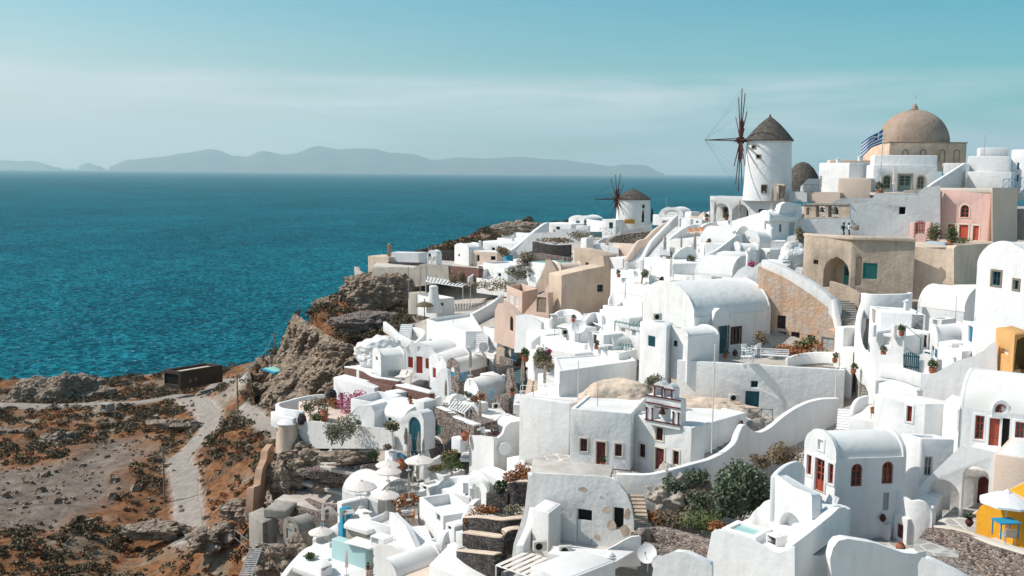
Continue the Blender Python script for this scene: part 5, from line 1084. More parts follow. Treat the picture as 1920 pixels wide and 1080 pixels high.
H('pink plaster gate pier right of the red gate', [(1735,109.4),(1745,109)], 417, 2.6, PINK, dep=.8, roof='flat', cat='gate pier', name='gate_pier')
stairs('pink steps below the red gate', (1712,466,103.5), (1717,440,109), 1.1, 8, PINK, th=1)
bush('tall potted bush with red flowers left of the pink house', P(1748,458,103), 1.1, 2.3, 800, LEAFF, leaf=.12, seed=41)
bush('dark leafy pot plant in front of the coral window', P(1783,462,102), .8, 2.3, 600, LEAFG, leaf=.12, seed=42)
bush('low plants along the foot of the pink house', P(1806,458,104), 1.5, .8, 420, LEAFG, leaf=.12, seed=43)
place(urn_, 'pink clay pot in front of the pink house', 1779, 466, 101, sc=1.1)
H('pale blue-grey planter box in front of the pink house', [(1735,102),(1772,100.5)], 453, 1.3, mat('pale_blue_plaster',(.42,.50,.55)), dep=1.0, roof='flat', cat='planter', name='planter')
SL('tan terrace floor of the pink house', [(1712,97),(1863,99),(1863,110),(1712,112)], 464, .5, TAN)
# church flank and the terrace with the flag
pwall('long grey-white flank wall of the church with one dark window', (1594,113.5),(1762,110.5), [(1594,456),(1594,382),(1627,381),(1630,373),(1638,371),(1641,365),(1722,366),(1724,360),(1734,352),(1762,349),(1762,456)], [('r',1686,388,1698,402)], th=.9, m=WH, cat='church', name='church_wall', fill=[(0,'hole',DARK)])
tag(SL('small brown plaque on the church flank wall', [(1600,113.2),(1611,113.0)], 422, .55, BROWN, dep=.05, name='plaque'), None, 'plaque')
H('white terrace house with grey-green doors behind the folded parasol', [(1638,122),(1758,120.5)], 309, 4.6, WH, dep=6, roof='flat',
  op=[(0,'gdoor',1684,327,1709,358,GRNG,'',BROWN),(0,'win',1656,329,1670,354,GRNG,'a',BROWN),(0,'win',1720,330,1733,354,GRNG,'a',BROWN)])
H('long white roof box in front of the domed drum', [(1640,123),(1758,121.5)], 291, 1.5, WH, dep=3.5, roof='flat', cat='roof parapet', name='roof_box')
SL('terrace floor behind the church flank wall', [(1640,114.5),(1800,112.5)], 362, .3, FLOOR, dep=7)
place(parasol_shut, 'folded cream parasol in front of the grey-green double door', 1675, 364, 116.5, sc=1.12, m=CANV)
place(pot_, 'terracotta pot with agave at the left end of the church terrace', 1649, 367, 115, sc=1.4, m=LEAFO)
H('low cement planter box on the church terrace', [(1695,115),(1724,114.5)], 357, .7, GREYW, dep=.6, roof='flat', cat='planter', name='planter')
wall('white stair parapet rising from the church terrace to the upper right houses', [(1741,352,113.5),(1752,343,114.5),(1785,322,117),(1812,305,119.5)], th=.4, drop=3.4, m=WO)
H('white house with an arched grey-green door at the top of the stair parapet', [(1770,121),(1818,120)], 306, 5, WO, dep=4, roof='flat', op=[(0,'door',1794,330,1809,354,GRNG,'a',BROWN)])
H('white house with a rounded parapet right of the stair parapet', [(1814,118.5),(1897,116)], 322, 3.8, WO, dep=4, roof='flat')
H('grey-white upper block right of the dome', [(1815,122),(1893,120)], 293, 2.4, WO, dep=4, roof='flat')
H('white box with a slanted glass front at the top right', [(1838,126),(1892,125)], 277, 1.2, WO, dep=3, roof='flat', cat='roof box', name='roof_box')
H('white house sliver at the top right edge with blue shutters', [(1897,121),(1935,119)], 281, 6, WH, dep=3, roof='flat', op=[(0,'louv',1907,305,1911,318,BLUE),(0,'louv',1906,328,1910,340,BLUE)])
# dome
def dome():
    c = P(1710,300,136.5); ro = empty('domed_church', c, 'large weathered brown church dome on a square peach drum with a small cross', 'church dome')
    k = 136.5/1867; R = 63*k; H_ = 2.15; mb = MB(); mb.box((c.x-69*k,c.y-69*k,c.z-1.5),(138*k,0,0),(0,138*k,0),(0,0,H_+1.5)); mb.build('drum', DRUM, ro, bev=.05)
    co = MB(); co.box((c.x-70.5*k,c.y-70.5*k,c.z+H_),(141*k,0,0),(0,141*k,0),(0,0,.14)); co.build('cornice', DOME, ro, bev=.03)
    d_ = MB(); d_.lathe((c.x,c.y,c.z+H_+.14), [(R*math.cos(a*math.pi/32), R*1.0*math.sin(a*math.pi/32)*.97) for a in range(16)]+[(.55,R*.975),(.42,R*.99),(.36,R*1.04),(.22,R*1.10),(.06,R*1.14),(0,R*1.15)], 48); d_.build('dome', DOME, ro, smooth=True)
    x = MB(); z = c.z+H_+R*1.27; x.tube((c.x,c.y,z-.3),(c.x,c.y,z+.75),.04,n=6); x.tube((c.x-.28,c.y,z+.42),(c.x+.28,c.y,z+.42),.04,n=6); x.build('cross', METW, ro)
    for dx in (-40,-8,26,52):
        a = MB(); px = 1713+dx; A, B = Vector((c.x-69*k,c.y-69*k,0)), Vector((c.x+69*k,c.y-69*k,0)); u = (dx+69)*k; ring(a, A, B, arc_top(u-.42,u+.42,c.z-.3,c.z+1.35), arc_top(u-.28,u+.28,c.z-.3,c.z+1.2), -.06, .05); a.build('blind_arch', DOME, ro)
dome()
# flag
def flag():
    b = P(1650,362,117.0); ro = empty('flagpole', b, 'white flagpole flying a blue and white striped flag on the church terrace', 'flagpole'); t_ = MB(); t_.tube(b, b+Vector((0,0,7.6)), .05, .035, 8); t_.build('pole', METW, ro)
    top = b+Vector((0,0,7.4)); fw, fh, nx, ny = 2.7, 1.55, 18, 9
    def pt(i, j):
        u = i/nx; v = j/ny; return top+Vector((-fw*u*.86, .45*math.sin(u*7)*u+.1, -fh*v-fw*u*.62*u**.3-.14*math.sin(u*6+v)))
    bl = MB(); wh = MB(); 
    for j in range(ny):
        for i in range(nx):
            w = (j % 2 == 1)
            if i < 7 and j < 5: w = (j == 2) or (i in (3,))
            (wh if w else bl).add([pt(i,j),pt(i+1,j),pt(i+1,j+1),pt(i,j+1)], [(0,1,2,3)])
    f = bl.build('flag', mat('flag_blue',(.02,.13,.33),.8), ro, smooth=True); wh.build('white_stripes', mat('flag_white',(.75,.76,.78),.8), f, smooth=True)
flag()
# left of the church terrace
H('peach plastered block left of the flagpole', [(1572,120),(1634,118.5)], 334, 3.6, PEACH, dep=5, roof='flat', roofm=PEACH)
pwall('peach curved parapet above the bell arches', (1508,121),(1574,118.5), [(1508,372),(1511,362),(1534,361),(1574,361),(1574,372),(1560,380),(1540,382),(1522,378)], th=2.5, m=PEACH)
pwall('white-edged grey parapet right of the peach curve', (1552,116.5),(1632,115), [(1552,392),(1555,384),(1575,373),(1600,372),(1630,372),(1630,392)], th=.5, m=WO)
def stone_cross():
    A, B = XZ(1599,114.8,-3), XZ(1611,114.6,-3); mb = MB(); f = lambda x, y: PW(x, y, A, B)
    plate(mb, A, B, [f(1603,380),f(1606.5,380),f(1606.5,370),f(1612,370),f(1612,367),f(1606.5,367),f(1606,363),f(1603.5,363),f(1603,367),f(1598,367),f(1598,370),f(1603,370)], 0, .25)
    tag(recenter(mb.build('stone_cross', TAN)), 'small tan stone cross on the grey parapet', 'cross')
stone_cross()
H('bright white block house between the thatched cap and the dome', [(1536,133),(1593,128),(1636,129)], 306, 5.5, WH, roof='flat', op=[(0,'louv',1536.6,330,1541,352,GREYP)])
H('cream roof terrace box behind the bright white block', [(1556,138),(1636,137)], 300, 2, PEACH, dep=3, roof='flat')
chimney('twin-holed white chimney above the bright white block, left', 1572, 306, 131, .5, .7)
chimney('twin-holed white chimney above the bright white block, right', 1613, 302, 131, .5, .7)
wall('dark roof edge behind the white chimneys', [(1563,299.5,139),(1633,300,138)], th=.3, drop=.25, m=GREYC, smooth=False, name='roof_edge')
pwall('white sloping stair wall right of the big windmill', (1503,126),(1537,124), [(1500,362),(1502,350),(1515,336),(1537,336),(1537,362)], th=.4, m=WO)
rail('metal terrace railing right of the big windmill', [(1488,361,123),(1534,362,122)], 1.0, METAL, cross=True, sp=.7)
pwall('white speckled rubble parapet right of the big windmill', (1480,121),(1512,120), [(1480,376),(1481,360),(1512,361),(1512,378)], th=.5, m=WO)
r_ = MB(); c = P(1504,345,150); r_.lathe(c, [(2.75,-1),(2.7,.2),(2.4,1.0),(1.6,2.3),(.9,3.0),(.3,3.25),(0,3.3)], 28); tag(recenter(r_.build('thatched_cap', THATCH, None, smooth=True)), 'rounded grey thatched cap of a third windmill behind the big one', 'windmill cap')
# bell arches
def bells():
    A, B = XZ(1508,118,-4), XZ(1594,113.6,-4); ro = empty('bell_wall', A, 'open belfry wall with two dark bells between weathered pillars', 'belfry'); f = lambda x, y: PW(x, y, A, B)
    ol = [f(x,y) for x,y in ((1508,413),(1593,412),(1593,382),(1508,384))]
    hs = [[f(x,y) for x,y in h] for h in (((1530,407),(1547,407),(1547,386),(1530,386)),((1553,407),(1572,407),(1572,386),(1553,386)),((1512,403),(1517,403),(1517,390),(1512,390)))]
    mb = MB(); d_ = Vector((B.x-A.x,B.y-A.y,0)).normalized(); nn = Vector((-d_.y,d_.x,0))*.7; facade(mb, A, B, ol, hs, .7); facade(mb, A+nn, B+nn, ol, hs, .001); mb.build('masonry', BROWN, ro, bev=.02)
    for (x0,x1,y0,y1) in ((1507,1594,381,384),(1507,1594,408,411)): s_ = MB(); plate(s_, A, B, [f(x0,y1),f(x1,y1),f(x1,y0),f(x0,y0)], -.15, 0); s_.build('ledge', GREYC, ro)
    for (x,y0,y1,s) in ((1538.5,387,398,.42),(1564.5,387,402,.55)):
        u, z1 = f(x,y0); _, z0 = f(x,y1); l = (B-A).length; p = A+(B-A)*(u/l); p.z = 0; p += nn*.4; b = MB(); b.lathe((p.x,p.y,z0), [(s,0),(s*.75,.12*(z1-z0)*2),(s*.5,.45*(z1-z0)),(s*.38,.75*(z1-z0)),(s*.12,.88*(z1-z0)),(s*.1,z1-z0),(0,z1-z0)], 14); b.build('bell', mat('bell_bronze%d' % x,(.035,.045,.04),.6,.4), ro, smooth=True)
bells()
pwall('grey-white wall with a blind arch below the belfry', (1500,113.5),(1596,111.5), [(1498,456),(1500,412),(1594,410),(1596,456)], th=.8, m=WO)
person('walker in dark clothes with a cap and a blue backpack on the brown house roof', 1581, 446, 109.5, (.05,.05,.05), (.04,.04,.05), rz=-1.5, hat=(.05,.05,.05), pack=(.02,.20,.38), sc=.95)
person('walker in a white shirt and black trousers beside the church flank wall', 1591, 446, 109.3, (.75,.75,.75), (.03,.03,.03), rz=-1.5, sc=.95, arm=(.5,.8))
SL('grey lane in front of the church flank', [(1500,112),(1700,108),(1712,112),(1500,114)], 446, .4, GREYC)
bush('brown shrub in the corner left of the brown house', P(1505,458,106), .9, 2.2, 500, LEAFD, leaf=.13, seed=45)
# ================================================================ big windmill
def windmill(label, px, base_y, d, R0, R1, hgt, cap_h, hub, blades, openings, over=.25, bs=4.3):
    c = P(px, base_y, d); ro = empty('windmill', c, label, 'windmill')
    t_ = MB(); t_.lathe(c, [(R0,0),(R0*.985+R1*.015,hgt*.02),(R1,hgt)], 48); t_.build('tower', WH, ro, smooth=True)
    k = MB(); k.lathe(c+Vector((0,0,hgt)), [(R1+over,-.12),(R1+over,.02),(R1*.83,cap_h*.30),(R1*.5,cap_h*.62),(R1*.22,cap_h*.84),(.22,cap_h*.93),(.10,cap_h*.97),(.12,cap_h),(0,cap_h*1.08)], 36); k.build('thatched_cap', THATCH, ro, smooth=True)
    for (x, y0, y1, w, m) in openings:
        r = ray(x, (y0+y1)/2); # nearest point of the tower along this column
        z1 = P(x, y0, d-R0).z; z0 = P(x, y1, d-R0).z; rr = R0+(R1-R0)*((z0+z1)/2-c.z)/hgt; ang = math.asin(max(-1, min(1, (P(x,y0,d-R0).x-c.x)/rr)))
        n_ = Vector((math.sin(ang), -math.cos(ang), 0)); tt = Vector((math.cos(ang), math.sin(ang), 0)); p = Vector((c.x,c.y,0))+n_*(rr+.03); a = p-tt*w/2; b = p+tt*w/2
        fr = MB(); ring(fr, a, b, [(0,z0),(w,z0),(w,z1),(0,z1)], [(.1,z0+.1),(w-.1,z0+.1),(w-.1,z1-.1),(.1,z1-.1)], -.05, .5); wo = fr.build('window', WOODG, ro); q = MB(); plate(q, a, b, [(.08,z0+.08),(w-.08,z0+.08),(w-.08,z1-.08),(.08,z1-.08)], .02, .3); q.build('pane', m, wo)
    h = P(*hub); ax = Vector((c.x,c.y,h.z))-h; s_ = MB(); s_.tube(h-ax.normalized()*.5, h+ax*.9, .22, .26, 10); s_.build('windshaft', WOOD, ro)
    hb = MB(); hb.tube(h-ax.normalized()*.35, h+ax.normalized()*.45, .42, n=10); hb.build('hub', WOOD, ro)
    a_ = ax.normalized(); up = Vector((0,0,1)); u = a_.cross(up).normalized(); v = u.cross(a_)
    tips = []
    for (ang, ln) in blades:
        dd = u*math.cos(ang)+v*math.sin(ang); tip = h+dd*ln; tips.append(tip)
        s_ = MB(); s_.tube(h, tip, .085, .05, 6); s_.tube(h+dd*.3+a_*.12, h+dd*ln*.42+a_*.12, .09, .08, 6); s_.build('sail_pole', WOOD, ro)
    nose = h-a_*bs; s_ = MB(); s_.tube(h, nose, .09, .05, 6); s_.tube(h+Vector((0,0,.28)), nose, .05, .04, 5); s_.build('bowsprit', WOOD, ro); w = MB(); 
    for i, tp in enumerate(tips): w.tube(tp, tips[(i+1) % len(tips)], .006, n=3, caps=False); w.tube(tp, nose, .006, n=3, caps=False)
    w.build('rigging', WOOD, ro); return ro
m_ = windmill('big white windmill with a thatched cone cap and long bare sail poles', 1438, 376, 124, 2.96, 2.68, 7.4, 3.0, (1388,263,124.35),
  [(math.radians(90+i*30), 6.3) for i in range(12)], [(1419,271,279,.65,DARK),(1425.5,289,297,.6,DARK),(1434,346,362,.75,GLASS)])
H('stone door kiosk against the foot of the big windmill', [(1457,120.0),(1472,119.6)], 345, 2.3, TAN, dep=1.3, roof='flat', op=[(0,'door',1461,350,1470,372,WOODG)], cat='porch', name='porch')
pwall('white two-arched terrace wall below the big windmill', (1332,127),(1407,123.5), [(1332,425),(1332,368),(1400,369),(1407,370),(1407,425)], [('a',1338,381,1366,440),('a',1372,383,1403,440)], th=.6, m=WH, name='arcade', cat='arcade')
H('shaded room with two brown doors behind the two-arched wall', [(1334,130),(1408,127)], 378, 4.2, WO, dep=2.5, roof='flat', op=[(0,'door',1357,390,1364,408,WOOD,'',WOODG),(0,'door',1400,392,1406,408,WOOD)])
SL('roof terrace of the big windmill', [(1332,127.2),(1470,122),(1500,128),(1345,134)], 369, .5, ROOFW)
pwall('white wall with a brown-framed window right of the two arches', (1406,123.5),(1470,120.5), [(1406,425),(1406,370),(1452,372),(1462,375),(1470,383),(1470,425)], [('r',1422,392,1434,401)], th=.6, m=WH, fill=[(0,'win',WOOD)])
place(parasol_shut, 'folded cream parasol in the left arch below the big windmill', 1340, 411, 125.5, sc=.8)
place(parasol_shut, 'folded cream parasol in the right arch below the big windmill', 1386, 411, 123.0, sc=.82)
place(parasol_shut, 'folded cream parasol above the sloping wall at the big windmill', 1447, 391, 120.0, sc=.9)
place(pot_, 'red-brown potted shrub on the wall between the two arches', 1362, 413, 122.5, sc=.8, m=LEAFF)
place(pot_, 'red-brown potted shrub left of the two arches', 1325, 414, 124.5, sc=.8, m=LEAFF)
# small windmill
windmill('small white windmill with a low thatched cap and thin crooked sail poles', 1186, 436, 176, 3.15, 2.95, 5.9, 1.85, (1156,374,175.3), [(math.radians(100+i*360/11), 4.4+.5*math.sin(i*2.1)) for i in range(11)], [(1207,384,391,.5,DARK)], over=.15, bs=4.0)
# ================================================================ upper middle: white cluster between the windmills and the big vault
pwall('huge sloping white wall left of the belfry with two narrow windows', (1372,121),(1447,112.5), [(1372,480),(1373,415),(1420,401),(1464,388),(1464,480)][:3]+[(1447,393),(1447,480)], [('r',1433,419,1437,431)], th=1.0, fill=[(0,'win',GREYP)])
pwall('white house front with a pale grey door below the belfry', (1446,112.5),(1502,114), [(1446,450),(1446,405),(1460,402),(1466,384),(1475,379),(1501,384),(1503,395),(1503,450)], [('r',1480,417,1490,441),('r',1461,420,1466,435)], th=1.0, fill=[(0,'door',GREYP),(1,'win',GREYP)], cat='house', name='house')
H('white rounded canopy roof over the pale grey door', [(1443,112.0),(1497,113.0)], 408, .4, WH, dep=2.5, roof='vault', rise=.8, gable=1, cat='canopy', name='canopy')
pwall('blue-shaded white house with a grey-green door left of the brown house', (1445,108.5),(1497,107), [(1445,520),(1445,452),(1472,453),(1478,444),(1494,440),(1497,447),(1497,520)], [('r',1461,468,1477,496)], th=2.5, m=WO, fill=[(0,'door',GRNG)], cat='house', name='house')
H('white wing behind the blue-shaded house front', [(1447,112),(1500,110.5)], 452, 5, WH, dep=4, roof='flat')
rock('lumpy white plastered rock left of the brown house', 1488, 492, 105.5, 1.6, 1.2, 1.6, WO, 13, rough=.15)
H('small white vault with a slit window under the sloping wall', [(1391,113.5),(1424,111)], 452, 3, WH, dep=4, roof='vault', rise=1.35, gable=0, name='vaulted_house', op=[(0,'win',1402,445,1406,457,CANVD)])
H('low white barrel with a round left end under the sloping wall', [(1374,110),(1388,108.3),(1424,108)], 466, 2.5, WH, roof='vault', rise=.8, gable=0, name='vaulted_house')
H('white block with a grey door right of the low barrel', [(1424,109),(1444,107.5)], 466, 4, WH, dep=3, roof='flat', op=[(0,'door',1438,473,1443,489,GREYP)])
H('big smooth white mound-roofed house below the two arches', [(1312,113.5),(1376,111.5)], 456, 5, WH, dep=6.5, roof='vault', rise=1.9, gable=1, name='vaulted_house', lip=.02)
H('round-fronted white house wall under the mound roof', [(1312,112),(1322,110.2),(1366,109.5),(1376,111.5)], 455, 4.4, WH, roof='flat')
pwall('white diagonal stair parapet in front of the mound-roofed house', (1326,107),(1392,112), [(1326,495),(1327,478),(1345,470),(1365,455),(1380,443),(1391,440),(1394,495)], th=.4)
H('grey-white flat house below the diagonal parapet', [(1343,104.5),(1408,103)], 474, 3, WO, dep=3, roof='flat')
H('long white barrel roof with a wide window below it, above the big vault', [(1303,101),(1372,99)], 512, 3, WH, dep=6.5, roof='vault', rise=1.7, gable=1, name='vaulted_house', op=[(0,'win',1334,518,1353,528,GREYP)], lip=.03)
pwall('white dormer arch over the wide window of the long barrel roof', (1331,100.2),(1357,99.5), [(1330,520),(1334,513),(1340,509),(1348,509),(1354,513),(1357,520)], th=1.2, cat='dormer', name='dormer')
pwall('white ridged gable wall rising to the salmon ruin coping', (1366,99),(1428,97.5), [(1366,560),(1368,528),(1385,507),(1398,499),(1412,503),(1428,492),(1428,560)], th=.6)
chimney('small white bell-shaped chimney above the ridged gable wall', 1405, 500, 99.5, .6, 1.9)
bush('red bougainvillea spilling over the ridged gable wall', P(1408,503,98.8), .45, .9, 260, LEAFP, leaf=.09, seed=50)
H('white slab wall behind the red bougainvillea', [(1428,104),(1468,102.5)], 488, 2.5, WH, dep=2, roof='flat')
H('pale flat house between the low barrel and the slab wall', [(1428,100.5),(1475,99.5)], 497, 3.5, WH, dep=3, roof='flat')
# lounger terrace
SL('white lounger terrace floor', [(1262,121),(1330,116),(1345,124),(1275,128)], 447, .4, ROOFW)
wall('white curved parapet around the orange loungers', [(1254,452,118),(1262,443,119.5),(1280,430,123),(1297,422,126),(1320,419,126),(1350,415,124),(1372,413,122)], th=.4, drop=2.0)
for i, x in enumerate((1299,1311,1322,1333)):
    place(lounger_, ['leftmost','second from left','third from left','rightmost'][i]+' orange sun lounger on the white lounger terrace', x, 440-i, 122-i*.6, rz=.5, sc=.95, m=mat('orange_canvas',(.72,.36,.20)) if 'orange_canvas' not in MATS else MATS['orange_canvas'], group='orange sun loungers')
wall('cream gate wall with a curved top between the loungers and the pool roof', [(1289,408,137),(1297,405,136.5),(1308,406,136),(1314,400,135.5),(1320,396,135)], th=.4, drop=2.2, m=PEACH)
wall('white rounded wall end left of the two arches', [(1317,410,131),(1322,400,130.5),(1330,396,130)], th=.5, drop=2.2)
H('white house with a low arched roof window on the skyline between the windmills', [(1236,150),(1281,148)], 404, 3, WH, dep=4, roof='vault', rise=1.3, gable=0, name='vaulted_house', op=[(0,'win',1247,394,1273,404,METAL,'a')])
pole_('thin antenna pole on the arched skyline house', 1249, 390, 150, 1.6, .04, METAL)
pool('turquoise pool beside the black parasol on the skyline', [(1224,152),(1241,151)], 402, dep=4, h=1.6, rim=.2)
H('white flat house right of the skyline pool', [(1240,146),(1275,144)], 408, 3, WH, dep=3, roof='flat', op=[(0,'louv',1242,414,1258,422,METAL)])
H('row of low white boxes on the skyline right of the arched house', [(1284,147),(1296,146)], 397, 1.5, WH, dep=2, roof='flat', cat='roof box', name='roof_box')
H('white block with a flat top beside the stair head', [(1277,132),(1295,131)], 410, 3, WH, dep=3, roof='flat')
# the two stairs
stairs('broad white stairway curving up between white parapets', (1213,484,117.5), (1246,447,127.5), 1.75, 16, WH, th=1.5)
stairs('upper flight of the broad white stairway', (1243,447,127), (1268,425,135), 1.8, 9, WH, th=1.5)
stairs('narrow white stairway with dark risers left of the broad one', (1176,493,119), (1203,458,130), 1.6, 12, WO, th=1.5)
wall('white parapet between the two stairways', [(1206,488,116.5),(1214,470,119),(1222,455,123),(1232,443,126.5),(1246,430,131),(1262,412,137),(1272,403,140)], th=.45, drop=2.4)
wall('cream parapet left of the narrow stairway', [(1176,486,118.5),(1188,468,122),(1199,452,126),(1213,447,128),(1222,438,130),(1230,430,132),(1245,420,136),(1257,415,138)], th=.4, drop=1.8, m=PEACH)
wall('brown cell-patterned stone wall below the small windmill', [(1143,452,152),(1150,445,153),(1165,440,154),(1190,437,155),(1222,433,156)], th=.8, drop=1.6, m=CELL, cat='wall', name='stone_wall')
pwall('white coping wall over the cell-patterned stone', (1150,156),(1222,157.5), [(1150,445),(1165,436),(1195,429),(1222,421),(1222,434),(1190,438),(1165,441)], th=.5, m=WO)
pwall('cream wall with a faint door below the cell-patterned stone', (1148,145),(1202,140), [(1148,480),(1150,456),(1202,458),(1190,490)], th=.6, m=PEACH)
stairs('short white steps with dark risers left of the cream wall', (1140,476,140), (1141,455,148), 1.5, 9, WO, th=1)
H('white rounded house below the broad stairway with a bright slanting side', [(1208,112),(1262,104)], 482, 5, WH, dep=7, roof='flat')
H('small white vaulted house with grey shutters right of the broad stairway', [(1249,116.5),(1297,113.5)], 462, 4.4, WO, dep=5, roof='vault', rise=1.0, gable=0, name='vaulted_house', op=[(0,'louv',1255,464,1265,477,GREYP)])
pwall('white gabled stair wall right of the shuttered vault', (1262,109),(1303,110.5), [(1262,492),(1265,480),(1275,470),(1286,464),(1300,464),(1306,492)], th=.5, m=WO)
place(parasol_shut, 'folded cream parasol left of the shuttered vault', 1246, 483, 113, sc=.95)
place(parasol_shut, 'folded cream parasol between the shuttered vault and the gabled stair wall', 1277, 475, 112.5, sc=.7)
place(parasol_shut, 'folded cream parasol right of the gabled stair wall', 1302, 483, 110.5, sc=.95)
SL('small furnished terrace right of the broad stairway', [(1240,111),(1303,108.5)], 491, .6, FLOOR, dep=5)
place(table_, 'dark table on the small furnished terrace', 1246, 491, 110.5, m=WOOD, sc=.9)
bush('grey-green potted plants on the small furnished terrace', P(1262,496,109.5), .9, 1.1, 320, LEAFO, leaf=.11, seed=51)
place(pot_, 'terracotta pot with pale agave at the terrace corner', 1295, 502, 107, sc=1.2, m=LEAFO)
H('white planter wall with little holes below the agave pot', [(1280,106.5),(1303,105)], 504, 3, WH, dep=1.2, roof='flat', cat='planter', name='planter')
H('white wall behind the big folded parasol', [(1216,110),(1280,107.5)], 498, 4, WH, dep=2, roof='flat')
place(parasol_shut, 'big folded cream parasol on the pale terrace above the big vault', 1257, 537, 102.5, sc=1.05, m=CANV)
SL('pale terrace floor above the big vault', [(1180,107),(1310,100.5),(1322,106),(1190,112)], 536, .5, ROOFW)
bush('olive tree in a white planter on the pale terrace', P(1203,532,104), .75, 1.1, 420, LEAFO, cat='tree', name='olive_tree', leaf=.10, seed=52, trunkh=.5)
H('white planter box under the olive tree', [(1188,105),(1228,103.5)], 529, .6, PEACH, dep=1.0, roof='flat', cat='planter', name='planter')
H('miniature white chapel on the planter box', [(1217,104.2),(1227,103.9)], 521, .75, WH, dep=.7, roof='vault', rise=.3, gable=0, cat='model chapel', name='model_chapel')
H('curved white sofa wall right of the big folded parasol', [(1263,104),(1298,102.5)], 514, 1.6, WH, dep=2, ph=.6, cat='built-in seat', name='built_in_seat')
place(table_, 'white table with small things on the pale terrace', 1275, 536, 102, sc=.8)
# left of that: white roofs down to the cream houses
H('long low white house with a flat roof right of the cream house', [(1145,117),(1222,112)], 504, 4, WH, dep=5, ph=.15)
H('white house wall under the long low roof', [(1145,113.5),(1215,109)], 519, 4, WH, dep=4, roof='flat')
wall('white zigzag stair parapet left of the olive tree', [(1142,565,112),(1150,545,112),(1165,535,111),(1180,522,110),(1190,515,109.5)], th=.35, drop=2.5)
H('white vaulted roof below the olive tree', [(1160,106),(1226,101.5)], 548, 4, WH, dep=5.5, roof='vault', rise=1.6, gable=1, name='vaulted_house', lip=.03)
H('white flat roof left of the big vault', [(1130,104.5),(1212,99)], 572, 4, WH, dep=5, ph=.15)
H('white gabled house with narrow door strips behind the teal pergola', [(1095,106),(1128,101),(1160,103)], 598, 5.2, WH, ph=.15, op=[(0,'niche',1100,606,1105,640,WH),(0,'niche',1110,606,1116,642,WH)])
H('small white house with a cream side door behind the teal pergola', [(1135,100),(1180,97.5)], 590, 5, WH, dep=4, roof='flat', op=[(0,'louv',1164,615,1172,632,CANVD)])
pergola('teal slatted pergola on the terrace left of the big vault', [(1153,98.5),(1205,95.5),(1213,99),(1162,101.5)], 603, 8, TEALG, hgt=4.0)
rail('teal lattice balustrade below the teal pergola', [(1158,664,97),(1184,668,94.5)], 1.1, TEALG, sp=.6)
pole_('twisted dark lamp stand among the white roofs', 1172, 560, 103, 1.6, .04, METAL)
H('white low roofs with dark pots left of the teal pergola', [(1130,101),(1160,99)], 612, 3, WH, dep=3, ph=.15)
H('rounded white vault left of the lattice balustrade', [(1115,99),(1150,96)], 640, 4, WH, dep=5, roof='vault', rise=1.3, gable=0, name='vaulted_house')
H('flat white house with a table terrace below the teal pergola', [(1116,95.5),(1160,92.5),(1195,95)], 652, 4, WH, ph=.3)
place(table_, 'white table and chair group on the terrace below the teal pergola', 1140, 660, 94.5, sc=.9)
# cream and pink-beige houses
pwall('pink-beige left end of the big cream house', (1020,126.5),(1055,121), [(1020,600),(1022,541),(1035,528),(1047,520),(1055,517),(1055,600)], [('r',1041,530,1047,551)], th=.5, m=CREAMP, fill=[(0,'win',WOOD)], cat='house', name='house')  # left end wears a pinker render than the cream front
pwall('big cream house front with a small teal window', (1054,121),(1147,124), [(1052,600),(1054,517),(1100,506),(1137,499),(1146,508),(1147,580)], [('r',1120,534,1131,547)], th=3.5, m=CREAM, fill=[(0,'win',TEAL)], cat='house', name='house')
H('pink-beige house with two white-shuttered windows and an open roof terrace', [(950,131),(979,124.5),(1008,128)], 536, 7, CREAMP, ph=1.1, th=.3, roofm=CREAM, op=[(0,'louv',954,552,962,571,WHP),(0,'louv',966,557,972,577,WHP)])
pwall('tall curved grey-beige wall behind the open roof terrace', (1003,131),(1045,129), [(1003,545),(1006,533),(1015,517),(1022,500),(1025,487),(1034,492),(1042,505),(1045,520),(1045,545)], th=.8, m=CREAM, name='curved_wall')
pwall('pink-beige stair front with a grey wooden door', (980,124),(1030,121), [(980,612),(980,590),(1005,562),(1016,549),(1027,549),(1030,612)], [('r',1006,556,1024,587)], th=1.0, m=CREAMP, fill=[(0,'door',WOODG)], cat='house', name='house')
pwall('curved pink wall with a narrow arched window above the blue steps', (927,123),(967,116), [(927,640),(928,580),(934,569),(942,567),(952,576),(967,590),(967,655)], [('a',956,592,962,622)], th=1.0, m=CREAMP, fill=[(0,'win',WOOD)])
H('small cream vaulted house with two dark vents right of the curved wall', [(1042,134),(1052,131),(1092,133)], 504, 3.5, PEACH, roof='vault', rise=1.0, gable=0, name='vaulted_house', op=[(0,'door',1043.5,508,1047,523,TEAL)])
pwall('upper cream wall with one narrow brown window', (1077,141),(1134,137), [(1077,500),(1077,466),(1100,470),(1130,480),(1134,508),(1090,512)], [('r',1098,492,1103,505)], th=3, m=CREAM, fill=[(0,'win',WOOD)], cat='house', name='house')
H('white flat-roofed house right of the upper cream wall', [(1133,139),(1168,136)], 482, 4, WH, dep=4, roof='flat')
H('white terrace house left of the narrow stairway', [(1100,150),(1140,148)], 458, 4, WH, dep=4, ph=.5)
H('white pillar block at the left of the terrace house', [(1089,149),(1100,148)], 446, 3, WH, dep=1.5, roof='flat', cat='pillar', name='pillar')
SL('grey-white terrace with seats below the cream house', [(968,116),(1095,106),(1110,114),(985,124)], 606, .6, ROOFW)
pwall('white low wall with a rounded end in front of the seat terrace', (965,114),(1096,104.5), [(965,660),(968,592),(1000,588),(1020,583),(1040,580),(1072,578),(1090,585),(1096,600),(1096,640)][:2]+[(985,590),(1000,597),(1014,606),(1014,618),(1040,620),(1080,616),(1096,612),(1096,660)], th=.5, m=WH)
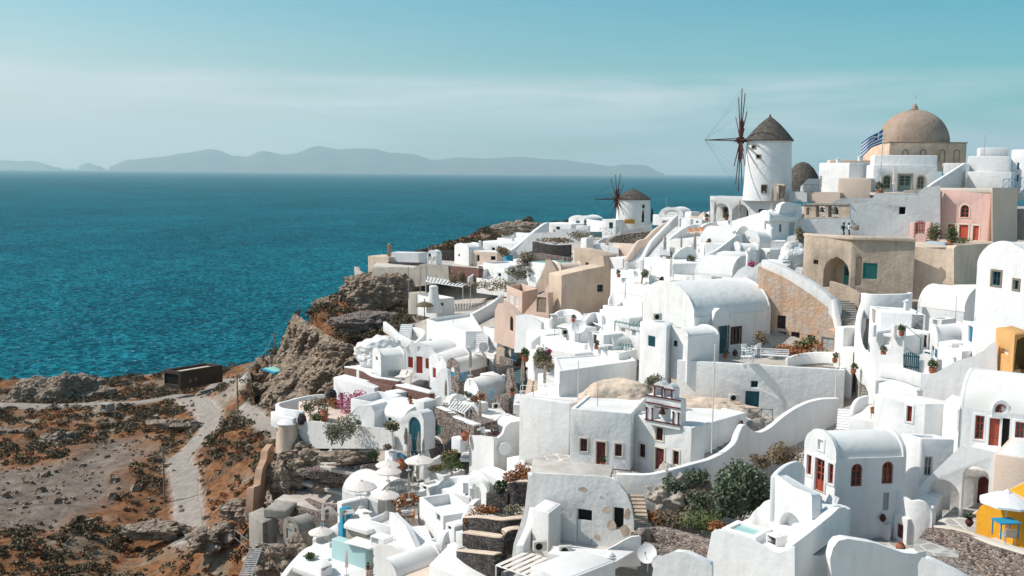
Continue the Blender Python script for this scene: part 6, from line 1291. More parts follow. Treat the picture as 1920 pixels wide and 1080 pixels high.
wall('white arched seat-back wall on the seat terrace', [(1035,600,112),(1045,586,113),(1060,580,113),(1078,583,111.5),(1090,596,109)], th=.4, drop=1.6)
H('white house with a round chimney pipe left of the seat terrace', [(986,112),(1014,107)], 622, 4, WH, dep=4, roof='flat')
H('wide white flat roof below the seat terrace', [(1013,104),(1096,98.5)], 628, 4, WH, dep=4, ph=.15)
place(dish_, 'white satellite dish at the right end of the wide flat roof', 1086, 640, 98, sc=1.6, rz=-.3)
H('white shaded house below the wide flat roof', [(1004,101),(1078,96)], 647, 4, WO, dep=4, roof='flat')
bush('flowering round bush with pink blossom in front of the shaded house', P(1017,692,97), 1.1, 2.3, 900, LEAFF, leaf=.12, seed=60)
bush('pink bougainvillea sprig right of the flowering bush', P(1028,668,97), .45, .8, 160, LEAFP, leaf=.10, seed=61)
place(pot_, 'orange terracotta pot beside the white stair posts', 985, 678, 98.5, sc=1.2)
bush('dry brown shrubs above the stone steps', P(1030,697,95), 1.5, 1.0, 420, LEAFD, leaf=.12, seed=62)
H('tall white posts and wall left of the flowering bush', [(990,100),(1003,98.5)], 655, 3, WH, dep=1.5, roof='flat', cat='gate pier', name='gate_pier')
# ================================================================ left cluster with the red doors, blue doors and bougainvillea
H('tall bright white house block above the red-door vaults', [(800,140),(873,129.3),(906,129.5),(884,147)], 598, 5.0, WH, ph=.5)
H('white vaulted house with a red double door and two red shutters, facing the sea terrace', [(759,129.5),(816,127)], 660, 3.4, WH, dep=9, roof='vault', rise=1.4, gable=0, name='vaulted_house', lip=.03,
  op=[(0,'door',780,668,792,701,RED),(0,'louv',765,669,774,690,RED),(0,'louv',798,672,807,692,RED),(0,'win',783,650,788,659,MAROON)])
H('small white vault left of the red double door with tiny red windows', [(698,134),(714,130),(760,131.5)], 662, 3.2, WH, roof='vault', rise=1.0, gable=0, name='vaulted_house', op=[(0,'win',704.5,668,708,677,RED)])
H('white vault with a narrow red door at its left end, roof running right', [(804,125.5),(838,121),(884,127)], 679, 3.2, WH, roof='vault', rise=1.5, gable=0, name='vaulted_house', op=[(0,'door',811,689,817,710,RED),(0,'win',823,671,827,680,MAROON)])
H('stone-faced vault with a bright blue arched door and a white roof', [(837,119.5),(861,117),(916,122)], 694, 3.0, RUBB, roof='vault', rise=1.7, gable=0, name='vaulted_house', roofm=ROOFW, op=[(0,'door',844,686,852,706,BLUEL,'a')])
H('white vault with a slim blue window over a blue door', [(870,114),(899,109.6),(956,115)], 730, 4.2, WH, roof='vault', rise=1.75, gable=0, name='vaulted_house', op=[(0,'win',880,712,884,726,BLUEL),(0,'door',880,735,886,752,BLUEL)])
H('white vault with a dark glazed opening left of the slim blue window vault', [(817,117.5),(843,112.3),(875,113.5)], 742, 3.4, WH, roof='vault', rise=1.2, gable=1, name='vaulted_house', op=[(0,'gdoor',822,742,834,764,GREYP)])
rail('blue balustrade right of the stone-faced vault', [(863,716,116),(876,712,114.5)], 1.1, BLUEL, sp=.5)
rail('blue balustrade above the dark stone block', [(919,748,108),(925,752,107)], 1.2, BLUEL, sp=.5)
pwall('slanting white wall rising right of the red-earth terrace walls', (802,116.5),(842,114), [(802,760),(804,745),(812,722),(822,698),(830,691),(838,694),(842,760)], th=.6)
SL('white sea terrace in front of the red double door', [(648,137),(746,125),(806,122.5),(815,128),(700,137)], 706, .5, ROOFW)
wall('long curved red scoria terrace wall, upper one', [(645,689,139),(665,692,136),(681,697,133),(692,704,131),(706,709,129),(746,715,124.5)], th=.5, drop=1.9, m=REDST, name='scoria_wall')
wall('white coping on the upper red scoria wall', [(645,687,139),(665,690,136),(681,695,133),(692,702,131),(706,707,129),(746,713,124.5)], th=.6, drop=.2, name='coping')
wall('lower red scoria terrace wall', [(741,723,121),(775,731,117.5),(804,738,114.8)], th=.5, drop=2.0, m=REDST, name='scoria_wall')
wall('white coping on the lower red scoria wall', [(741,721,121),(775,729,117.5),(804,736,114.8)], th=.6, drop=.2, name='coping')
SL('lower sea terrace floor with the folded parasol', [(742,122),(804,116),(812,121),(752,126)], 728, .4, ROOFW)
wall('thin pale ledge along the foot of the upper scoria wall', [(645,706,133),(690,715,127),(735,725,121.5)], th=.6, drop=1.5, m=REDST)
place(parasol_shut, 'folded cream parasol in front of the red double door', 778, 707, 125.5, sc=.8, m=CANV)
place(parasol_shut, 'folded cream parasol on the lower sea terrace', 770, 729, 121, sc=.75, m=CANV)
for i,x in enumerate((752,762)): place(lounger_, ('left','right')[i]+' cream sun lounger on the sea terrace', x, 711, 126.5, rz=-.3, sc=1.3, group='cream loungers on the sea terrace')
H('grey cushioned sofa on the sea terrace', [(727,128.5),(750,128)], 694, .8, mat('grey_cushion',(.16,.19,.19)), dep=1, roof='flat', cat='sofa', name='sofa')
rock('lumpy whitewashed rock left of the red-door vaults', 712, 674, 142, 3.6, 2.8, 2.5, WO, 21, rough=.22)
stairs('short white steps behind the whitewashed rock', (745,640,146), (752,608,152), 1.8, 9, WH)
wall('white curved stair parapet behind the whitewashed rock', [(718,603,152),(730,612,150),(745,626,147),(770,640,143)], th=.5, drop=1.5)
wall('white looping parapet right of the whitewashed steps', [(760,612,152),(788,617,149),(790,628,146),(768,648,141)], th=.5, drop=2)
H('low white pool house left of the red-door terrace', [(652,141),(690,137)], 687, 1.2, WH, dep=3, roof='flat')
H('long white house with a dark doorway behind the bougainvillea', [(625,130),(702,123.5),(724,125.5)], 707, 5.0, WH, roof='flat', op=[(0,'hole',637,736,643,768,DARK)])
stairs('white steps between the long house and the scoria wall', (700,752,119), (722,735,121.5), 2, 6, WH)
H('white block with a tiny teal window under the lower scoria wall', [(722,119),(740,117.5)], 733, 3, WH, dep=2, roof='flat', op=[(0,'win',723,740,728,748,TEAL)])
bush('bright pink bougainvillea climbing the long white house', P(660,777,119), 1.8, 3.4, 1500, LEAFP, leaf=.14, seed=70, lump=6)
# terrace with the long wall
pwall('long weathered blue-white terrace wall with a rounded left end', (557,113),(736,103.5), [(556,840),(556,800),(562,793),(580,790),(610,794),(643,797),(690,801),(718,804),(733,812),(736,840)], th=.5, m=WO)
wall('white curving parapet around the flower terrace', [(608,740,131),(590,741,130),(567,745,127),(540,752,123),(524,757,119),(530,764,115.5),(556,768,113.5),(572,770,113)], th=-.45, drop=2.2)
wall('lower white band wall of the flower terrace corner', [(517,771,120),(519,774,115.8),(535,779,113.6),(556,783,112.6)], th=-.6, drop=1.6)
t_=MB(); c=P(540,842,112.8); t_.lathe(c,[(1.15,0),(1.12,3.1)],24); o=tag(recenter(t_.build('round_tower',TAN,None,smooth=True)),'round tan tower stub at the corner of the flower terrace','tower')
t_=MB(); t_.lathe(c+Vector((0,0,3.1)),[(1.2,-.05),(1.2,.05),(.5,.45),(0,.5)],24); q=t_.build('cap',WH,o,smooth=True)
pwall('tall tan plaster wall left of the round tower stub', (517,117),(531,114), [(517,850),(518,786),(531,786),(531,850)], th=1, m=TAN)
SL('peach floor of the flower terrace', [(560,113.5),(640,109),(660,118),(625,126),(560,124)], 792, .4, PEACH)
for i,(x,y,d,r,h,m_,lb) in enumerate([(583,782,117,1.1,2.0,LEAFF,'flowering bush left of the terracotta pot'),(592,797,113,.9,1.7,LEAFG,'yellow-green bush below the flowering bush'),(600,765,122,1.2,1.4,LEAFD,'dry bush at the back of the flower terrace'),(606,790,115,.8,2.3,LEAFG,'tall green plant in the terracotta pot'),(622,765,121,1.2,1.3,LEAFR,'orange flowering plants beside the dark stone oven')]):
    bush(lb, P(x,y,d), r, h, 480, m_, leaf=.13, seed=80+i)
place(urn_, 'large terracotta pot on the flower terrace', 607, 789, 114, sc=1.7)
rock('dark stone oven cone on the flower terrace', 621, 752, 124, .7, .7, 1.2, VOLC, 22, rough=.12, cat='stone oven', name='stone_oven')
rock('black lava stone on the flower terrace wall', 566, 790, 112.6, .5, .5, .7, VOLC, 23, rough=.15)
pwall('white gable-shaped wall with a small teal window on the long terrace', (642,109.5),(701,106.5), [(642,812),(643,790),(658,776),(672,762),(688,761),(694,760),(701,772),(701,812)], [('r',667,787,676,798)], th=2.5, fill=[(0,'win',TEAL)], cat='house', name='house')
H('white house with a teal glazed door and a teal window behind the long terrace wall', [(700,108.5),(756,105.5)], 774, 3.0, WH, dep=6, roof='vault', rise=1.25, gable=1, name='vaulted_house', lip=.02, op=[(0,'gdoor',700.5,777,711,802,TEAL),(0,'win',727,779,734,791,TEAL)])
H('white open-topped parapet box above the teal glazed door', [(657,114.5),(702,112.5)], 747, 3, WH, dep=5, ph=.8)
pwall('white arched porch with a deep blue door', (732,105),(794,101), [(732,845),(734,800),(746,790),(757,781),(768,773),(780,770),(789,775),(794,788),(794,845)], [('a',766,779,789,860)], th=1.6, fill=[(0,'door',TEAL)], cat='porch', name='porch')
bush('hanging yellow and red plants at the right end of the long wall', P(735,812,103), 1.0, 1.5, 480, LEAFF, leaf=.13, seed=90)
bush('wild olive bush growing below the long terrace wall', P(641,836,105), 2.1, 3.4, 1500, LEAFO, leaf=.13, seed=91, lump=6)
bush('dark climbing plant left of the wild olive bush', P(622,836,105), 1.2, 2.4, 600, LEAF, leaf=.12, seed=92)
H('white-capped shed corner box on the porch roof', [(776,107),(795,106)], 750, 1.6, WH, dep=2, roof='flat')
gate('white lattice gate beside the porch roof', (774,108),(789,107.5), 775, 755, 788, 768, WHP, 6)
# stone houses in the middle
pwall('tawny rubble house with teal windows below the shaded patio', (814,106),(890,99.5), [(814,850),(814,763),(836,772),(852,785),(888,797),(890,850)], [('r',820,797,826,817),('r',864,805,871,822),('r',840,826,847,834)], th=3, m=RUBB, fill=[(0,'louv',TEALG),(1,'door',TEAL),(2,'louv',BLUE)], cat='house', name='stone_house')
pwall('grey rubble wall with a slit window left of the tawny rubble house', (794,107.5),(816,105.5), [(793,850),(794,778),(806,780),(816,787),(816,850)], [('r',801,805,805,818)], th=1, m=mat('grey_rubble',(.30,.29,.27)) and RUBB, fill=[(0,'win',TEAL)], cat='wall', name='rubble_wall')
wall('white coping on the tawny rubble house', [(813,762,106.2),(836,771,104.2),(852,783,102.7),(889,796,99.4)], th=.9, drop=.2, name='coping')
pergola('white flat canopy over the shaded blue-door patio', [(841,105.5),(872,102.6),(886,106),(853,109.5)], 764, 7, WHP, hgt=3, canvas=WHP)
H('white house with blue doors at the back of the shaded patio', [(843,109),(888,106.5)], 764, 3.4, WH, dep=3, roof='flat', op=[(0,'door',878,769,886,793,BLUE),(0,'win',853,768,864,783,GREYP)])
H('white flat-roofed house right of the shaded patio', [(890,107),(906,103),(957,104.5)], 770, 3.6, WH, roof='flat')
H('low white planter wall with dry bushes in front of the blue doors', [(866,107),(900,105.5)], 752, 1.8, WH, dep=1.5, ph=.3, cat='planter', name='planter')
bush('rusty round bush in the white planter', P(896,757,106), .9, 1.3, 420, LEAFR, leaf=.12, seed=93)
bush('small dark red bush in the white planter', P(877,747,107), .5, .8, 220, LEAFF, leaf=.1, seed=94)
H('dark volcanic stone block right of the blue balustrade', [(926,109),(954,107.5)], 742, 1.6, VOLM, dep=3, roof='flat', roofm=VOLM, cat='stone block', name='stone_block')
H('dark volcanic stone wall mass beside the dark teal steps', [(926,116),(955,114.5)], 690, 3.5, VOLC, dep=4, roof='flat', roofm=VOLC, cat='stone block', name='stone_block')
stairs('dark teal stone steps between the stone walls', (958,738,107), (960,690,116.5), 1.3, 13, mat('teal_stone',(.10,.17,.18)), th=1)
pwall('pale rubble stair wall left of the dark teal steps', (949,111),(963,107.5), [(948,745),(950,695),(954,690),(964,735),(964,745)], th=.5, m=RUBB, name='rubble_wall')
wall('stone parapet walls above the stone-faced vault', [(915,672,124),(925,664,123),(945,670,119),(962,676,117)], th=.5, drop=2, m=VOLM, name='stone_wall')
rail('bright blue stair railing above the stone parapet', [(946,662,121),(968,680,116.5)], 1.1, BLUE, sp=.6)
stairs('brown worn steps below the curved pink wall', (958,655,118), (932,618,128), 2, 12, BROWN, th=1)
H('small brown stone kiosk at the foot of the worn steps', [(930,121),(946,120)], 652, 2, BROWN, dep=2, roof='flat', roofm=BROWN)
H('white stepped block left of the worn steps', [(906,130),(932,127)], 612, 5, WH, dep=6, ph=.3)
H('white low house between the stepped block and the stone parapet', [(884,126),(935,122)], 655, 3, WH, dep=6, ph=.3)
stairs('white steps right of the tall bright block', (892,655,125), (893,622,130), 1.6, 9, WH, th=1)
place(dish_, 'white satellite dish on the vault roof above the stone-faced vault', 890, 672, 122, sc=1.3)
place(dish_, 'second white dish leaning right of the first on the vault roof', 906, 672, 121.5, sc=1.5, rz=.4)
place(parasol_shut, 'brown folded parasol on the stone-faced vault terrace', 882, 705, 114.5, sc=1.05)
place(parasol_shut, 'folded cream parasol left of the shaded patio', 836, 757, 108.5, sc=.95)
place(parasol_shut, 'large folded tan parasol on the deckchair terrace', 900, 806, 98.5, sc=1.05)
place(parasol_shut, 'tall folded cream parasol beside the dark teal steps', 980, 735, 104, sc=1.25)
place(parasol_shut, 'folded cream parasol behind the glass balustrade', 1021, 735, 93, sc=.9)
pwall('tan curved end wall beside the tall folded parasol', (985,104),(1000,101), [(983,745),(990,712),(990,694),(1002,690),(999,715),(994,745)], th=.6, m=CREAMP)
H('dark planting bed wall below the flowering bush', [(1000,101),(1048,97)], 706, 2.6, BROWN, dep=3, ph=.3, roofm=ROCKM, cat='planting bed', name='planting_bed')
H('white wall behind the folded parasol of the glass balustrade', [(1008,96),(1048,93)], 700, 5, WH, dep=2, roof='flat')
# deckchair terrace
pwall('bright left face of the prow-shaped white deckchair terrace', (880,98.5),(925,94), [(880,890),(880,817),(895,817),(925,821),(925,890)], th=.5)
pwall('curved white wall right of the deckchair terrace', (924,94),(992,96), [(924,890),(924,820),(935,822),(944,814),(949,800),(958,793),(990,788),(992,890)], th=.5)
SL('floor of the deckchair terrace', [(883,99.5),(926,95),(985,97),(960,104),(890,104)], 822, .4, FLOOR)
place(chair_, 'dark red wooden deckchair on the prow-shaped terrace', 928, 824, 96.5, rz=2, sc=1.2, m=WOOD)
place(chair_, 'white metal chair at the left of the deckchair terrace', 908, 818, 98.5, rz=.6, m=WHP)
place(table_, 'white metal table on the deckchair terrace', 917, 820, 97.5, m=WHP, sc=.9)
H('small white mound roof above the deckchair terrace', [(920,102),(968,100)], 800, 2, WH, dep=4, roof='vault', rise=1.0, gable=1, name='vaulted_house')
q=MB(); c=P(946,841,94.0); q.tube(c,c+Vector((.03,-.12,0)),.62,n=28); tag(recenter(q.build('disc_sign',WHP,None)),'round white disc on the curved wall below the deckchair terrace','disc')
H('white house with a rounded top below the disc', [(884,93),(940,88.5),(972,90)], 885, 4, WH, roof='vault', rise=.5, gable=0, name='vaulted_house')
H('white box wall with narrow steps left of the courtyard', [(950,92),(972,90.5)], 858, 4, WH, dep=2, roof='flat')
stairs('white steps up to the chapel courtyard', (945,893,87), (962,855,93), 2.2, 9, WO, th=1)
for i,(x,y) in enumerate(((985,868),(997,872))): wall(('left','right')[i]+' white ragged wall fin at the courtyard entrance', [(x-10,y-6,85-i),(x,y+6,81-i),(x+6,y+22,78-i)], th=.3, drop=1.6, m=WO)
bush('rust-brown dry bush in the black stone planter', P(971,906,79.5), 1.2, 1.6, 700, LEAFR, leaf=.13, seed=95)
bush('spiky agave bush left of the rust-brown bush', P(940,922,80), .9, 1.0, 300, LEAF, leaf=.2, seed=96)
for i,(pts,dr,lb) in enumerate([([(951,905,79.5),(965,903,78.5),(990,903,78)],2.1,'rounded top tier of the black stone terraces'),([(911,924,81),(930,924,80),(952,924,79)],1.7,'upper left tier of the black stone terraces'),([(867,970,79),(900,970,77),(940,975,75),(983,972,75)],1.6,'second tier of the black stone terraces, under the dry bushes'),([(867,998,77.5),(900,1002,75.5),(938,1006,73),(955,995,73),(973,993,73)],1.9,'third tier of the black stone terraces'),([(855,1032,75.5),(880,1035,73.5),(927,1040,71)],1.8,'lowest tier of the black stone terraces')]):
    wall(lb, pts, th=.7, drop=dr, m=VOLC, name='stone_terrace_wall', group='black volcanic stone terraces')
    if i != 1: wall('pale coping on the '+lb, [(a_, b_-1, c_) for a_, b_, c_ in pts], th=.75, drop=.16, m=TAN, name='coping')
for i,(a,t_,lb) in enumerate([([(870,79.5),(983,75.8),(985,79),(880,83)],972,'second'),([(868,78.2),(940,73.8),(973,73.8),(975,77),(880,81)],1000,'third'),([(856,76),(927,71.8),(940,75),(865,79)],1036,'lowest')]):
    SL('pale earth bed on the '+lb+' black stone terrace', a, t_, .4, FLOOR, cat='planting bed', name='planting_bed')
bush('orange dry bush on the second black terrace', P(908,972,79), 1.3, 1.1, 520, LEAFR, leaf=.12, seed=97)
bush('olive green bush on the second black terrace', P(962,972,77.5), 1.6, 1.1, 620, LEAFO, leaf=.12, seed=98)
bush('small orange bush left of the second black terrace', P(878,985,79), .8, .9, 320, LEAFR, leaf=.12, seed=99)
# lower left white houses
H('tall white house with one grey window above the curved stair', [(786,88.5),(831,83.5),(893,85)], 932, 6.5, WH, ph=.9, th=.3, op=[(0,'win',818,962,825,980,GREYP,'',None)])
wall('white quarter-round wall sweeping down beside the tall white house', [(893,934,84.2),(885,938,83.6),(875,950,83),(866,968,82.4),(861,992,81.8),(860,1000,81.6)], th=.5, drop=2)
wall('lower white quarter-round wall by the black terraces', [(829,1022,79),(834,1003,79.5),(843,994,79.6),(855,996,79),(867,1000,78.5)], th=.6, drop=2.6)
H('white rectangular pillar box beside the lowest black terrace', [(838,76.6),(857,75.6)], 1020, 2, WH, dep=.8, roof='flat', cat='pillar', name='pillar')
H('small white turret with an arched grey shutter', [(878,90),(914,86.8),(918,89)], 903, 3.0, WH, roof='vault', rise=.75, gable=0, name='turret', cat='turret', op=[(0,'louv',884,903,902,948,GREYP,'a')])
wall('white bowl-shaped parapet left of the arched grey shutter', [(822,918,93),(835,902,93.5),(855,894,93.5),(878,893,92.5)], th=.5, drop=2.2)
H('white sloping roof house between the bowl parapet and the shutter turret', [(826,92),(880,89.5)], 916, 3, WH, dep=4, roof='flat')
H('white planter block with dark cascading flowers', [(805,99),(832,97.5)], 884, 3.4, WH, dep=3, ph=.3, cat='planter', name='planter')
for i,(x,y,r,h,m_,lb) in enumerate([(815,884,1.1,.8,LEAFF,'dark red flowers in the white planter block'),(840,870,1.2,1.6,LEAFF,'maroon flowering shrub left of the white bench steps'),(846,890,1.4,2.0,LEAFG,'dense green shrub below the maroon flowers'),(735,945,.1,.1,LEAFG,'')]):
    if lb: bush(lb, P(x,y,97-i), r, h, 620, m_, leaf=.12, seed=110+i)
stairs('white slatted bench steps beside the deckchair terrace wall', (862,862,98.5), (868,842,101), 1.6, 4, WHP, th=.3)
H('barrel-roofed stone shed with a white gable among the folded parasols', [(775,103.5),(806,101),(836,104)], 851, 2.4, WH, roof='vault', rise=1.5, gable=0, roofm=RUBB, name='shed', cat='shed')
wall('white wall curving from the stone shed to the flowers', [(795,872,98),(815,862,99.5),(832,852,101),(840,846,102)], th=.4, drop=1.6)
for i,(x,y,d,s) in enumerate([(761,848,103,.95),(770,860,101,.9),(785,866,99.5,1.1),(794,864,99.5,.8),(766,882,97.5,.95),(777,886,97,.7),(783,916,92.5,.95),(774,918,92,.6),(767,938,89.5,.9)]):
    place(parasol_shut, ['leftmost folded parasol beside the porch','folded parasol second from the porch','tall folded parasol before the stone shed gable','short folded parasol right of the shed gable','folded parasol just right of the blue bench','short folded parasol between two taller ones','folded parasol on the wooden deck','short folded parasol left of the wooden-deck one','folded parasol by the palm planter'][i], x, y, d, sc=s, group='folded parasols of the lower terraces')
gate('bright blue slatted bench back below the porch', (743,100.5),(761,99.5), 744, 846, 760, 872, BLUE, 6)
H('white plastered pillar with a brown pot below the long wall', [(721,101),(736,100)], 845, 5, WO, dep=1, roof='flat', cat='pillar', name='pillar')
bush('round brown bush on the white plastered pillar', P(727,845,100.5), .5, .8, 260, LEAFD, leaf=.1, seed=120)
place(urn_, 'big terracotta jar left of the blue bench', 741, 882, 98.5, sc=1.2)
place(urn_, 'big terracotta jar right of the blue bench', 752, 880, 98.5, sc=1.5)
place(urn_, 'huge brown jar beside the white box on the rubble house', 872, 826, 98, sc=1.3)
H('white air duct box in front of the rubble house', [(846,99),(863,98)], 819, 1.4, WHP, dep=1, roof='flat', cat='box', name='duct_box')
SL('wooden deck terrace of the open parasols', [(700,98),(800,93),(812,98),(712,104)], 918, .5, GREYW)
H('white vaulted house with a blue arched doorway behind the open parasols', [(641,99),(708,95.5)], 921, 4.5, WH, dep=5, roof='vault', rise=1.75, gable=1, name='vaulted_house', lip=.02, op=[(0,'door',668,921.5,682,966,BLUE)])
pwall('round-topped blue dormer over the arched doorway', (663,97.6),(688,96.3), [(664,926),(664,918),(667,912),(675,908),(683,911),(687,918),(687,926)], th=1.5, cat='dormer', name='dormer')
for i,(x,y,d,s) in enumerate([(727,902,96.5,.82),(729,916,93.5,.84),(677,952,91,1.02),(724,962,88,.82),(602,1028,92,.80),(786,900,93.5,.95)]):
    place(parasol_open, ['rear left open parasol above the wooden deck','open parasol just in front of the rear left one','largest open parasol before the blue doorway','open parasol below the paired ones, beside the palm','open parasol alone at the lower left','rear right open parasol above the wooden deck'][i], x, y, d, sc=s, group='open cream parasols of the lower terraces')
for i,(x,y,d) in enumerate([(735,925,94),(748,922,94),(760,920,93.5),(772,925,92.5),(640,975,90),(655,977,90)]):
    place(table_ if i % 2 else chair_, ['grey chair under the paired parasols','grey table right of the paired parasols','grey chair in the middle of the wooden deck','grey table at the right of the wooden deck','grey chair by the blue sea wall','grey table by the blue sea wall'][i], x, y, d, rz=i, m=GREYP, sc=1.2)
H('blue and white stepped sea wall left of the largest open parasol', [(632,95),(641,94.3)], 940, 5, WH, dep=3, roof='flat', cat='wall', name='sea_wall')
H('blue painted strip at the corner of the stepped sea wall', [(636,91.5),(642,91)], 952, 4.4, BLUEL, dep=1, roof='flat', cat='wall', name='sea_wall')
wall('white and blue parapet running down to the lone open parasol', [(592,1012,93),(600,1000,93.5),(618,990,93),(634,980,92)], th=.4, drop=1.6, m=WH)
rail('blue rail at the lone parasol terrace', [(590,1008,93.5),(610,998,93)], .9, BLUEL, sp=.8)
H('long sloping pale awning roof over a beige screen', [(644,88),(688,86.3),(740,89),(675,93)], 983, .35, ROOFW, roof='flat', cat='awning', name='awning')
H('beige roller screen hut below the long awning', [(648,88.3),(686,86.9)], 985, 2.6, CANVD, dep=3, roof='flat', cat='kiosk', name='kiosk')
H('small slatted pale awning below the beige screen', [(645,86),(693,84.5)], 1016, .12, ROOFW, dep=2.5, roof='flat', cat='awning', name='awning')
H('pale turquoise wall behind the plunge pool', [(621,87.5),(685,85)], 1010, 4.2, mat('aqua_plaster',(.42,.60,.60)), dep=1, roof='flat', cat='wall', name='pool_wall')
pool('turquoise plunge pool at the foot of the aqua wall', [(622,86.2),(680,84)], 1058, dep=2.4, h=1.2, m=GREYW)
person('person with long dark hair lounging beside the turquoise pool', 690, 1085, 82, (.10,.05,.03), (.55,.35,.28), rz=.8, sc=.85, stride=.15)
H('white air conditioner box with a louvre on the terrace edge', [(694,85),(720,84)], 1004, 1.3, WH, dep=1.2, roof='flat', cat='air conditioner', name='air_conditioner', op=[(0,'louv',697,1008,709,1021,GREYP)])
H('white rounded vault front beside the curved stair', [(700,83),(762,80.5)], 1040, 5, WH, dep=4, roof='vault', rise=1.3, gable=0, name='vaulted_house', op=[(0,'door',714,1052,722,1075,GREYW)])
pwall('big white triangular wall left of the curved stair', (730,86),(792,80), [(725,1100),(728,990),(731,965),(736,962),(748,975),(762,988),(776,1018),(790,1052),(795,1100)], th=.5)
stairs('curved white stair with shadowed treads', (796,1052,79), (766,988,86), 1.5, 13, WH, th=2)
wall('white round parapet of the wicker chair terrace', [(760,990,84.5),(745,980,85.5),(738,968,87),(742,960,88.5),(760,955,90),(783,952,90)], th=-.35, drop=1.4)
SL('floor of the wicker chair terrace', [(742,87),(765,84.8),(784,86.5),(784,91),(750,91)], 985, .4, PEACH)
for i,x in enumerate((751,770)): place(chair_, ('left','right')[i]+' light wicker chair on the round terrace', x, 980, 87.5, rz=.8-2*i, sc=1.25, m=MATS['light_wood'])
H('white terrace wall with a brown bench left of the wicker chairs', [(687,87.5),(731,86)], 975, 3, WH, dep=3, ph=.7)
bush('palm plant in the planter above the wicker chairs', P(762,955,90.5), 1.3, 1.5, 420, LEAFR, leaf=.2, seed=121)
wall('white planter wall around the palm plant', [(745,940,92),(770,930,92.5),(800,918,93)], th=.4, drop=2)
H('white stepped roof with pale pink stripes at the bottom edge', [(700,77.5),(810,73.5)], 1062, 3, PEACH, dep=5, roof='flat', roofm=PEACH)
H('white round-topped vault at the bottom edge left of the striped roof', [(700,77),(745,75)], 1075, 3, WH, dep=5, roof='vault', rise=1.6, gable=0, name='vaulted_house')
H('wide pale flat roof at the bottom below the black terraces', [(805,74),(925,69),(960,72),(840,78)], 1058, 3, ROOFW, roof='flat', roofm=ROOFW)
place(parasol_shut, 'small folded cream parasol in front of the turquoise pool', 650, 1080, 80.5, sc=.8, m=CANV)
wall('white wall sloping down at the lower left edge of the village', [(534,1085,86),(552,1060,88),(575,1035,90),(592,1025,91),(618,1018,90)], th=.6, drop=3)
H('small white hut with a slit window at the bottom edge', [(590,84.5),(602,83),(623,83.8)], 1052, 3, WH, roof='flat', cat='hut', name='hut', op=[(1,'win',594+12,1060,610,1068,WOODG)])
H('white planter box above the slit-window hut', [(566,86.5),(590,85.5)], 1050, 2, WH, dep=2, ph=.3, cat='planter', name='planter')
bush('small agave in the white planter box', P(578,1050,87), .6, .7, 200, LEAFG, leaf=.15, seed=122)
SL('white lower terrace floor around the slit-window hut', [(548,85.5),(680,80),(690,86),(600,93)], 1062, .5, ROOFW)
# ruins on the slope
H('ruined grey concrete hut with a rotten door', [(466,103),(492,100),(519,102)], 962, 3.6, GREYC, roof='flat', roofm=GREYC, cat='hut', name='ruined_hut', op=[(1,'door',494,981,503,1018,WOODG)])
H('ruined concrete upper slab on the grey hut', [(494,101.5),(535,101)], 955, .8, GREYC, dep=3, roof='flat', roofm=GREYC, cat='slab', name='roof_slab')
H('ruined stone vault with dark openings right of the concrete hut', [(531,100.5),(560,98.5)], 985, 2.6, GREYC, dep=5, roof='vault', rise=1.2, gable=0, roofm=GREYC, cat='ruin', name='ruined_vault', op=[(0,'hole',541,976,549,985,DARK),(0,'hole',553,990,560,1014,DARK),(0,'door',537,990,548,1014,GREYP)])
pwall('dark rubble terrace wall below the flat earth plots', (507,107),(604,98.5), [(505,1000),(508,940),(560,953),(590,962),(604,957),(604,1000)], th=.8, m=VOLM, name='rubble_wall')
SL('upper flat earth plot of the ruins', [(508,107.5),(590,101),(640,103),(560,114)], 942, .4, FLOOR, name='earth_plot', cat='earth plot')
wall('light rubble wall across the flat earth plots', [(528,922,113),(560,932,110),(595,945,105.5),(630,948,103)], th=.7, drop=1.6, m=VOLM, name='rubble_wall')
SL('rear flat earth plot of the ruins', [(528,114),(600,106),(640,106),(640,113),(560,119)], 925, .4, FLOOR, name='earth_plot', cat='earth plot')
for i in range(14): rock('', 596+ (i%7)*7, 917-(i//7)*8+RND.uniform(-2,2), 110+(i//7)*1.5, .7, .6, .5, ROCKM, 30+i, rough=.3, sub=2, group='heap of loose boulders'); 
for i,o in enumerate([o for o in C.objects if o.get('group')=='heap of loose boulders']): o['label']='pale boulder in the loose heap on the earth plot'; o['category']='boulder'; o.name='boulder'
pwall('terracotta-red stepped buttress wall running down the slope', (474,108),(512,117), [(473,965),(476,915),(488,910),(492,880),(500,862),(502,845),(512,832),(514,845),(508,880),(500,920),(490,965)], th=.8, m=ORNG, name='buttress_wall')
CLIFFC = mat('tan_rock', (.44,.35,.27), .97, .05, var=(.27,.215,.17), vscale=.9, bump=.3, bscale=2)
for lb, pts, dr in (('dry-stone terrace wall under the wild olive bush', [(600,872,108.5),(640,874,107.5),(690,872,105.5),(722,868,104)], 2.0), ('lower dry-stone terrace wall above the loose boulders', [(545,893,113),(590,897,112),(640,900,110),(690,897,107),(715,890,105)], 2.2), ('short dry-stone wall beside the terracotta buttress', [(512,925,112),(540,915,112.5),(575,912,112.5)], 1.8)):
    wall(lb, pts, th=.8, drop=dr, m=VOLM, name='stone_wall')
for lb, pl, t_ in (('narrow earth terrace under the wild olive bush', [(600,108),(720,103.5),(722,107),(602,112)], 874), ('narrow earth terrace above the loose boulders', [(548,112.5),(712,104.5),(715,108),(552,117)], 899)):
    SL(lb, pl, t_, .4, FLOOR, name='earth_plot', cat='earth plot')
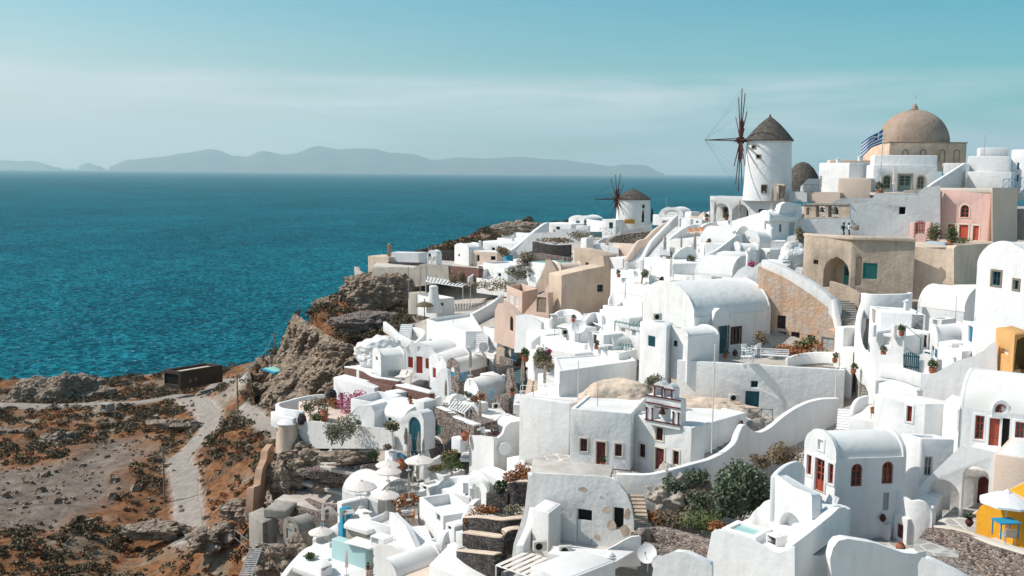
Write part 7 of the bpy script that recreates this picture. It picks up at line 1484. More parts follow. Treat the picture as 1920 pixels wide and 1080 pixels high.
for i,(x,y,d,r,h) in enumerate([(615,876,110,1.0,.9),(668,876,107.5,1.2,.9),(700,898,106,1.1,1),(585,900,113,1.0,.8),(540,925,111,.9,.8),(700,865,104.5,.8,1.2)]):
    bush(['dry shrub on the narrow terrace, left','dry shrub on the narrow terrace, right','rusty shrub at the right end of the lower terrace','small dry shrub by the pile of boulders','dry tuft beside the terracotta buttress','green creeper at the right end of the narrow terrace'][i], P(x,y,d), r, h, 360, [LEAFD,LEAFO,LEAFR,LEAFD,LEAFD,LEAFG][i], leaf=.12, seed=200+i)
rock('grey rock bluff below the long terrace wall, left', 592, 872, 111, 2.8, 1.6, 1.4, ROCKM, 50, rough=.35)
rock('grey rock bluff below the long terrace wall, middle', 655, 862, 107.5, 3.4, 1.4, .9, ROCKM, 51, rough=.35)
rock('dark stony bank under the pipe', 640, 890, 108.5, 5.5, 1.4, .9, VOLM, 52, rough=.3)
rock('tan rock face beside the terracotta buttress', 532, 912, 112.5, 2.2, 1.8, 3.0, CLIFFC, 53, rough=.3)
rock('dark rubble bank under the round tower stub', 570, 850, 112.5, 3.0, 1.4, 1.3, ROCKM, 54, rough=.4)
q=MB(); pp=[P(*a) for a in ((502,849,115),(566,852,112),(570,848,111.5),(640,848,109),(700,845,106),(722,842,103.5))]
for a,b in zip(pp[:-1],pp[1:]): q.tube(a,b,.12,n=6)
tag(recenter(q.build('pipe',GREYW,None)),'long pale pipe crossing the rocks below the terrace wall','pipe')
def ladder():
    a,b=P(448,1085,88),P(470,1028,96); ro=empty('ladder_stair',a,'metal ladder stair at the bottom left below the ruins','ladder'); d_=(b-a); s=Vector((d_.y,-d_.x,0)).normalized()*1.1
    for o_ in (Vector(),s): q=MB(); q.tube(a+o_,b+o_,.07,n=6); q.build('stringer',METAL,ro)
    for i in range(14): q=MB(); p=a+d_*(i+.5)/14; q.tube(p,p+s,.06,n=5); q.build('rung',METW,ro)
ladder()
rail('thin metal handrail on the path above the ladder', [(440,1010,101),(464,1030,97),(510,1040,94)], 1.0, METAL, cross=False, sp=2)
place(parasol_shut, 'folded pale parasol on the rocks below the earth plots', 606, 992, 96, sc=.95, m=CANV)
# ================================================================ far ridge
H('far white vaulted house at the left end of the ridge', [(852,205),(879,199),(906,202)], 463, 4.0, WH, roof='vault', rise=1.0, gable=0, name='vaulted_house', op=[(0,'win',859,476,862,481,DARK)])
H('far long white house with one dark window', [(905,204),(972,198)], 452, 4.5, WH, dep=8, roof='flat', op=[(0,'win',922,464,928,474,DARK)])
H('far white lean-to with dark openings behind the two cream seats', [(880,200),(932,196)], 470, 3.6, PEACH, dep=4, roof='flat', roofm=ROOFW, op=[(0,'hole',894,478,899,490,DARK),(0,'hole',920,480,929,488,DARK)])
H('far white upper terrace with a long parapet on the ridge', [(940,214),(996,207)], 434, 3.8, WH, dep=5, roof='flat')
H('far white roof terrace with small chimney shapes', [(932,208),(985,202)], 446, 2.4, WH, dep=4, ph=.5)
H('far white house with a grey-green window below the dark boulder', [(1018,208),(1071,203)], 418, 3.4, WH, dep=6, roof='flat', op=[(0,'win',1043,425,1050,431,TEAL)])
H('far white vaulted house with a dark door near the small windmill', [(1066,210),(1103,207)], 413, 4.4, WH, dep=6, roof='vault', rise=1.1, gable=0, name='vaulted_house', op=[(0,'door',1080,410,1087,423,TEAL)])
pwall('far white wall with a small ochre sign near the small windmill', (1100,206),(1130,198), [(1100,434),(1101,411),(1130,415),(1130,434)], th=.5)
pwall('long grey-white retaining wall under the ridge houses', (968,190),(1098,184), [(966,480),(968,470),(985,450),(1000,437),(1040,436),(1050,430),(1095,430),(1098,455),(1020,462)], th=.8, m=WO)
wall('white diagonal stair parapet from the ridge down to the pool', [(955,472,188),(970,462,192),(985,449,196),(1000,436,200),(1020,421,204),(1030,417,206)], th=.7, drop=2.4)
wall('dark stone terrace wall under the long grey-white wall', [(998,453,176),(1015,457,173),(1040,460,171),(1070,459,170)], th=.8, drop=3, m=VOLC, name='stone_wall')
wall('second dark stone wall below the first ridge stone wall', [(986,478,168),(1005,475,168),(1030,478,166),(1068,483,164)], th=.8, drop=1.4, m=VOLM, name='stone_wall')
rock('dark round boulder on the skyline', 989, 421, 214, 1.6, 1.2, 1.2, VOLC, 60, rough=.15)
rock('brown rocky knoll below the skyline boulder', 985, 436, 214, 7, 4, 1.8, ROCKM, 61, rough=.3)
H('white shop hut at the foot of the small windmill', [(1129,174),(1155,172)], 411, 3.2, WH, dep=3, ph=.3, op=[(0,'win',1142,417,1149,429,TEAL)])
rail('dark terrace fence at the foot of the small windmill', [(1125,441,168),(1158,440,166)], 1.2, TEAL)
tag(SL('ochre wooden name board on the small windmill wall', [(1171,172.5),(1190,172.4)], 411, .75, mat('ochre_board',(.55,.27,.05)), dep=.08, name='sign_board'), None, 'sign')
place(parasol_shut, 'black folded parasol left of the small windmill edge', 1205, 429, 168, sc=1.15, m=CANVK)
place(parasol_shut, 'black folded parasol right of the small windmill', 1222, 429, 166, sc=1.2, m=CANVK)
person('person in dark clothes standing on the far terrace near the small windmill', 1097, 428, 200, (.04,.04,.04), (.04,.04,.05), sc=1.1)
H('far white low bar counter in front of the dark-clothed person', [(1080,199),(1104,198)], 423, 1.4, WH, dep=1, roof='flat', cat='counter', name='counter')
H('white house with a teal-blue chimney pot mid ridge', [(944,188),(953,187)], 478, 3, BLUEL, dep=1.2, roof='flat', cat='chimney', name='chimney')
H('white flat house in the middle of the slope', [(905,178),(955,172)], 492, 4, WH, dep=6, ph=.3)
H('white terrace with a turquoise pool between the dark walls', [(990,160),(1032,155)], 490, 4, WH, dep=6, roof='flat', roofm=POOL)
H('white garden wall block with stair and teal gate, mid slope', [(895,182),(918,178)], 497, 4.5, WH, dep=2, roof='flat', op=[(0,'louv',906,492+6,914,509,TEALG)])
H('white terrace wall with dining furniture, mid slope', [(893,172),(968,165)], 521, 2.6, WO, dep=5, ph=.2)
bush('olive-grey agave bush above the pink-beige house', P(970,526,150), 2.2, 2.2, 620, LEAFO, leaf=.2, seed=130)
for i,(x,y,d,r,h,lb) in enumerate([(920,545,158,4.5,2.2,'dry brown hedge left of the pink-beige house'),(942,483,186,2.0,2.2,'round brown bush beside the dark ridge wall'),(990,507,160,2.0,3,'brown bush left of the ridge pool'),(1040,458,180,4,1.2,'low red-brown hedge below the long retaining wall'),(1085,452,180,3.5,1.8,'olive hedge near the small windmill fence'),(858,545,170,1.5,3.4,'palm-like tree beside the white pergola')]):
    bush(lb, P(x,y,d), r, h, 620, LEAFD if i != 4 else LEAFO, leaf=.2, seed=140+i)
# platform at the point
pwall('long pale concrete retaining wall on the cliff edge', (697,196),(842,180), [(697,528),(699,504),(735,501),(775,503),(790,495),(840,499),(842,528),(760,540)], th=1, m=GREYW, name='retaining_wall')
wall('pale stone bastion at the tip of the cliff', [(664,500,213),(668,508,206),(680,513,201),(702,514,198)], th=1, drop=1.8, m=GREYW)
pwall('reddish rubble wall right of the concrete retaining wall', (838,181),(898,172), [(838,530),(839,499),(898,504),(895,528)], th=1, m=REDST, name='rubble_wall')
SL('gravel terrace on top of the cliff-edge retaining wall', [(700,198),(895,178),(900,205),(720,225)], 498, .6, FLOOR)
H('stone tower house with a brick chimney at the cliff tip', [(690,206),(729,203)], 480, 3.4, TAN, dep=5, roof='flat', roofm=TAN, cat='tower', name='tower_house')
chimney('slim red brick chimney on the cliff tip', 730, 482, 205, .7, 2.8, ORNG)
pwall('bright white house wall beside the brick chimney', (726,205),(785,202), [(726,496),(727,474),(783,475),(785,496)], th=4, m=WH)
wall('dark stone wall in front of the bright white wall', [(727,491,203),(760,492,200),(790,493,198)], th=.8, drop=1.6, m=VOLC, name='stone_wall')
H('tiny white domed shrine with an arched niche', [(801,200),(819,199)], 476, 2.4, WH, dep=2, roof='vault', rise=.8, gable=0, cat='shrine', name='shrine', op=[(0,'niche',803,474,808,486,TEAL,'a')])
for i,(x,d,w) in enumerate(((806,197,1),(815,197,1))): place(chair_, ('left','right')[i]+' cream armchair before the tiny shrine', x, 495, d, sc=1.6, m=CANV)
wall('dark dry-stone terrace walls behind the tiny shrine', [(784,473,214),(820,470,212),(853,471,210)], th=1, drop=2.5, m=VOLC, name='stone_wall')
pergola('white striped pergola roof below the rubble wall', [(798,172),(868,164),(882,169),(800,180)], 528, 12, WHP, hgt=3.4, canvas=WHP)
H('white house with a conical chimney below the striped pergola', [(783,168),(822,163),(852,165)], 553, 3.4, WH, ph=.4, op=[(1,'louv',825,568,832,573,TEALG)])
q=MB(); c=P(813,585,162); q.lathe(c,[(1.5,0),(1.0,2.0),(.7,3.6),(.75,4.2),(.5,4.4),(0,4.4)],20); tag(recenter(q.build('conical_chimney',WH,None,smooth=True)),'white conical chimney of the house below the pergola','chimney')
q=MB(); q.lathe(P(796,590,160),[(0,2.2),(1.0,1.9),(1.5,1.5),(1.4,1.4),(0,1.8)],14); q.tube(P(796,600,160),P(796,590,160)+Vector((0,0,2.6)),.08,n=6); tag(recenter(q.build('straw_parasol',LEAFD,None)),'straw parasol below the conical chimney house','parasol')
wall('white sloping wall from the straw parasol up to the pink-beige house', [(868,598,150),(895,584,152),(925,567,154),(945,552,156)], th=.6, drop=2.4)
H('grey stone block wall with scaffolding poles under the cliff-edge wall', [(765,176),(788,173)], 548, 5, GREYW, dep=3, roof='flat')
for i,x in enumerate((766,788,800)): pole_(['left','middle','right'][i]+' scaffolding pole against the concrete retaining wall', x, 560, 174, 5.5, .08, METAL)
# ================================================================ headland, cliff, scrub
H('long brown concrete bunker building on the headland', [(307,207),(338,697),(417,684)], 693, 3.8, mat('dark_brown_render',(.085,.068,.055),.95,.1,var=(.065,.052,.042),vscale=.4), ph=.5, th=.5, roofm=TAN, cat='building', name='bunker', op=[(0,'hole',309,700,334,722,DARK),(1,'win',355,712,359,717,GREYP),(1,'win',366,708,369,714,GREYP)])
def upole(label, px, py, d, h):
    g = P(px, py, d); g.z = terr(g.x, g.y)-.2; ro = empty('utility_pole', g, label, 'utility pole'); q = MB(); q.tube(g, g+Vector((0,0,h)), .16, .11, 8); q.build('post', WOODG, ro)
    q = MB(); q.tube(g+Vector((-.8,0,h-.4)), g+Vector((.8,0,h-.4)), .06, n=6); q.build('crossarm', WOODG, ro)
    for s in (-.6,.6): q = MB(); q.tube(g+Vector((s,0,h-.4)), g+Vector((s,0,h-.1)), .06, n=6); q.build('insulator', GREYP, ro)
    return g+Vector((0,0,h-.2))
a = upole('tall wooden utility pole beside the dirt road', 309, 945, 143, 8.4); b = upole('wooden utility pole above the road bend', 446, 776, 172, 8.2); c = upole('short wooden pole at the cliff edge against the sea', 516, 690, 205, 5.5)
for i,(p,q_) in enumerate(((a,b),(b,c))):
    w = MB(); n = 10
    for k in range(n):
        f=lambda t: p.lerp(q_,t)-Vector((0,0,1.6*4*t*(1-t)))
        w.tube(f(k/n), f((k+1)/n), .025, n=4, caps=False)
    tag(recenter(w.build('cable', METAL, None)), ['sagging cable between the road pole and the bend pole','sagging cable between the bend pole and the cliff pole'][i], 'cable')
rock('big pale rock outcrop above the sea on the headland, main mass', 122, 772, 216, 9.5, 5.5, 7.0, ROCKM, 71, rough=.38)
rock('left shoulder of the pale headland outcrop', 52, 774, 214, 5.5, 4, 5.0, ROCKM, 72, rough=.35)
rock('low dark crag at the left edge of the headland', 18, 822, 188, 7, 2, 1.6, ROCKM, 73, rough=.4)
rock('dark crag inside the road bend', 330, 800, 178, 5, 1.6, 1.2, ROCKM, 74, rough=.4)
rock('small crag in the scrub left of the scree', 110, 838, 180, 4, 2.5, 2.0, ROCKM, 75, rough=.4)
rock('brown outcrop below the village at the bottom', 290, 1000, 126, 5, 2.0, 1.1, ROCKM, 76, rough=.4)
rock('pale rocks beside the path to the ruins', 462, 962, 112, 2.6, 2, 1.4, ROCKM, 77, rough=.4)
rock('pale rock knob above the ladder stair', 400, 1020, 112, 3.4, 2.4, 1.8, ROCKM, 78, rough=.4)
rock('pale rock beside the ladder stair at the bottom', 500, 1072, 96, 2.2, 1.6, 1.6, ROCKM, 79, rough=.4)
rock('orange-brown rock bank right of the ladder stair', 548, 1048, 95, 2.2, 1.8, 1.7, ROCKM, 80, rough=.35)
H('small square stone hut on the headland path', [(186,196),(200,195)], 757, 1.6, GREYC, dep=2, roof='flat', roofm=GREYC, cat='hut', name='stone_hut', op=[(0,'hole',191,759,198,768,DARK)])
H('flat turquoise roof at the foot of the cliff', [(492,190),(515,186)], 690, .4, BLUEL, dep=2.5, roof='flat', roofm=mat('aqua_roof',(.25,.55,.50)), cat='roof', name='shed_roof')
# cliff: a sheet between two measured edges, folded by rock noise
cols = [[(562,580,226),(547,622,225),(520,700,224)],[(550,588,208),(535,640,206),(487,725,203)],[(556,590,190),(546,655,186),(492,752,181)],[(588,610,181),(574,680,176),(538,785,168)],[(628,636,173),(615,700,165),(590,785,156)],[(666,650,166),(655,695,158),(630,745,149)],[(702,660,160),(690,690,153),(663,722,146)],[(735,650,157),(715,670,150),(700,700,143)]]
npl = []
nu, nv = 110, 80; vs = []; fs = []
cc = [catmull([P(*q) for q in c], 1) for c in cols]; K = len(cols)-1
def col(u, k):
    i = min(int(u*K), K-1); t_ = u*K-i; t_ = t_; p = [cc[max(i-1,0)][k], cc[i][k], cc[i+1][k], cc[min(i+2,K)][k]]
    return 0.5*((2*p[1])+(p[2]-p[0])*t_+(2*p[0]-5*p[1]+4*p[2]-p[3])*t_*t_+(3*p[1]-p[0]-3*p[2]+p[3])*t_**3)
for j in range(nv+1):
    for i in range(nu+1):
        u, v = i/nu, j/nv; a, b, c_ = col(u,0), col(u,1), col(u,2); p = a*(1-v)**2+b*2*v*(1-v)+c_*v*v
        dn = Vector((-.45,-.89,0)); s3 = Vector((p.x*.16, p.y*.16, p.z*.07)); r = mnoise.fractal(s3,1,2.2,6)*2.2-abs(mnoise.noise(Vector((p.x*1.1,p.y*1.1,p.z*.28))))*1.3-abs(mnoise.noise(p*1.7))*.6-abs(mnoise.noise(Vector((p.x*.5,p.y*.5,p.z*.12))))*1.6+mnoise.noise(p*.9)*.45+mnoise.fractal(p*.35,1,2.0,3)*.9
        k = min(1, 4*v+.15); q = p+dn*r*k; q.z += mnoise.noise(p*.3)*.8*k; 
        if j == nv: q.z -= 4
        vs.append(q)
for j in range(nv):
    for i in range(nu): a = j*(nu+1)+i; fs.append((a,a+1,a+nu+2,a+nu+1))
CLIFF = mat('cliff_rock', (.41,.32,.24), 1, .03, var=(.20,.155,.12), vscale=.7, bump=.5, bscale=1.6)
o = MB().add(vs, fs).build('cliff', CLIFF, None, merge=False, smooth=False); o['kind'] = 'structure'
rock('cliff foot rock beside the turquoise roof', 508, 722, 203, 4.5, 3.5, 4.5, CLIFF, 86, rough=.35)
rock('low cliff foot rock at the path end', 492, 742, 188, 3.5, 2, 2.0, CLIFF, 87, rough=.35)
rock('scrubby rock shoulder below the cliff-tip bastion', 632, 588, 199, 5.5, 3.2, 2.6, CLIFF, 88, rough=.3)
rock('rocky edge beside the cliff path', 472, 742, 203, 4.2, 2.4, 2.6, CLIFF, 89, rough=.35)
rock('rugged rock crest below the cliff-tip bastion', 690, 556, 198, 5.2, 3.5, 3.6, CLIFF, 81, rough=.4)
rock('rock buttress under the concrete retaining wall', 725, 570, 188, 7, 3.5, 4.2, CLIFF, 82, rough=.35)
rock('dark rubble slope in the middle of the cliff top', 700, 612, 176, 8, 3, 2.0, VOLM, 83, rough=.3)
rock('tan boulder on the cliff shoulder', 636, 662, 160, 2.6, 1.8, 1.4, CLIFF, 84, rough=.25)
# scrub on the open slopes
def scrub(name, m, n, seed, leaf, region, gate_f, rr=(.5,1.5)):
    g = np.random.default_rng(seed); V = []; cnt = 0; k = 0
    while cnt < n and k < 60:
        k += 1; x = g.uniform(region[0], region[1], 3000); y = g.uniform(region[2], region[3], 3000)
        i = np.clip(np.searchsorted(gx, x)-1, 0, len(gx)-2); j = np.clip(np.searchsorted(gy, y)-1, 0, len(gy)-2)
        ok = (wild[j,i] > .6) & (rdist[j,i] > 1.2) & (scr[j,i] < .25) & gate_f(x, y, g) & (sdist(x, y) > 1)
        for a, b_, jj, ii in zip(x[ok], y[ok], j[ok], i[ok]):
            if cnt >= n: break
            z = terr(a, b_); R = g.uniform(*rr)*(.75+b_/500); h = R*g.uniform(.5,.85); q = int(46*R)+12
            th = g.uniform(0, 6.283, q); ph = g.uniform(0, 1, q)**.5; rad = g.uniform(.6, 1.0, q)
            c = np.stack([a+R*np.cos(th)*ph*rad, b_+R*np.sin(th)*ph*rad, z+h*np.sqrt(np.maximum(0, 1-ph*ph))*rad+.03], -1)
            d1 = g.normal(size=(q,3)); d1 /= np.linalg.norm(d1, axis=1)[:,None]; d2 = np.cross(d1, g.normal(size=(q,3))); d2 /= np.linalg.norm(d2, axis=1)[:,None]; s = leaf*g.uniform(.6,1.3,(q,1))
            V.append(np.stack([c-d1*s, c-d2*s*.6, c+d1*s, c+d2*s*.6], 1).reshape(-1,3)); cnt += 1
    V = np.concatenate(V); nf = len(V)//4; me = bpy.data.meshes.new(name); me.vertices.add(len(V)); me.vertices.foreach_set('co', V.ravel().astype(np.float32)); me.loops.add(len(V)); me.loops.foreach_set('vertex_index', np.arange(len(V), dtype=np.int32)); me.polygons.add(nf); me.polygons.foreach_set('loop_start', (np.arange(nf)*4).astype(np.int32)); me.update(calc_edges=True)
    me.materials.append(m); o = bpy.data.objects.new(name, me); C.objects.link(o); o['kind'] = 'stuff'; o['label'] = name.replace('_', ' ')+' scattered over the open slopes'; o['category'] = 'scrub'
lo = lambda x, y, g: fbm(x, y, 14, 3, 21) > g.uniform(.34, .56, len(x))
hi = lambda x, y, g: fbm(x, y, 11, 3, 5) > g.uniform(.46, .62, len(x))
scrub('olive_scrub', LEAFS, 3600, 1, .22, (-150, 30, 75, 245), lo)
scrub('dry_scrub', LEAFD, 1100, 2, .22, (-140, 40, 75, 245), hi, (.4,1.0))
scrub('cliff_top_scrub', LEAFS, 900, 4, .22, (-50, -8, 160, 222), lambda x, y, g: g.uniform(0, 1, len(x)) < .5, (.6,1.7))
scrub('rusty_grass', LEAFR, 1300, 3, .16, (-150, 0, 75, 235), hi, (.3,.9))

def stones():
    g = np.random.default_rng(9); base = []; n = 0; V = []; Fc = []
    while n < 1500:
        x = g.uniform(-140, -25); y = g.uniform(85, 225)
        if sdist([x],[y])[0] < 2: continue
        i = int(np.clip(np.searchsorted(gx, x)-1, 0, len(gx)-2)); j = int(np.clip(np.searchsorted(gy, y)-1, 0, len(gy)-2))
        if wild[j,i] < .5 or (rdist[j,i] < -.6) : continue
        if scr[j,i] < .4 and rdist[j,i] > 2.5 and g.uniform() > .35: continue
        r = g.uniform(.12,.5)**1.0*(1 if g.uniform() < .9 else 2.2); z = terr(x, y); k = len(V); a = g.uniform(0,6.28)
        for q in range(5): t_ = a+q*1.2566; V.append((x+r*math.cos(t_)*g.uniform(.7,1.1), y+r*math.sin(t_)*g.uniform(.7,1.1), z-.1))
        for q in range(5): t_ = a+.3+q*1.2566; V.append((x+r*.6*math.cos(t_), y+r*.6*math.sin(t_), z+r*g.uniform(.5,.9)))
        Fc += [(k+q, k+(q+1)%5, k+5+(q+1)%5, k+5+q) for q in range(5)]+[tuple(k+5+q for q in range(5))]; n += 1
    me = bpy.data.meshes.new('loose_stones'); me.from_pydata(V, [], Fc); me.materials.append(MATS['cliff_rock']); o = bpy.data.objects.new('loose_stones', me); C.objects.link(o); o['kind'] = 'stuff'; o['label'] = 'loose stones littering the scree and road edges'; o['category'] = 'stones'
stones()

def cracks(m, sc=.9, dist=.35):      # strata and fractures cut into a rock material
    t = m.node_tree; b = t.nodes['Principled BSDF']; g = t.nodes.new('ShaderNodeNewGeometry'); mp = N(t, 'ShaderNodeMapping'); mp.inputs['Scale'].default_value = (sc, sc, sc*1.7); mp.inputs['Rotation'].default_value = (.35, .2, 0); L(t, g.outputs['Position'], mp.inputs[0])
    nz_ = N(t, 'ShaderNodeTexNoise'); nz_.inputs['Scale'].default_value = 1.2; L(t, mp.outputs[0], nz_.inputs['Vector']); mx = N(t, 'ShaderNodeMixRGB', i_0=.25); L(t, mp.outputs[0], mx.inputs[1]); L(t, nz_.outputs['Color'], mx.inputs[2])
    v = N(t, 'ShaderNodeTexVoronoi', feature='DISTANCE_TO_EDGE'); L(t, mx.outputs[0], v.inputs['Vector']); v.inputs['Scale'].default_value = 1
    r = N(t, 'ShaderNodeValToRGB'); r.color_ramp.elements[1].position = .22; L(t, v.outputs[0], r.inputs[0])
    bp = N(t, 'ShaderNodeBump'); bp.inputs['Distance'].default_value = dist; bp.inputs['Strength'].default_value = .8; L(t, r.outputs[0], bp.inputs['Height'])
    old = b.inputs['Normal'].links; 
    if old: L(t, old[0].from_socket, bp.inputs['Normal'])
    L(t, bp.outputs[0], b.inputs['Normal'])
for m_ in (ROCKM, CLIFF, CLIFFC): cracks(m_)
# ================================================================ small buildings, openings and clutter that fill the slope
def win_box(lb, x0, y0, x1, y1, d, m=TEAL, fm=WHP, cat='window'):
    """shuttered window or small door set on a wall face that has no opening of its own"""
    A = XZ(x0-2, d, P(x0, y0, d).z); B = XZ(x1+2, d-.05, A.z); h = hole_of(A, B, x0, y0, x1, y1, ''); ro = empty('window', (A.x, A.y, h[0][1]), lb, cat)
    f = MB(); ring(f, A, B, inset(h, -.08), h, -.05, .06); f.build('frame', fm, ro); q = MB(); plate(q, A, B, h, -.015, .05); q.build('leaf', m, ro)
# name, corners, top, height
FILL = [
('small white cube house with a blue-grey door right of the pink flowering bush', [(1048,102),(1078,100)], 612, 3.0, 3, (0,'door',1056,616,1062,634,GREYP)),
('white stepped block below the big cream house, left', [(1098,112),(1122,110)], 588, 3.0, 3, (0,'win',1106,594,1111,601,TEAL)),
('white stepped block below the big cream house, right', [(1124,109),(1148,107.5)], 580, 3.0, 3, (0,'win',1134,586,1139,593,WOOD)),
('low white annex with a brown door left of the teal pergola', [(1102,98),(1132,96)], 622, 2.8, 2.5, (0,'door',1112,627,1118,645,WOOD)),
('little white box with a louvre between the pergola and the big vault', [(1180,97.5),(1200,96.4)], 612, 3.2, 2, (0,'louv',1185,618,1192,630,GREYP)),
('white annex with a teal door above the big vault, left', [(1222,108),(1245,106.5)], 516, 2.6, 2, (0,'door',1230,520,1235,534,TEAL)),
('white annex with a grey window under the orange loungers', [(1306,112.5),(1318,111.5)], 462, 3, 2, (0,'win',1309,467,1314,475,GREYP)),
('white block with two small windows left of the belfry', [(1395,116.5),(1420,115)], 434, 2.2, 2, (0,'win',1404,438,1408,445,GREYP)),
('tiny white house with a teal door below the ridge retaining wall', [(1075,163),(1100,160)], 470, 3.4, 4, (0,'door',1084,474,1090,487,TEAL)),
('white house with two dark windows below the ridge pool', [(1008,152),(1042,149)], 506, 3.2, 4, (0,'win',1018,511,1022,518,DARK)),
('small white cabin with a dark door on the far slope', [(962,180),(985,178)], 486, 3.2, 4, (0,'door',970,490,975,500,DARK)),
('small white house with a teal window left of the agave bush', [(925,163),(952,160)], 506, 3.4, 4, (0,'win',934,512,939,519,TEAL)),
('white terrace block with a blue door below the pink curved wall', [(905,124),(925,122.5)], 668, 2.6, 3, (0,'door',911,672,916,685,BLUE)),
('white cube with a blue window left of the dark teal steps', [(900,117),(922,115.5)], 700, 2.6, 2, (0,'win',907,705,912,713,BLUEL)),
('white wash house with a grey door above the bougainvillea', [(668,135),(688,133)], 694, 2.2, 2, (0,'door',675,697,679,706,GREYP)),
('white side block with a teal door left of the prow-shaped terrace', [(893,103),(915,101.5)], 790, 2.6, 2, (0,'door',900,794,905,808,TEAL)),
('white flat block with a cream shutter below the open-topped parapet box', [(704,112.5),(722,111)], 752, 2.6, 2, (0,'louv',709,757,715,766,CANVD)),
('white block with a brown window between the bowl parapet and the planter', [(786,95),(806,93.5)], 905, 3, 2, (0,'win',793,911,799,919,WOOD)),
('low white block with a grey hatch above the striped roof', [(800,80.5),(826,79)], 1012, 2.2, 2, (0,'louv',808,1018,815,1026,GREYP)),
('white block with a teal window below the quarter-round wall', [(835,80),(852,79)], 980, 2.6, 1.5, (0,'win',840,986,845,994,TEAL)),
('white flat house with a brown door right of the teal-blue chimney pot', [(985,170),(1010,168)], 500, 3.2, 3, (0,'door',993,505,998,516,WOOD)),
('upper white cube above the lounger terrace', [(1300,128),(1316,127)], 411, 1.8, 2, (0,'win',1305,414,1309,419,GREYP)),
('white block with a louvre behind the teal gate house', [(1742,82),(1766,81)], 596, 2.4, 2, (0,'louv',1750,600,1757,610,GREYP)),
('narrow white house with a blue door below the tall gabled vault', [(1772,78),(1796,77)], 612, 3, 2, (0,'door',1779,616,1785,636,BLUE)),
]
for lb, pl, top, h, dep, q in FILL: H(lb, pl, top, h, WH, dep=dep, roof='flat' if len(lb) % 2 else 'par', ph=.25, op=[q])
# stepped parapets and stair flights between the roofs
for lb, pts in [
('white scalloped parapet left of the teal pergola', [(1100,600,103),(1108,590,104),(1118,586,104.5),(1128,592,103)]),
('white rising parapet below the pale terrace', [(1150,580,104),(1165,566,105.5),(1180,552,107),(1192,546,108)]),
('white curved parapet beside the wide flat roof', [(1000,640,104),(1012,630,105),(1030,626,105)]),
('white parapet hooked round the seat terrace chimney', [(1096,606,106),(1102,594,107),(1112,590,107.5)]),
('white stepped parapet above the stone-faced vault', [(846,662,127),(862,654,128),(884,650,129)]),
('white wavy parapet left of the shaded patio', [(803,757,109),(815,748,110),(828,742,111)]),
('white sloping parapet between the prow terrace and the mound roof', [(918,796,101),(935,784,102.5),(955,776,103.5)]),
('white parapet above the cell-patterned wall end', [(1122,452,155),(1135,446,156),(1148,446,156)]),
('white wave-topped parapet below the belfry wall', [(1448,428,112),(1458,418,113),(1470,414,113.5)]),
('white parapet rising to the two arches', [(1318,424,122),(1330,418,123),(1345,416,124)]),
('white sweeping parapet on the far slope', [(880,520,172),(900,508,175),(925,500,178)]),
('white parapet stepping down above the ridge pool', [(1035,488,156),(1050,494,153),(1068,503,150)])]:
    wall(lb, pts, th=.35, drop=1.6)
for lb, a, b, w, n in [
('little white steps below the big cream house', (1090,612,106),(1094,588,110),1.3,8),
('little white steps left of the lounger terrace parapet', (1236,480,114),(1238,462,118),1.2,8),
('little white steps down from the ridge pool', (1036,520,146),(1034,498,152),1.4,9),
('little white steps between the bowl parapet and the shutter turret', (868,905,90),(872,892,92.5),1.2,6),
('little white steps beside the blue-window vault', (962,760,103),(966,738,107),1.2,9),
('little white steps below the slab wall by the brown house', (1478,520,101.5),(1482,500,104.5),1.3,7)]:
    stairs(lb, a, b, w, n, WH, th=1)
# pots, plants, lamps, poles
for i,(x,y,d,lb,m_) in enumerate([(1000,614,113,'potted plant at the left end of the seat terrace',LEAFG),(1075,604,110,'potted shrub at the right end of the seat terrace',LEAFO),(1118,655,95,'potted plant on the terrace below the teal pergola',LEAFG),(1240,534,103,'potted cactus left of the big folded parasol',LEAFG),(1330,462,111,'potted shrub on the round-fronted wall',LEAFR),
    (1160,520,112,'potted geranium on the zigzag stair parapet',LEAFF),(1690,630,74.5,'potted plant at the corner of the blind-window terrace',LEAFG),(1600,700,79,'potted plant against the stone stairway wall',LEAFG),(1565,680,82,'dry potted thistle at the right end of the vault terrace',LEAFD),(960,742,104,'terracotta pot on the post beside the dark teal steps',LEAFF),
    (812,752,108,'orange flower pot left of the shaded patio',LEAFR),(770,757,108,'orange flower pot on the lattice-gate wall',LEAFR),(895,665,124,'green pot plant above the stone-faced vault',LEAFG),(650,800,110,'potted plant in front of the gable-shaped wall',LEAFG),(1360,672,86,'potted plant left of the teal vault door',LEAFO),(1130,876,74.5,'small pot plant beside the left chapel door',LEAFG)]):
    place(pot_, lb, x, y, d, rz=i, sc=.75, m=m_)
for lb, x, y, d, h in [('thin aerial pole above the pale terrace',1190,520,110,3.2),('thin aerial pole on the wide flat roof',1040,630,102,3),('thin pole beside the shaded patio',858,790,103,3.2),('thin aerial pole on the tall bright block',850,606,137,3),('thin aerial pole on the church terrace houses',1845,292,122,2.4),('thin aerial pole behind the small vault by the teal gate',1790,620,77,2.6),('thin aerial pole on the chapel roof',1120,772,80,2.4)]:
    pole_(lb, x, y, d, h, .03, METAL)
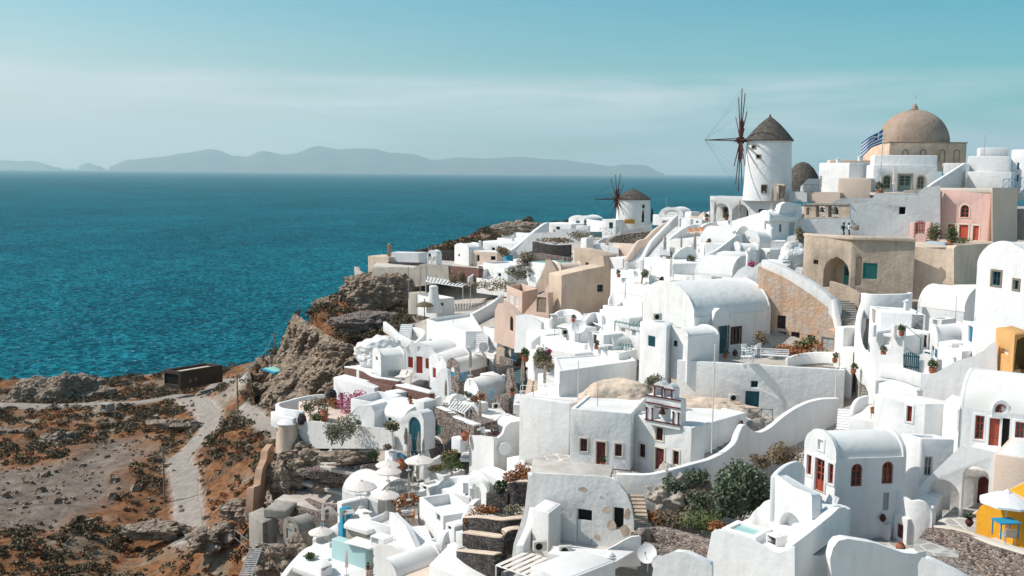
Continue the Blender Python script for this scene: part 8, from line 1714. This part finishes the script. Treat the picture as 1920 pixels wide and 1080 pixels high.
for lb, x, y, d, w, h in [('white chimney on the roof of the shuttered gate house',1700,582,79,.4,.9),('white chimney behind the big mound roof',1376,448,112.5,.4,1),('white chimney on the low long roof',1175,506,114,.4,.9),('white chimney on the vaulted roof below the olive tree',1212,545,104,.4,.9),('white chimney on the red-door vault',806,648,131,.4,1),
    ('white chimney on the slim blue window vault',944,716,112,.4,.9),('white chimney on the tall white house by the curved stair',885,930,85.5,.4,.9),('white chimney on the large house body',1790,688,70.5,.4,.9),('white chimney on the tall plain house',1722,748,69,.4,.8),('white chimney on the far vaulted house',900,462,202,.6,1.2),('white chimney on the far long house',962,452,201,.6,1.2),('white chimney on the white terrace house',1108,455,150,.5,1.1)]:
    chimney(lb, x, y, d, w, h)
for lb, x, y, d, rz in [('air conditioner on the pale roof of the teal-window block',1232,600,88,.3),('air conditioner behind the wide flat roof parapet',1060,628,101,.2),('air conditioner on the white flat roof right of the patio',930,766,104,.4),('air conditioner on the flat roof beside the block house',1060,1040,61,.1)]:
    place(tank_, lb, x, y, d, rz=rz)
for i,(x,y,d) in enumerate([(1040,603,112.5),(1052,603,112),(1065,604,111.5),(1255,492,110.5),(1270,494,110),(1285,536,101.5),(1130,664,94.5),(985,498,163),(930,519,168),(945,520,167.5)]):
    place(chair_ if i % 2 else table_, ['white table at the left of the seat terrace','white chair in the middle of the seat terrace','white table at the right of the seat terrace','dark chair on the small furnished terrace','pale table on the small furnished terrace','white chair beside the table above the big vault','white table on the pergola terrace edge','white chair below the teal-blue chimney pot','white table of the mid-slope dining terrace','white chair of the mid-slope dining terrace'][i], x, y, d, rz=i*.8, m=WHP, sc=1.1)
for lb, x, y, d, t_, l_, rz in [('person in a red top on the lounger terrace edge',1340,436,118,(.4,.05,.04),(.05,.06,.1),1.0),('person in blue climbing the broad white stairway',1236,458,124,(.05,.12,.3),(.1,.1,.1),.2)][:0]:
    person(lb, x, y, d, t_, l_, rz=rz)
# ---------------------------------------------------------------- haze
hb = MB(); hb.box((-90000,-2500,SEA_Z-1),(180000,0,0),(0,80000,0),(0,0,3400)); hz = hb.build('haze', WH); hz.data.materials.clear()
hm = bpy.data.materials.new('haze_air'); hm.use_nodes = True; t = hm.node_tree; t.nodes.clear()
ho = N(t, 'ShaderNodeOutputMaterial'); hv = N(t, 'ShaderNodeVolumePrincipled'); L(t, hv.outputs[0], ho.inputs['Volume'])
hv.inputs['Color'].default_value = (.82,.97,1,1); hv.inputs['Density'].default_value = 0.000021; hv.inputs['Anisotropy'].default_value = 0.2
hz.data.materials.append(hm); hz['kind'] = 'stuff'; hz.display_type = 'WIRE'
